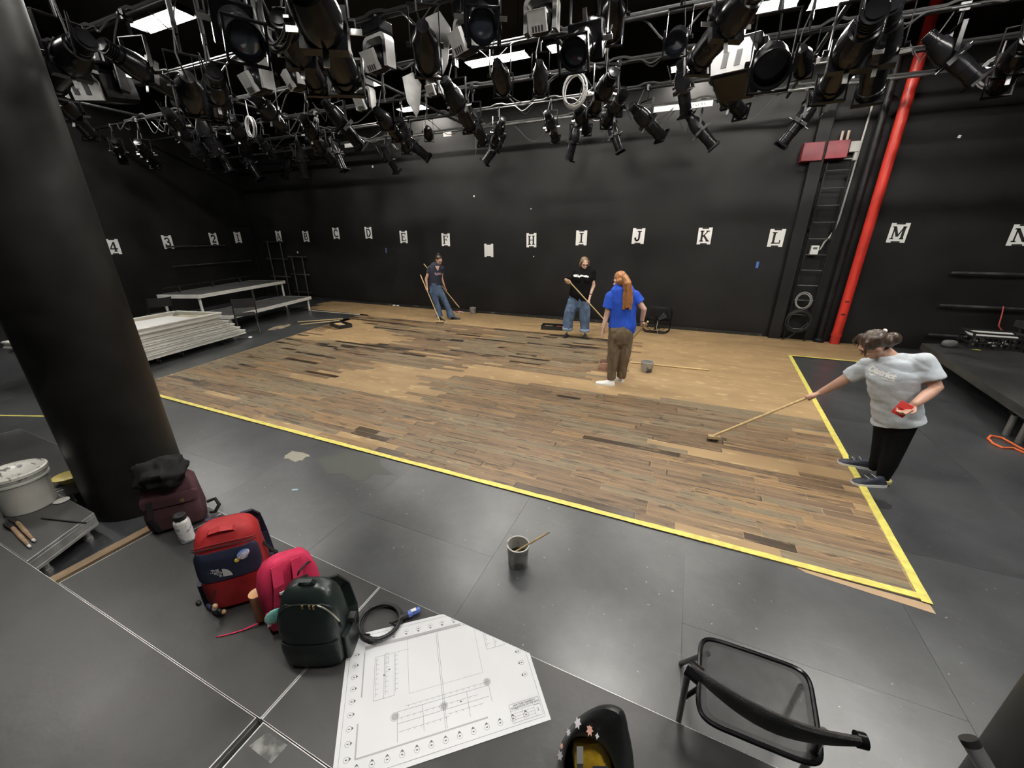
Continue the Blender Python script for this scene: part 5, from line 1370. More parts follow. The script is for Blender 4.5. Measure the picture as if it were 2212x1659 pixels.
pl(ink, [(tx1 - .03, ty0), (tx1 - .03, ty1 - .022)], .0008); pl(ink, [(tx0 + .05, ty0), (tx0 + .05, ty0 + .046)], .0008)
MP = Matrix((eu, ev, Vector((0, 0, 1)))).transposed()
for s_, x, y, sz in (('NEW YORK UNIVERSITY', (tx0 + tx1) / 2, ty1 - .008, .009), ('TISCH SCHOOL OF THE ARTS', (tx0 + tx1) / 2, ty1 - .017, .0095), ('2', tx1 - .015, ty0 + .022, .016), ('DRAWING', tx1 - .015, ty0 + .042, .005), ('NAME', tx0 + .025, ty0 + .0495, .006)):
    add_text(ink, s_, sz, MP, paper_pt(x, y, .0008), .0002)
for x, y in ((.178, .37), (.20, .39), (.50, .168), (.685, .52)): pl(ink, [(x - .004, y), (x + .004, y)], .006)
tag(ink.build('printed_lines', mat('plot_ink', (0.13, 0.13, 0.14, 1), 0.6), t), kind='stuff'); tag(grey.build('printed_shading', mat('plot_grey', (0.45, 0.45, 0.46, 1), 0.6), t), kind='stuff')
# --- cable coil with blue connector
cc = Vector((-1.20, 1.055, PZ + .012))
pts = []
for i in range(54):
    a = 2 * PI * i / 18 + .4; rr = .098 + .010 * math.sin(i * .31)
    pts.append(cc + Vector((math.cos(a) * rr * 1.05, math.sin(a) * rr, .006 * (i / 18))))
cend = Vector((-1.105, 1.132, PZ + .022))
pts += [Vector((-1.145, 1.06, PZ + .03)), cend]
t = thing('power_cord_coil', 'coiled black power cord with blue connector above the plan drawing', 'cable', cc)
MB().tube(pts, .0085, 8).build('cord', M_BLACKR, t, smooth=True)
dd = Vector((.62, .78, .05)).normalized()
MB().tube([cend - dd * .03, cend + dd * .012], .015, 12).build('strain_relief', M_BLACKR, t, smooth=True)
MB().tube([cend + dd * .012, cend + dd * .03, cend + dd * .031, cend + dd * .075], [.018, .018, .015, .015], 14).build('connector', mat('blue_connector', (0.09, 0.17, 0.55, 1), 0.35), t, smooth=True)
MB().box(cend + dd * .04 + Vector((0, 0, .014)), (.018, .03, .004), (0, 0, math.atan2(dd.y, dd.x) - PI / 2)).build('connector_label', M_WHITE, t)
MB().tube([cc + Vector((.06, -.10, .02)), cc + Vector((.03, -.11, .024)), cc + Vector((.0, -.085, .02)), cc + Vector((-.03, -.10, .022))], .004, 6).build('tie', M_BLACKR, t)
# --- floral tote with yellow snack bag
S = Stand(1292, 1690, PZ)
t = thing('tote_bag', 'black floral tote bag slumped open on the deck', 'bag', S.base)
def tp(px, py, near=0.0):
    q = S.at(px, py, near); q.z = max(q.z, PZ + .003); return q
NT_ = 26
out = [(1204, 1640), (1212, 1600), (1228, 1570), (1255, 1540), (1290, 1522), (1318, 1516), (1340, 1524), (1353, 1535), (1358, 1570), (1366, 1600), (1371, 1640), (1372, 1700), (1360, 1745), (1290, 1760), (1225, 1740), (1205, 1700)]
inn = [(1220, 1650), (1226, 1618), (1234, 1600), (1248, 1592), (1262, 1592), (1278, 1598), (1292, 1605), (1304, 1616), (1314, 1630), (1322, 1648), (1330, 1670), (1332, 1700), (1322, 1728), (1285, 1738), (1240, 1728), (1222, 1700)]
back = [tp(x + (1290 - x) * .25, y + (1650 - y) * .25, -.14) for x, y in out]
mid = [tp(x, y, -.05) for x, y in out]; f1 = [tp(x + (1288 - x) * .03, y, .02) for x, y in out]; f2 = [tp(x, y, .045) for x, y in inn]; f3 = [tp(x - (1285 - x) * .02, y - (1665 - y) * .02, .012) for x, y in inn]; f4 = [tp(x - (1285 - x) * .04, y - (1665 - y) * .04, -.035) for x, y in inn]
bg = MB().loft([back, mid, f1, f2, f3, f4], caps=True)
bo = bg.build('bag_body', mat('black_satin', (0.012, 0.013, 0.014, 1), 0.42, bump=0.4, bscale=9), t, smooth=True)
sm_ = bo.modifiers.new('s', 'SUBSURF'); sm_.levels = 2; sm_.render_levels = 2
def flower(px, py, near, m, r_, petals=6):
    c = tp(px, py, near); mb = MB(); n = -ray(px, py).normalized(); xr = Vector((0, 0, 1)).cross(n).normalized(); u = n.cross(xr)
    P = []
    for i in range(petals * 2):
        rr = r_ if i % 2 == 0 else r_ * .55; a = PI * i / petals; P.append(c + xr * math.cos(a) * rr * .7 + u * math.sin(a) * rr + n * .004)
    P2 = [p + n * .0015 for p in P]; mb.loft([P, P2]); mb.build('printed_flower', m, bo)
PF = mat('pale_print', (0.55, 0.53, 0.56, 1), .6); PP = mat('peach_print', (0.60, 0.32, 0.26, 1), .6)
flower(1248, 1562, .035, PF, .018); flower(1274, 1577, .04, PP, .018, 7); flower(1228, 1582, .03, PF, .012); flower(1210, 1632, .03, PF, .016); flower(1290, 1590, .043, PF, .010, 4); flower(1213, 1612, .028, PP, .010)
sn = thing('snack_bag', 'yellow snack bag standing inside the floral tote', 'snack bag', tp(1282, 1745, -.01))
rings = []
for (y, x0, x1, d) in ((1603, 1240, 1296, .006), (1606, 1238, 1298, .010), (1622, 1236, 1306, .028), (1650, 1238, 1318, .04), (1690, 1243, 1324, .045), (1735, 1248, 1322, .03)):
    c_ = [tp(x0 + (x1 - x0) * k / 10, y, .022) for k in range(11)]
    rings.append([p + S.n * -1 * d * math.sin(PI * k / 10) ** .5 for k, p in enumerate(c_)] + [p + S.n * .012 for p in reversed(c_)])
MB().loft(rings).build('bag', mat('yellow_foil', (0.80, 0.52, 0.035, 1), 0.32, var=.15, vscale=30, bump=.5, bscale=30), sn, smooth=60)
MB().loft([[tp(1246, y, d), tp(1260, y, d), tp(1260, y, d - .003), tp(1246, y, d - .003)] for y, d in ((1612, 0.054), (1650, 0.070), (1700, 0.074))]).build('white_stripe', M_WHITE, sn)
MB().loft([[tp(1280, y, d), tp(1314, y, d), tp(1314, y, d - .003), tp(1280, y, d - .003)] for y, d in ((1655, 0.077), (1680, 0.080))]).build('blue_label', mat('label_blue', (0.35, 0.38, 0.62, 1), .4), sn)
# --- white pail, yellow bowl, pail rim, brushes on the left deck
c = Vector((-4.27, .755, PZ))
t = thing('paint_pail', 'big white plastic paint pail with a paint-smeared lid', 'bucket', c)
MB().lathe([(.130, 0), (.134, .004), (.150, .235)], 32, c).build('pail', mat('white_pail', (0.62, 0.61, 0.55, 1), 0.4, var=.1, vscale=5), t, smooth=True)
MB().lathe([(.150, .235), (.163, .237), (.163, .25), (.152, .252), (.152, .262), (.160, .264), (.160, .278), (.150, .28)], 32, c).build('rim', mat('smeared_rim', (0.62, 0.62, 0.57, 1), 0.4, col2=(0.05, 0.05, 0.05, 1), vscale=9, thresh=(.55, .62)), t, smooth=60)
MB().lathe([(.160, .281), (.168, .283), (.168, .303), (.158, .308), (.150, .296), (0, .296)], 32, c).build('lid', mat('smeared_lid', (0.72, 0.71, 0.64, 1), 0.35, col2=(0.06, 0.055, 0.05, 1), vscale=7, stretch=(1, 3, 1), thresh=(.55, .62)), t, smooth=60)
c = Vector((-4.36, .965, PZ)) if False else Vector((-4.42, 1.02, PZ))
MB_b = MB().lathe([(.045, 0), (.05, .004), (.085, .055), (.092, .057), (.088, .06), (.078, .052), (.04, .012), (0, .012)], 28, c)
tag(MB_b.build('mixing_bowl', mat('paint_yellow_bowl', (0.72, 0.56, 0.05, 1), 0.35, col2=(0.85, 0.75, 0.35, 1), vscale=8), smooth=60), 'small yellow mixing bowl beside the white paint pail', 'bowl')
c = Vector((-4.13, .872, PZ)); tag(MB().lathe([(0, .001), (.042, .001), (.045, .006), (.042, .008), (0, .004)], 22, c).build('container_lid', mat('clear_lid', (0.5, 0.5, 0.46, 1), 0.3), smooth=60), 'round clear container lid smeared with paint beside the bowl', 'lid')
for k in range(2):
    a = Vector((-3.66 - .05 * k, .56 + .036 * k, PZ + .0135)); b2 = a + Vector((-.34, .03, 0))
    t = thing('paint_brush', ['wooden handled brush lying closest to the deck edge', 'wooden handled brush lying toward the white pail'][k], 'brush', a)
    MB().tube([a, a.lerp(b2, .5), b2], [.009, .013, .012], 10).build('handle', mat('dirty_wood', (0.30, 0.20, 0.12, 1), .5, var=.3, vscale=15), t, smooth=True)
    MB().tube([a + Vector((.02, 0, 0)), a], [.007, .009], 10).build('pale_tip', M_WHITE, t, smooth=True)
    MB().box(b2 + Vector((-.05, 0, 0)), (.1, .030, .022)).build('bristles', M_BLACKR, t)
tag(MB().cyl((-3.62, .82, PZ + .006), (-3.98, .72, PZ + .006), .006, n=8).build('black_stick', M_INK), 'thin black stick lying across the pail deck', 'stick')
# ------------------------------------------------------------------ painting gear on the floor
PL = mat('cloudy_plastic', (0.42, 0.42, 0.39, 1), 0.3, col2=(0.06, 0.06, 0.055, 1), vscale=9, thresh=(.5, .62))
def tub(c, r0, r1, h, label, m, inside, name='paint_tub', lvl=.35, handle=False):
    c = Vector(c)
    t = thing(name, label, 'bucket', c)
    MB().lathe([(r0, 0), (r0 + .002, .003), (r1, h - .012), (r1 + .005, h - .01), (r1 + .005, h), (r1 - .004, h), (r0 - .002, .008), (0, .008)], 26, c).build('tub', m, t, smooth=60)
    MB().lathe([(0, h * lvl + .002), (r0 * .97 + (r1 - r0) * lvl, h * lvl)], 26, c).build('paint', inside, t)
    if handle:
        MB().tube([c + Vector((math.cos(a) * r1 * 1.04, math.sin(a) * .02, h - .01 - math.sin(a) * .0)) + Vector((0, math.sin(a) * .06, 0)) for a in [PI * i / 12 for i in range(13)]], .003, 6).build('bail', M_STEEL, t)
    return t
WETP = mat('wet_dark_paint', (0.018, 0.015, 0.010, 1), 0.12)
c = G(1119, 1216); tub(c, .063, .073, .165, 'clear paint bucket with dark wash standing alone on the black floor', PL, WETP, lvl=.45)
t = thing('stir_stick', 'wooden brush handle leaning over the rim of the lone bucket', 'stick', c)
sd_ = Stand(1119, 1216).side
a = c - sd_ * .035 + Vector((0, 0, .085)); rim_ = c + sd_ * .078 + Vector((0, 0, .171)); b_ = a + (rim_ - a) * 2.0     # rests on the rim
MB().tube([a, b_], [.006, .007], 8).build('handle', M_WOOD, t, smooth=True); MB().tube([b_, b_ + (b_ - a).normalized() * .02], .0072, 8).build('grey_tip', LG, t, smooth=True)
WZ = WT + .002
tub(G(1396, 803) + Vector((0, 0, WT)), .085, .10, .17, 'clear paint bucket standing beside the woman in blue shirt', PL, WETP)
tub(Vector((-5.60, 9.93, WT)), .08, .095, .17, 'grey paint bucket against the back wall', mat('grey_tub', (0.22, 0.2, 0.2, 1), .45, col2=(0.4, 0.38, 0.37, 1), vscale=14), WETP)
def stick(a, b_, label, m=M_WOOD, r_=.0125, name='wooden_pole', cat='pole'):
    return tag(MB().tube([Vector(a), Vector(b_)], r_, 10).build(name, m, smooth=True), label, cat)
def broom(a, b_, label, head_dir, head=.26, bm=None, zf=None):
    """handle from a (top) to b (at the head); head block with bristles on the floor"""
    a, b_ = Vector(a), Vector(b_); t = thing('push_broom', label, 'broom', (b_.x, b_.y, WT))
    MB().tube([a, b_ + Vector((0, 0, .02))], .0125, 10).build('handle', M_WOOD, t, smooth=True)
    hd = Vector(head_dir).normalized()
    MB().beam(Vector((b_.x, b_.y, b_.z)) - hd * head / 2, Vector((b_.x, b_.y, b_.z)) + hd * head / 2, .055, .03).build('head_block', bm or M_WOOD, t)
    br = MB(); n_ = int(head / .018); random.seed(int(abs(b_.x) * 100))
    for i in range(n_):
        for k in (-.02, 0, .02):
            p = b_ + hd * (-head / 2 + .012 + .018 * i) + Vector((-hd.y, hd.x, 0)) * k
            e = Vector((p.x + random.uniform(-.012, .012), p.y + random.uniform(-.012, .012), WT + .003 if zf is None else zf))
            br.tube([Vector((p.x, p.y, b_.z - .014)), e], [.008, .006], 4)
    tag(br.build('bristles', mat('dark_bristle', (0.05, 0.045, 0.035, 1), .8), t), kind='stuff')
    return t
zz = WT + .014
stick(G(1362, 785) + Vector((0, 0, zz)), G(1531, 802) + Vector((0, 0, zz)), 'pale wooden pole lying behind the woman in blue shirt')
stick(G(1130, 702) + Vector((0, 0, zz)), G(1294, 704) + Vector((0, 0, zz)), 'pale wooden pole lying behind the woman in black shirt')
def tray(c, rz, w_, l_, h_, label, m, inside, extra=None):
    t = thing('paint_tray', label, 'tray', c, rz)
    MB().bbox((-w_ / 2, -l_ / 2, 0), (w_ / 2, l_ / 2, .004)).build('base', m, t, world=False)
    for lo, hi in (((-w_ / 2, -l_ / 2, .004), (-w_ / 2 + .006, l_ / 2, h_)), ((w_ / 2 - .006, -l_ / 2, .004), (w_ / 2, l_ / 2, h_)), ((-w_ / 2 + .006, -l_ / 2, .004), (w_ / 2 - .006, -l_ / 2 + .006, h_)), ((-w_ / 2 + .006, l_ / 2 - .006, .004), (w_ / 2 - .006, l_ / 2, h_))):
        MB().bbox(lo, hi).build('side', m, t, world=False)
    MB().bbox((-w_ / 2 + .008, -l_ / 2 + .008, .005), (w_ / 2 - .008, l_ / 2 - .008, .015)).build('paint', inside, t, world=False)
    if extra:
        MB().bbox((w_ * .08, -l_ * .2, .016), (w_ * .38, l_ * .15, .07)).build('sponge', extra, t, world=False)
        MB().bbox((-w_ * .4, -l_ * .25, .016), (-w_ * .1, l_ * .25, .06)).build('brush_block', M_WOOD, t, world=False)
    return t
REDP = mat('red_sponge', (0.55, 0.06, 0.05, 1), .6)
p = G(1198, 711); tray((p.x, p.y, WT), R(10), .62, .3, .10, 'black paint tray with red sponge beside the woman in black shirt', M_BLACKR, WETP, REDP)
p = TRAY_B = G(1316, 797); tray((p.x, p.y, WT), R(8), .34, .26, .12, 'dirty pink paint tray at the feet of the woman in blue shirt', mat('dirty_pink', (0.30, 0.13, 0.10, 1), .5, col2=(0.45, 0.3, 0.22, 1), vscale=9), WETP)
p = G(737, 706); tray((p.x, p.y, WT), R(-20), .55, .32, .09, 'black paint tray with brushes near the left risers', M_BLACKR, WETP, mat('tan_sponge', (0.6, 0.4, 0.25, 1), .6))
stick(G(644, 697) + Vector((0, 0, .02)), G(742, 699) + Vector((0, 0, .125)), 'pale broom pole leaning on the paint tray near left risers, upper one')
stick(G(650, 703) + Vector((0, 0, .02)), G(735, 704) + Vector((0, 0, .137)), 'pale broom pole leaning on the paint tray near left risers, lower one')
p = G(995, 675); t = thing('red_cloth', 'small red cloth lying by the wall near the grey bucket', 'cloth', (p.x, 9.86, WT))
cloth_lump((p.x, 9.86, WT + .022), .1, 5.5, (1.5, .7, .25), .3, 20, 12).build('cloth', mat('red_cloth_m', (0.5, 0.05, 0.05, 1), .8, col2=(0.6, 0.5, 0.45, 1), vscale=14), t, smooth=True)
for px in (851, 859): 
    p = WY(px, 657, 9.98); tag(cloth_lump((p.x, 9.98, .03 + WT), .05, px * .1, (1.3, .8, .5), .3, 16, 10).build('white_rag', M_WHITE, smooth=True), 'small crumpled white rag against the wall base below letter E', 'rag', 'white rags by the wall')
pp = [(-9.02, 6.02), (-8.86, 6.3), (-9.0, 6.62), (-9.16, 6.75), (-9.24, 6.4), (-9.12, 6.15)]
tag(MB().prism(pp, .0006, .003).build('cardboard_scrap', mat('cardboard', (0.30, 0.24, 0.15, 1), .8, col2=(0.05, 0.05, 0.05, 1), vscale=6, thresh=(.5, .6))), 'torn brown cardboard scrap on the floor before the left risers', 'cardboard')
p = G(541, 731); tag(cloth_lump((p.x, p.y, .022), .04, 1.2, (1, 1, .6), .3, 14, 9).build('paper_ball', M_WHITE, smooth=True), 'small white crumpled paper ball beside the deck stack', 'paper')
p = G(637, 1058); tag(MB().box((p.x, p.y, .0012), (.05, .018, .0015), (0, 0, .5)).build('floor_tape_scrap', mat('pale_blue_tape', (0.35, 0.55, 0.62, 1), .6)), 'small pale blue tape scrap on the black floor', 'tape')
# dried paint spills on the black floor
for px, py, s_, m_, lb in ((640, 985, .12, (0.30, 0.28, 0.22, 1), 'pale dried glue blot on black floor before the tape'), (762, 1000, .32, (0.045, 0.05, 0.042, 1), 'grey dried puddle mark on black floor beside the yellow tape'), (1890, 1085, .10, (0.015, 0.015, 0.016, 1), 'dark wet drip beside the grey shirt woman shoes')):
    p = G(px, py); random.seed(px)
    tag(MB().prism([(p.x + s_ * 1.5 * math.cos(2 * PI * i / 18) * random.uniform(.6, 1.1), p.y + s_ * .8 * math.sin(2 * PI * i / 18) * random.uniform(.6, 1.1)) for i in range(18)], .0003, .0009).build('paint_blot', mat('blot_%d' % px, m_, .45)), lb, 'stain')
# floor fan at the wall
c = Vector((-.52, 9.45, WT))
t = thing('floor_fan', 'black floor fan with rounded cage standing against the back wall', 'fan', c)
fc = c + Vector((0, 0, .30))
for r_ in (.05, .11, .17, .22, .265):
    for y in (-.07, .07): MB().tube([fc + Vector((math.cos(2 * PI * i / 24) * r_, y * (1 - (r_ / .265) ** 2 * .5), math.sin(2 * PI * i / 24) * r_)) for i in range(25)], .003, 5).build('grille_ring', M_BLACKM, t)
for y in (-.07, .07): MB().tube([fc + Vector((x, y, z)) for x, z in rrect(.60, .56, .12, 6)] + [fc + Vector((x, y, z)) for x, z in rrect(.60, .56, .12, 6)[:2]], .012, 8).build('frame', M_BLACKM, t, smooth=True)
for x in (-.29, .29): MB().bbox((fc.x + x - .01, fc.y - .07, fc.z - .12), (fc.x + x + .01, fc.y + .07, fc.z + .12)).build('side_bracket', M_BLACKM, t)
MB().bbox((fc.x - .29, fc.y + .05, fc.z - .02), (fc.x + .29, fc.y + .07, fc.z + .02)).build('motor_bar', M_BLACKM, t)
sp_ = MB()
for i in range(16):
    a = 2 * PI * i / 16; sp_.tube([fc + Vector((math.cos(a) * .03, -.075, math.sin(a) * .03)), fc + Vector((math.cos(a) * .268, -.05, math.sin(a) * .268))], .0022, 4)
sp_.build('grille_spokes', M_BLACKM, t)
for i in range(3):
    a = 2 * PI * i / 3 + .5; d = Vector((math.cos(a), 0, math.sin(a))); s_ = Vector((-math.sin(a), 0, math.cos(a)))
    MB().add([fc + d * .03 + s_ * .03 + Vector((0, .02, 0)), fc + d * .2 + s_ * .1 + Vector((0, .03, 0)), fc + d * .23 - s_ * .03 + Vector((0, -.02, 0)), fc + d * .05 - s_ * .03 + Vector((0, -.02, 0))] + [fc + d * .03 + s_ * .03 + Vector((0, .024, 0)), fc + d * .2 + s_ * .1 + Vector((0, .034, 0)), fc + d * .23 - s_ * .03 + Vector((0, -.016, 0)), fc + d * .05 - s_ * .03 + Vector((0, -.016, 0))],
             [(3, 2, 1, 0), (4, 5, 6, 7), (0, 1, 5, 4), (1, 2, 6, 5), (2, 3, 7, 6), (3, 0, 4, 7)]).build('blade', M_BLACKR, t)
MB().cyl(fc + Vector((0, -.08, 0)), fc + Vector((0, .09, 0)), .045, n=16).build('motor', M_BLACKM, t, smooth=True)
MB().tube([c + Vector((.03, -.08, .30)), c + Vector((.02, -.11, .15)), c + Vector((.08, -.2, .012)), c + Vector((.2, -.1, .012))], .006, 6).build('cord', mat('pale_cord', (0.35, 0.33, 0.28, 1), .5), t, smooth=True)
# ------------------------------------------------------------------ milk crate and cords on the right
c = Vector((4.62, 8.72, .4)); t = thing('milk_crate', 'black milk crate full of pale hardware on the right riser', 'crate', c)
w_, d_, h_ = .62, .36, .27
for sx in (-1, 1):
    for sy in (-1, 1): MB().box(c + Vector((sx * (w_ / 2 - .012), sy * (d_ / 2 - .012), h_ / 2)), (.024, .024, h_)).build('post', M_BLACKR, t)
for z in (.012, h_ * .35, h_ * .7, h_ - .02):
    for s_ in (-1, 1):
        MB().box(c + Vector((0, s_ * (d_ / 2 - .006), z)), (w_ - .05, .012, .028 if z > .2 else .016)).build('slat', M_BLACKR, t)
        MB().box(c + Vector((s_ * (w_ / 2 - .006), 0, z)), (.012, d_ - .05, .028 if z > .2 else .016)).build('slat', M_BLACKR, t)
for k in range(9):
    for s_ in (-1, 1): MB().box(c + Vector((-w_ / 2 + .065 * (k + .8), s_ * (d_ / 2 - .006), h_ * .4)), (.010, .011, h_ * .7)).build('bar', M_BLACKR, t)
MB().box(c + Vector((0, 0, .006)), (w_ - .04, d_ - .04, .01)).build('bottom', M_BLACKR, t)
random.seed(6)
MB().box(c + Vector((0, .06, h_ * .78)), (w_ - .05, d_ * .5, .012), (.25, 0, 0)).build('pale_board', M_WHITE, t)
for k in range(16):
    p = c + Vector((random.uniform(-.25, .25), random.uniform(-.13, -.02), random.uniform(.04, .16)))
    tag(MB().tube([p, p + Vector((random.uniform(-.06, .06), random.uniform(-.03, .03), random.uniform(-.02, .03)))], random.uniform(.012, .022), 7).build('hardware_piece', (mat('pale_hw', (0.6, 0.57, 0.5, 1), .4), M_STEEL)[k % 2]), 'pale metal hardware piece lying inside the milk crate', 'hardware', 'hardware in the milk crate')
a = WY(2168, 662, YW - .13); tag(MB().tube([a, a + Vector((-.01, -.06, -.12)), a + Vector((-.06, -.2, -.32)), Vector((4.85, 8.95, .62)), Vector((4.8, 8.78, .585))], .010, 7).build('extension_lead', mat('dull_red_cord', (0.40, 0.06, 0.06, 1), .5), smooth=True), 'dull red cord hanging from the wall rail into the crate', 'cord')
tag(MB().ell((4.05, 8.50, .46), (.10, .05, .062), 14, 8, p=.8).build('grey_cover', mat('grey_lump', (0.10, 0.10, 0.10, 1), .6), smooth=True), 'rounded grey plastic cover lying on riser beside the crate', 'cover')
p = G(2105, 755, .4); tag(MB().prism([(p.x - .05, p.y - .02), (p.x + .06, p.y - .03), (p.x + .03, p.y + .02)], .401, .404).build('yellow_scrap', M_TAPE), 'little yellow tape scrap before the milk crate', 'tape')
OC = mat('orange_cord', (0.75, 0.16, 0.05, 1), .4)
pts = [G(*q, .012) for q in ((2300, 1010), (2212, 978), (2190, 968), (2165, 967), (2145, 958), (2134, 947), (2140, 941), (2165, 946), (2185, 957), (2205, 968), (2240, 985), (2320, 1012))]
tag(MB().tube(pts, .011, 8).build('extension_cable', OC, smooth=True), 'orange extension cord looped on the floor under right riser', 'cord')

# ------------------------------------------------------------------ people
SKIN = mat('skin', (0.56, 0.33, 0.24, 1), .5, var=.06, vscale=10); SKIN2 = mat('pale_skin', (0.62, 0.40, 0.31, 1), .5, var=.06, vscale=10)
EYEM = mat('eye_dark', (0.03, 0.02, 0.015, 1), .2); LIP = mat('lip', (0.42, 0.14, 0.12, 1), .5)
def fused(mb, name, m, parent, voxel=.008, it=8, fold=None):
    me = bpy.data.meshes.new('tmp'); me.from_pydata(mb.v, [], mb.f)
    ob = bpy.data.objects.new('tmp', me); TMP.collection.objects.link(ob)
    rm = ob.modifiers.new('r', 'REMESH'); rm.mode = 'VOXEL'; rm.voxel_size = voxel
    if it:
        sm = ob.modifiers.new('s', 'SMOOTH'); sm.factor = .5; sm.iterations = it
    TMP.view_layers[0].update(); dg = TMP.view_layers[0].depsgraph
    out = bpy.data.meshes.new_from_object(ob.evaluated_get(dg))
    bpy.data.objects.remove(ob); bpy.data.meshes.remove(me)
    out.name = name
    off = Vector(parent.location)
    n_ = len(out.vertices)
    co = [0.0] * (3 * n_); no = [0.0] * (3 * n_)
    out.vertices.foreach_get('co', co); out.vertices.foreach_get('normal', no)
    if fold:
        amp, sc, st = fold
        for i in range(0, 3 * n_, 3):
            q = Vector((co[i] * st[0] * sc, co[i + 1] * st[1] * sc, co[i + 2] * st[2] * sc))
            d = amp * (abs(noise.noise(q)) * 1.6 - .5 + .4 * noise.noise(q * 2.3))
            co[i] += no[i] * d; co[i + 1] += no[i + 1] * d; co[i + 2] += no[i + 2] * d
    for i in range(0, 3 * n_, 3):
        co[i] -= off.x; co[i + 1] -= off.y; co[i + 2] -= off.z
    out.vertices.foreach_set('co', co); out.update()
    out.materials.clear(); out.materials.append(m)
    out.polygons.foreach_set('material_index', [0] * len(out.polygons))
    out.polygons.foreach_set('use_smooth', [True] * len(out.polygons))
    o = bpy.data.objects.new(name, out); COL.objects.link(o); o.parent = parent
    return o
class Head:
    def __init__(s, c, face, up, k=1.0):
        s.c = Vector(c); s.f = Vector(face).normalized(); s.u = Vector(up).normalized(); s.r = s.f.cross(s.u).normalized(); s.u = s.r.cross(s.f).normalized(); s.k = k
        s.M = Matrix((s.r, s.f, s.u)).transposed()
    def p(s, x, y, z): return s.c + (s.r * x + s.f * y + s.u * z) * s.k
    def skin(s, mb):
        k = s.k
        mb.ell(s.p(0, -.012, .030), (.073 * k, .092 * k, .085 * k), 20, 12, s.M)
        mb.ell(s.p(0, .020, -.030), (.060 * k, .068 * k, .078 * k), 18, 12, s.M)
        mb.ell(s.p(0, .050, -.088), (.032 * k, .032 * k, .026 * k), 12, 8, s.M)
        mb.tube([s.p(0, .086, .012), s.p(0, .100, -.022), s.p(0, .090, -.034)], [.009 * k, .014 * k, .010 * k], 8, rnd=True)
        mb.tube([s.p(-.05, .068, .030), s.p(0, .086, .036), s.p(.05, .068, .030)], [.010 * k, .012 * k, .010 * k], 8, rnd=True)
        for q in (-1, 1):
            mb.ell(s.p(q * .074, -.012, -.008), (.010 * k, .018 * k, .030 * k), 10, 8, s.M)
            mb.ell(s.p(q * .038, .062, -.030), (.020 * k, .018 * k, .020 * k), 10, 8, s.M)
        mb.tube([s.p(-.02, .084, -.060), s.p(0, .091, -.059), s.p(.02, .084, -.060)], [.007 * k, .009 * k, .007 * k], 8, rnd=True)
    def details(s, t, brow):
        k = s.k
        for q in (-1, 1):
            MB().ell(s.p(q * .032, .081, .010), (.013 * k, .008 * k, .006 * k), 10, 6, s.M).build('eye', EYEM, t)
            MB().tube([s.p(q * .016, .089, .030), s.p(q * .034, .087, .036), s.p(q * .052, .074, .030)], .0042 * k, 6).build('eyebrow', brow, t)
        MB().tube([s.p(-.021, .088, -.060), s.p(0, .097, -.058), s.p(.021, .088, -.060)], [.003 * k, .0055 * k, .003 * k], 6).build('mouth', LIP, t)
def finger(mb, pts, r_=.0085): mb.tube(pts, [r_ * 1.05] + [r_] * (len(pts) - 2) + [r_ * .85], 8, rnd=True)
def grip(mb, wrist, pole_pt, pole_dir, rp=.0125, away=None, k=1.0):
    """hand closed round a pole: palm on the wrist side, four fingers wrap, the thumb comes over from the other side"""
    d = Vector(pole_dir).normalized(); w_ = Vector(wrist) - Vector(pole_pt); w_ -= d * w_.dot(d)
    x = w_.normalized(); y = d.cross(x).normalized()
    R_ = rp + .010 * k
    c = Vector(pole_pt)
    mb.ell(c + x * (R_ + .012), (.016 * k, .030 * k, .044 * k), 12, 8, Matrix((x, y, d)).transposed())
    mb.tube([Vector(wrist), c + x * (R_ + .02)], [.024 * k, .022 * k], 12, rnd=True, sq=(1, .8))
    for i in range(4):
        o = d * (-.030 + .020 * i) * k
        ln = (.85, 1.0, .97, .8)[i]
        pts = []
        for a in (10, 55, 100, 145, 190):
            a2 = R(a * ln); pts.append(c + o + x * math.cos(a2) * R_ * 1.05 + y * math.sin(a2) * R_ * 1.05)
        finger(mb, pts, .0085 * k)
    pts = [c - d * .036 * k + x * (R_ + .012), c - d * .040 * k + x * R_ * .6 - y * R_ * .95, c - d * .028 * k - x * R_ * .35 - y * R_ * 1.05]
    finger(mb, pts, .0098 * k)
def open_hand(mb, wrist, tip_dir, palm_n, k=1.0, curl=.35):
    d = Vector(tip_dir).normalized(); n = Vector(palm_n); n = (n - d * n.dot(d)).normalized(); s_ = d.cross(n).normalized()
    W0 = Vector(wrist)
    mb.tube([W0, W0 + d * .04 * k, W0 + d * .085 * k], [.024 * k, .034 * k, .036 * k], 12, rnd=True, sq=(1, .45), up=n)
    for i in range(4):
        b = W0 + d * (.085 + (.0, .008, .006, -.004)[i]) * k + s_ * (-.027 + .018 * i) * k
        L = (.062, .074, .070, .055)[i] * k
        p1 = b + (d * math.cos(curl * .6) + n * math.sin(curl * .6)) * L * .5; p2 = p1 + (d * math.cos(curl * 1.8) + n * math.sin(curl * 1.8)) * L * .5
        finger(mb, [b - d * .02 * k, b, p1, p2], .0085 * k)
    b = W0 + d * .03 * k - s_ * .026 * k
    finger(mb, [b, b - s_ * .028 * k + d * .030 * k + n * .01, b - s_ * .030 * k + d * .058 * k + n * .02], .0098 * k)
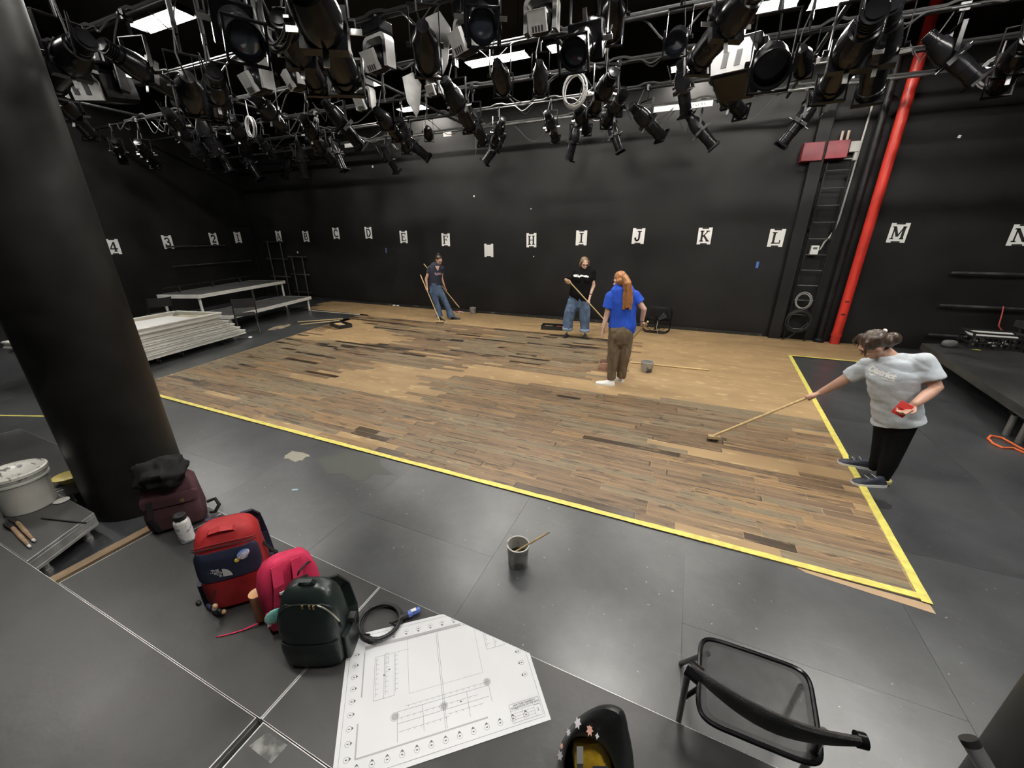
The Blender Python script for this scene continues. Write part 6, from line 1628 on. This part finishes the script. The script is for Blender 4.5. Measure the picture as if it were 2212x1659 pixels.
def shoe(parent, heel, toe, m_up, m_sole, k=1.0, hi=.085, extra=None):
    heel, toe = Vector(heel), Vector(toe); d = Vector((toe.x - heel.x, toe.y - heel.y, 0)); L = .27 * k; d.normalize(); s_ = Vector((-d.y, d.x, 0)); z0 = min(heel.z, toe.z)
    prof = [(0, .026, .05), (.03, .034, hi), (.09, .036, hi), (.14, .040, hi * .78), (.19, .045, hi * .62), (.235, .040, .045), (.262, .022, .03)]
    st = thing
    rings = []
    for u, w_, h_ in prof:
        c = Vector((heel.x, heel.y, z0 + .022)) + d * u * k
        rings.append([c + s_ * math.cos(a) * w_ * k + Vector((0, 0, max(0, math.sin(a)) * (h_ - .02) * k)) for a in [2 * PI * i / 14 for i in range(14)]])
    up = MB().loft(rings).build('shoe', m_up, parent, smooth=60)
    so = []
    for u, w_, h_ in prof:
        c = Vector((heel.x, heel.y, z0)) + d * (u * 1.02 - .004) * k
        so.append([c + s_ * w_ * 1.06 * k, c - s_ * w_ * 1.06 * k, c - s_ * w_ * 1.06 * k + Vector((0, 0, .026)), c + s_ * w_ * 1.06 * k + Vector((0, 0, .026))])
    MB().loft(so).build('sole', m_sole, up, smooth=50)
    return up
def hair_tubes(mb, H, lines, r_):
    for pts in lines: mb.tube([H.p(*q) for q in pts], [r_] * (len(pts) - 1) + [r_ * .5], 8, rnd=True)
def on_surface(o, parent_off, pts_fs, origin_dir, lift=.004):
    me = o.data; bv = BVHTree.FromPolygons([v.co for v in me.vertices], [p.vertices[:] for p in me.polygons])
    v, f = pts_fs; out = []
    for p in v:
        hit = bv.ray_cast(Vector(p) - parent_off - origin_dir * .5, origin_dir)
        out.append((hit[0] + parent_off - origin_dir * lift) if hit[0] is not None else Vector(p))
    m = MB(); m.add(out, f); return m
def blob_word(w_, h_, n, seed):
    """a lettered word too small to read: a row of rounded overlapping strokes"""
    random.seed(seed); v, f = [], []
    for i in range(n):
        cx = -w_ / 2 + w_ * (i + .5) / n; cy = random.uniform(-.18, .18) * h_; rx = w_ / n * .62; ry = h_ * random.uniform(.32, .5); b0 = len(v)
        v += [Vector((cx + rx * math.cos(2 * PI * k / 10), cy + ry * math.sin(2 * PI * k / 10), 0)) for k in range(10)]; f.append(list(range(b0, b0 + 10)))
    return v, f
def shirt_text(o, parent, txt, size, c, right, up, m, bold=.004, name='chest_print', shear=0.0, extra=None):
    right, up = Vector(right).normalized(), Vector(up).normalized(); n = right.cross(up).normalized()
    v, f = text_mesh(txt, size, bold) if isinstance(txt, str) else blob_word(*txt)
    P = [Vector(c) + right * (p.x + shear * p.y) + up * p.y for p in v]
    if extra:
        b = len(P); P += [Vector(c) + right * x + up * y for x, y in extra]; f = f + [list(range(b, b + len(extra)))]
    tag(on_surface(o, Vector(parent.location), (P, f), -n).build(name, m, parent), kind='stuff')
DENIM = mat('blue_denim', (0.105, 0.165, 0.27, 1), .75, var=.3, vscale=5, bump=.3, bscale=60); DENIM2 = mat('mid_blue_denim', (0.07, 0.115, 0.20, 1), .75, var=.35, vscale=5, bump=.3, bscale=60)
up_ = Vector((0, 0, 1))

# --- woman with two handles near the back wall
S = Stand(966, 690, WT); J = S.at; nv = -S.n
t = thing('person', 'person in navy t-shirt and flared jeans carrying two wooden handles', 'person', S.base)
H = Head(J(948, 562, .03), nv * .55 + S.side * .45 - up_ * .62, up_ + nv * .35 + S.side * .2, 1.0)
b = MB(); H.skin(b)
b.tube([J(942, 580), J(945, 570, .01)], [.055, .05], 12, rnd=True)
b.tube([J(942, 578), J(941, 605), J(941, 625)], [.10, .10, .10], 16, rnd=True, sq=(1, .6), up=nv)
sl, sr = J(929, 580), J(955, 580)
el, wl = J(920.5, 603, .02), J(922.5, 620, .06)
er, wr = J(954, 600, -.04), J(959.5, 617, -.05)
b.tube([sl, sl.lerp(el, .35), el, wl], [.022, .040, .036, .026], 12, rnd=True); b.tube([sr, sr.lerp(er, .35), er, wr], [.022, .040, .034, .025], 12, rnd=True)
h1a, h1b = J(908, 593.5, .02), G(950, 694, WT + .05)
k_ = .31; hp = h1a.lerp(h1b, .325)
grip(b, wl, hp, h1b - h1a)
h2a, h2b = J(915.5, 570, -.28), J(992, 664, -.05)
hp2 = h2a.lerp(h2b, .60)
grip(b, wr, hp2, h2b - h2a)
b.tube([J(936, 625), J(943, 652), J(950, 682)], [.07, .055, .04], 12, rnd=True); b.tube([J(949, 625), J(962, 651), J(976, 684)], [.07, .055, .04], 12, rnd=True)
fused(b, 'body', SKIN, t, .0065, 4); H.details(t, EYEM)
hb = MB(); hb.ell(H.p(0, -.026, .046), (.082, .092, .084), 18, 12, H.M); hb.ell(H.p(0, -.085, .115), .036, 12, 8); hb.ell(H.p(0, -.06, -.01), (.072, .05, .05), 14, 8, H.M)
fused(hb, 'hair', mat('dark_brown_hair', (0.035, 0.022, 0.014, 1), .45, var=.4, vscale=12, stretch=(6, 6, 1)), t, .008, 4, (.006, 30, (1, 1, .3)))
s = MB()
s.tube([J(942, 580), J(941, 590), J(940, 604), J(940.5, 614)], [.17, .175, .165, .172], 20, rnd=True, sq=(1, .62), up=nv)
s.tube([sl + Vector((0, 0, .01)), sl.lerp(el, .45)], [.068, .062], 14); s.tube([sr + Vector((0, 0, .01)), sr.lerp(er, .45)], [.066, .06], 14)
s.ell(sl, .075); s.ell(sr, .074)
so = fused(s, 'shirt', mat('navy_cotton', (0.014, 0.017, 0.035, 1), .8, bump=.2, bscale=30), t, .008, 5, (.006, 12, (1, 1, .5)))
shirt_text(so, t, (.17, .07, 5, 2), .16, J(946.5, 592, .1), S.side, up_, mat('dusty_pink_print', (0.30, 0.20, 0.22, 1), .7), .012)
# neckline V of skin
vn = [Vector((-.055, .0, 0)), Vector((.055, .0, 0)), Vector((.012, -.12, 0)), Vector((-.002, -.12, 0))]
P = [J(944.5, 575.5, .3) + S.side * q.x + up_ * q.y for q in vn]
grid = []; fs = []
for j in range(7):
    for i in range(7):
        a = P[0].lerp(P[1], i / 6); c_ = P[3].lerp(P[2], i / 6); grid.append(a.lerp(c_, j / 6))
for j in range(6):
    for i in range(6): fs.append((j * 7 + i, j * 7 + i + 1, j * 7 + i + 8, j * 7 + i + 7))
on_surface(so, Vector(t.location), (grid, fs), S.n, .005).build('neckline', SKIN, t, smooth=True)
pt_ = MB()
pt_.tube([J(940.5, 613), J(941, 623), J(942, 632)], [.150, .168, .158], 18, rnd=True, sq=(1, .72), up=nv)
pt_.tube([J(934.5, 628), J(942, 652, .02), J(947, 668, .0), J(949.5, 683)], [.102, .080, .076, .098], 14, rnd=False); pt_.tube([J(949, 628), J(961.5, 651, .03), J(969, 668, .02), J(975, 684.5)], [.102, .080, .080, .108], 14)
fused(pt_, 'jeans', DENIM2, t, .009, 4, (.012, 11, (1, 1, .6)))
SHB = mat('black_shoe', (0.014, 0.014, 0.014, 1), .4)
hz = S.base.z
q = J(948.5, 687.5); shoe(t, (q.x, q.y, hz), Vector((q.x, q.y, hz)) + Vector(S.side * .12 + nv * .2), SHB, M_BLACKR, .95)
q = J(974.5, 686.5); shoe(t, (q.x, q.y, hz), Vector((q.x, q.y, hz)) + Vector(S.side * .25 + nv * .05), SHB, M_BLACKR, .95)
broom(h1a, h1b, 'wooden push broom held in front by the woman in navy shirt', S.side + nv * .2, .2)
stick(h2a, h2b, 'long wooden pole slung behind the back of the woman in navy shirt')

# --- woman in black shirt
S = Stand(1244, 726, WT); J = S.at; nv = -S.n
t = thing('person', 'person in black t-shirt and baggy cuffed jeans pushing a long broom', 'person', S.base)
H = Head(J(1262, 569.5, .06), nv * .8 + S.side * .28 - up_ * .45, up_ + nv * .25 + S.side * .08, 1.02)
b = MB(); H.skin(b)
b.tube([J(1259, 588), J(1261, 577, .03)], [.062, .055], 12, rnd=True)
b.tube([J(1259, 590), J(1256, 615), J(1252, 640)], [.12, .13, .13], 16, rnd=True, sq=(1, .6), up=nv)
sl, sr = J(1240, 588), J(1278, 589)
pa, pb = J(1226, 604, .33), None
el, wl = J(1225, 609, .10), J(1222, 604, .30)
er, wr = J(1282, 617, .03), J(1275, 638, .16)
pb = G(1342, 733, WT + .06)
b.tube([sl, sl.lerp(el, .35), el, wl], [.025, .046, .044, .029], 12, rnd=True); b.tube([sr, sr.lerp(er, .35), er, wr], [.025, .046, .042, .028], 12, rnd=True)
dp = pb - pa
grip(b, wl, pa + dp.normalized() * .06, dp, k=1.0)
u_ = (wr - pa).dot(dp.normalized()); grip(b, wr, pa + dp.normalized() * (u_ + .06), dp, k=1.0)
b.tube([J(1241, 640), J(1230, 675), J(1226, 712)], [.08, .06, .045], 12, rnd=True); b.tube([J(1256, 640), J(1262, 675), J(1263, 714)], [.08, .06, .045], 12, rnd=True)
fused(b, 'body', SKIN2, t, .0065, 4); H.details(t, mat('brown_brow', (0.10, 0.06, 0.035, 1), .6))
hb = MB(); hb.ell(H.p(0, -.028, .044), (.086, .094, .088), 18, 12, H.M); hb.ell(H.p(0, -.065, -.03), (.085, .05, .09), 14, 10, H.M)
hair_tubes(hb, H, [[(-.07, .03, .07), (-.088, .015, .0), (-.088, .02, -.08), (-.075, .03, -.13)], [(.07, .03, .07), (.088, .01, .0), (.085, .015, -.07)], [(-.06, -.04, .05), (-.085, -.03, -.06), (-.08, -.02, -.15)]], .022)
fused(hb, 'hair', mat('light_brown_hair', (0.20, 0.125, 0.070, 1), .45, var=.4, vscale=12, stretch=(6, 6, 1)), t, .008, 4, (.006, 30, (1, 1, .3)))
s = MB()
s.tube([J(1260, 588), J(1259, 598, .03), J(1256, 612, .03), J(1254, 624, .02), J(1253.5, 635, .02)], [.20, .225, .225, .228, .238], 22, rnd=True, sq=(1, .68), up=nv)
s.tube([sl + Vector((0, 0, .0)), sl.lerp(el, .78)], [.086, .080], 14); s.tube([sr, sr.lerp(er, .60)], [.086, .078], 14)
s.ell(J(1249, 603, .13), (.10, .08, .09)); s.ell(J(1267, 603, .13), (.10, .08, .09))
s.ell(sl, .095); s.ell(sr, .095)
so = fused(s, 'shirt', mat('black_tee', (0.007, 0.007, 0.0075, 1), .85, spec=.12, bump=.2, bscale=30), t, .009, 5, (.007, 11, (1, 1, .5)))
shirt_text(so, t, (.31, .05, 9, 5), .084, J(1255, 596.5, .18), S.side, up_, M_WHITE, .003)
pt_ = MB()
pt_.tube([J(1253.5, 634, .01), J(1252, 642), J(1250.5, 651)], [.195, .222, .212], 20, rnd=True, sq=(1, .74), up=nv)
pt_.tube([J(1241, 650), J(1232, 672, .03), J(1227, 695), J(1226, 711)], [.140, .130, .112, .105], 16); pt_.tube([J(1260.5, 650), J(1263, 674, .03), J(1263, 697), J(1263, 714)], [.132, .125, .108, .100], 16)
fused(pt_, 'jeans', DENIM, t, .010, 4, (.016, 9, (1, 1, .6)))
for q in (J(1226, 710), J(1263, 713)):
    MB().lathe([(.106, -.035), (.112, -.03), (.112, .03), (.106, .034), (.100, .03), (.100, -.03)], 20, q, closed=True).build('jeans_cuff', mat('pale_denim', (0.26, 0.33, 0.43, 1), .8), t, smooth=60)
hz = S.base.z
for q, dx in ((J(1226, 722), -.25), (J(1263, 725), .1)):
    o = shoe(t, (q.x, q.y, hz), Vector((q.x, q.y, hz)) + Vector(nv * .3 + S.side * dx * .3), SHB, SHB, 1.0)
    MB().beam(Vector((q.x, q.y, hz + .07)) + Vector(nv * .1 - S.side * .04), Vector((q.x, q.y, hz + .07)) + Vector(nv * .1 + S.side * .04), .014, .004).build('white_lace', M_WHITE, o)
MB().lathe([(.031, -.008), (.034, 0), (.031, .008)], 14, er.lerp(wr, .93), Matrix((basis(wr - er)[0], basis(wr - er)[1], (wr - er).normalized())).transposed()).build('wristband', M_BLACKR, t)
broom(pa, pb, 'wooden push broom pushed by the woman in black shirt', S.side, .3)

# --- woman in blue shirt, seen from behind
S = Stand(1327, 831, WT); J = S.at; nv = -S.n
t = thing('person', 'person in bright blue t-shirt and brown trousers with long red ponytail', 'person', S.base)
H = Head(J(1338, 607, -.03), -nv * .75 - S.side * .5 - up_ * .35, up_ - nv * .2, 1.0)
b = MB(); H.skin(b)
b.tube([J(1344, 634), J(1342, 618, -.01)], [.058, .052], 12, rnd=True)
b.tube([J(1345, 636), J(1344, 670), J(1342, 705)], [.10, .10, .10], 16, rnd=True, sq=(1, .6), up=nv)
sl, sr = J(1320, 642), J(1371, 640)
el, wl = J(1310.5, 682, .02), J(1303, 708, .05)
er, wr = J(1391, 668, .02), J(1386.5, 695, -.05)
b.tube([sl, sl.lerp(el, .35), el, wl], [.024, .044, .040, .027], 12, rnd=True); b.tube([sr, sr.lerp(er, .35), er, wr], [.024, .044, .040, .027], 12, rnd=True)
open_hand(b, wl, J(1300, 726, .05) - wl, S.side * 1.0 + nv * .2, 1.0)
pa = J(1399.5, 694.5, .0); pm_ = J(1369, 715, -.17); pb = pa + (pm_ - pa) * 1.0
pb = Vector((TRAY_B.x, TRAY_B.y, WT + .062))
dirp = (pb - pa).normalized()
grip(b, wr, pa + dirp * .10, dirp, k=1.0)
b.tube([J(1332, 715), J(1324, 770), J(1322, 818)], [.075, .058, .042], 12, rnd=True); b.tube([J(1352, 715), J(1348, 770, -.03), J(1341, 814, -.06)], [.075, .058, .042], 12, rnd=True)
fused(b, 'body', SKIN2, t, .0065, 4); H.details(t, mat('red_brow', (0.25, 0.10, 0.04, 1), .6))
RH = mat('copper_hair', (0.36, 0.155, 0.055, 1), .4, var=.45, vscale=16, stretch=(7, 7, .8))
hb = MB(); hb.ell(H.p(0, -.030, .042), (.084, .094, .088), 18, 12, H.M); hb.ell(H.p(0, -.062, -.02), (.078, .055, .07), 14, 10, H.M)
pn = [J(1351, 599, .10), J(1355, 612, .13), J(1357, 628, .12), J(1356.5, 645, .12), J(1354.5, 663, .13)]
hb.tube(pn, [.042, .058, .056, .046, .022], 12, rnd=True)
for dx in (-.04, -.02, .025, .04):
    hb.tube([p + S.side * dx * (.6 + .2 * i) + Vector((0, 0, -.01 * i)) for i, p in enumerate(pn)], [.025, .028, .026, .022, .009], 8, rnd=True)
fused(hb, 'hair', RH, t, .007, 3, (.008, 26, (1, 1, .22)))
MB().ell(J(1350.5, 598, .10), (.035, .035, .022)).build('hair_tie', mat('tan_scrunchie', (0.55, 0.40, 0.16, 1), .6), t, smooth=True)
s = MB()
s.tube([J(1345, 636), J(1346, 650), J(1346, 672), J(1345, 688), J(1344.5, 704)], [.175, .195, .182, .182, .196], 22, rnd=True, sq=(1, .64), up=nv)
s.tube([sl, sl.lerp(el, .60)], [.082, .084], 14); s.tube([sr, sr.lerp(er, .52)], [.080, .078], 14)
s.ell(sl, .086); s.ell(sr, .084)
fused(s, 'shirt', mat('royal_blue_cotton', (0.012, 0.075, 0.52, 1), .8, var=.08, bump=.2, bscale=30), t, .009, 5, (.008, 9, (1, 1, .55)))
pt_ = MB()
pt_.tube([J(1343.5, 703), J(1342, 713), J(1341, 727)], [.160, .184, .174], 20, rnd=True, sq=(1, .78), up=nv)
pt_.tube([J(1329, 728), J(1324, 770, .02), J(1321.5, 800), J(1321, 818)], [.104, .086, .072, .068], 16); pt_.tube([J(1353, 728), J(1348.5, 771, -.02), J(1344, 798, -.05), J(1341, 814, -.08)], [.102, .082, .070, .066], 16)
fused(pt_, 'trousers', mat('brown_twill', (0.135, 0.098, 0.058, 1), .8, var=.15, vscale=6, bump=.3, bscale=50), t, .009, 4, (.013, 10, (1, 1, .6)))
WSH = mat('white_canvas', (0.80, 0.79, 0.76, 1), .6)
q = J(1322, 832, .0); hz = S.base.z
sh = J(1327, 834, .02); shoe(t, (sh.x, sh.y, hz), Vector((sh.x, sh.y, hz)) + Vector(-S.side * .25 + nv * .02), WSH, M_WHITE, 1.05, .075)
sh = J(1345, 826, -.12); shoe(t, (sh.x, sh.y, hz), Vector((sh.x, sh.y, hz)) + Vector(-S.side * .2 - nv * .12), WSH, M_WHITE, 1.0, .075)
MB().lathe([(.030, -.004), (.033, 0), (.030, .004)], 14, er.lerp(wr, .92), Matrix((basis(wr - er)[0], basis(wr - er)[1], (wr - er).normalized())).transposed()).build('bracelet', M_BLACKR, t)
broom(pa, pb, 'wooden push broom held by the woman in blue shirt', (math.cos(R(8)), math.sin(R(8)), 0), .26, None, WT + .014)

# --- woman in grey shirt at the right
S = Stand(1895, 1030, 0.0); J = S.at; nv = -S.n; lf = -S.side
t = thing('person', 'person in grey t-shirt and black leggings leaning over with a long brush', 'person', S.base)
H = Head(J(1888, 746, .16), lf * .78 + nv * .12 - up_ * .75, up_ * .75 + lf * .45 + nv * .45, 1.02)
b = MB(); H.skin(b)
b.tube([J(1930, 782, .02), J(1908, 760, .10)], [.070, .060], 12, rnd=True)
b.tube([J(1935, 790), J(1938, 840), J(1940, 900)], [.10, .10, .10], 16, rnd=True, sq=(1, .7), up=nv)
sl, sr = J(1872, 792, .02), J(1993, 782, .10)
hand_l = J(1755, 855, .02); el, wl = J(1808, 829, .02), J(1772, 848, .02)
er, wr = J(2022, 838, .12), J(1978, 872, .32)
b.tube([sl, sl.lerp(el, .4), el, wl], [.028, .050, .042, .029], 14, rnd=True); b.tube([sr, sr.lerp(er, .4), er, er.lerp(wr, .4), wr], [.03, .052, .047, .045, .031], 14, rnd=True)
pb = G(1542, 944, WT + .05)
dirp = (hand_l - pb).normalized(); pa = hand_l + dirp * .36
grip(b, wl, hand_l - dirp * .01, dirp, k=1.05)
card = J(1949, 884, .375)
# left hand pinches a small red card
open_hand(b, wr, J(1958, 885, .36) - wr, nv * .6 + lf * .4, 1.05, .75)
b.tube([J(1918, 905), J(1903, 960), J(1888, 1004)], [.05, .04, .03], 12, rnd=True); b.tube([J(1950, 905), J(1930, 975, .05), J(1905, 1034, .08)], [.05, .04, .03], 12, rnd=True)
fused(b, 'body', SKIN, t, .006, 4); H.details(t, EYEM)
BH = mat('dark_hair', (0.055, 0.036, 0.026, 1), .38, var=.45, vscale=14, stretch=(5, 5, 2))
hb = MB(); hb.ell(H.p(0, -.022, .048), (.088, .098, .090), 20, 12, H.M); hb.ell(H.p(0, -.085, -.005), (.075, .05, .07), 14, 10, H.M); hb.ell(H.p(0, -.13, -.02), (.05, .045, .06), 14, 10, H.M)
hair_tubes(hb, H, [[(.07, .02, .10), (.084, .055, .055), (.080, .085, .0), (.07, .09, -.04)], [(-.07, .02, .10), (-.084, .055, .055), (-.080, .085, .0)], [(.03, .03, .125), (.05, .085, .095), (.065, .105, .03)], [(.07, -.08, .02), (.075, -.10, -.06), (.06, -.09, -.11)]], .015)
fused(hb, 'hair', BH, t, .007, 3, (.006, 26, (1, 1, .4)))
MB().ell(H.p(.04, -.115, .055), (.022, .014, .014), 12, 8, H.M).ell(H.p(.055, -.105, .035), (.016, .012, .012), 12, 8, H.M).build('hair_clip', mat('pale_pink_clip', (0.75, 0.60, 0.60, 1), .4), t, smooth=True)
s = MB()
s.tube([J(1930, 776, .05), J(1932, 790, .08), J(1932, 812, .10), J(1931, 838, .09), J(1934, 866, .06), J(1938, 892, .03), J(1941, 912, .02)], [.125, .178, .192, .172, .158, .172, .182], 28, rnd=False, sq=[(1, .6), (1, .75), (1, .85), (1, .9), (1, .9), (1, .88), (1, .88)], up=nv)
s.ell(J(1930, 778, .06), (.13, .11, .06))
s.ell(J(1907, 814, .13), (.09, .08, .08)); s.ell(J(1938, 816, .17), (.09, .08, .08))
s.ell(sl, .080); s.ell(sr, .086)
s.tube([J(1925, 786, .06), sl, sl.lerp(el, .62)], [.085, .085, .072], 16); s.tube([J(1945, 784, .08), sr, sr.lerp(er, .72)], [.088, .090, .084], 16)
so = fused(s, 'shirt', mat('heather_grey_cotton', (0.53, 0.58, 0.62, 1), .8, var=.07, vscale=30, bump=.15, bscale=60), t, .007, 22, (.016, 6.5, (.5, .5, 1.4)))
shirt_text(so, t, 'District', .062, J(1903, 806, .24), S.side * .97 - up_ * .08 + nv * .12, up_, mat('white_script', (0.92, 0.92, 0.88, 1), .6), .0035, shear=.25, extra=[(-.09, -.034), (-.03, -.032), (.03, -.031), (.10, -.030), (.10, -.042), (.03, -.045), (-.03, -.047), (-.07, -.050)])
pt_ = MB()
pt_.tube([J(1940, 892, .0), J(1938, 908, .0), J(1934, 920)], [.135, .145, .13], 20, rnd=True, sq=(1, .9), up=nv)
pt_.tube([J(1915, 916, -.03), J(1903, 960, -.01), J(1895, 988, .0), J(1887, 1008, .0)], [.088, .064, .052, .042], 16, rnd=True); pt_.tube([J(1948, 918, .04), J(1930, 972, .07), J(1918, 1003, .08), J(1905, 1036, .08)], [.098, .076, .066, .046], 16, rnd=True)
fused(pt_, 'leggings', mat('black_leggings', (0.006, 0.006, 0.007, 1), .8, spec=.12), t, .008, 5)
RS = mat('navy_running_shoe', (0.022, 0.028, 0.045, 1), .55, bump=.4, bscale=90)
def gp(px, py): q = G(px, py, .02); return Vector((q.x, q.y, 0.0))
for hl, te in (((1884, 1010), (1836, 1001)), ((1911, 1046), (1845, 1041))):
    a_ = gp(*hl); b2 = gp(*te); o = shoe(t, a_, b2, RS, M_WHITE, 1.0, .095)
    d = (b2 - a_).normalized(); s_ = Vector((-d.y, d.x, 0))
    for k in range(4): MB().beam(a_ + d * (.11 + .025 * k) + s_ * .03 + Vector((0, 0, .098 - .008 * k)), a_ + d * (.11 + .025 * k) - s_ * .03 + Vector((0, 0, .098 - .008 * k)), .006, .004).build('lace', M_BLACKR if k % 2 else LG, o)
MB().lathe([(.058, 0), (.06, .03)], 16, J(1906, 1040, .08)).build('yellow_sock', mat('yellow_sock', (0.6, 0.55, 0.2, 1), .8), t)
cd = thing('red_card', 'small bright red card held in the hand of the grey shirt woman', 'card', card)
MB().box(card, (.085, .006, .115), Matrix((S.side, -S.n, up_)).transposed() @ Euler((.2, .35, 0)).to_matrix()).build('card', mat('bright_red_card', (0.75, 0.07, 0.06, 1), .4), cd, bevel=.002)
MB().box(card - S.n * .004, (.05, .003, .012), Matrix((S.side, -S.n, up_)).transposed() @ Euler((.2, .35, 0)).to_matrix()).build('print', mat('dark_red_print', (0.35, 0.02, 0.03, 1), .4), cd)
broom(pa, pb, 'long handled brush held by the woman in grey shirt', Vector((dirp.x, dirp.y, 0)), .12, mat('brush_block_tan', (0.42, 0.32, 0.18, 1), .6))

for k, pt0 in PROTO.items():
    if k not in USED: bpy.data.objects.remove(pt0)

bpy.data.scenes.remove(TMP)
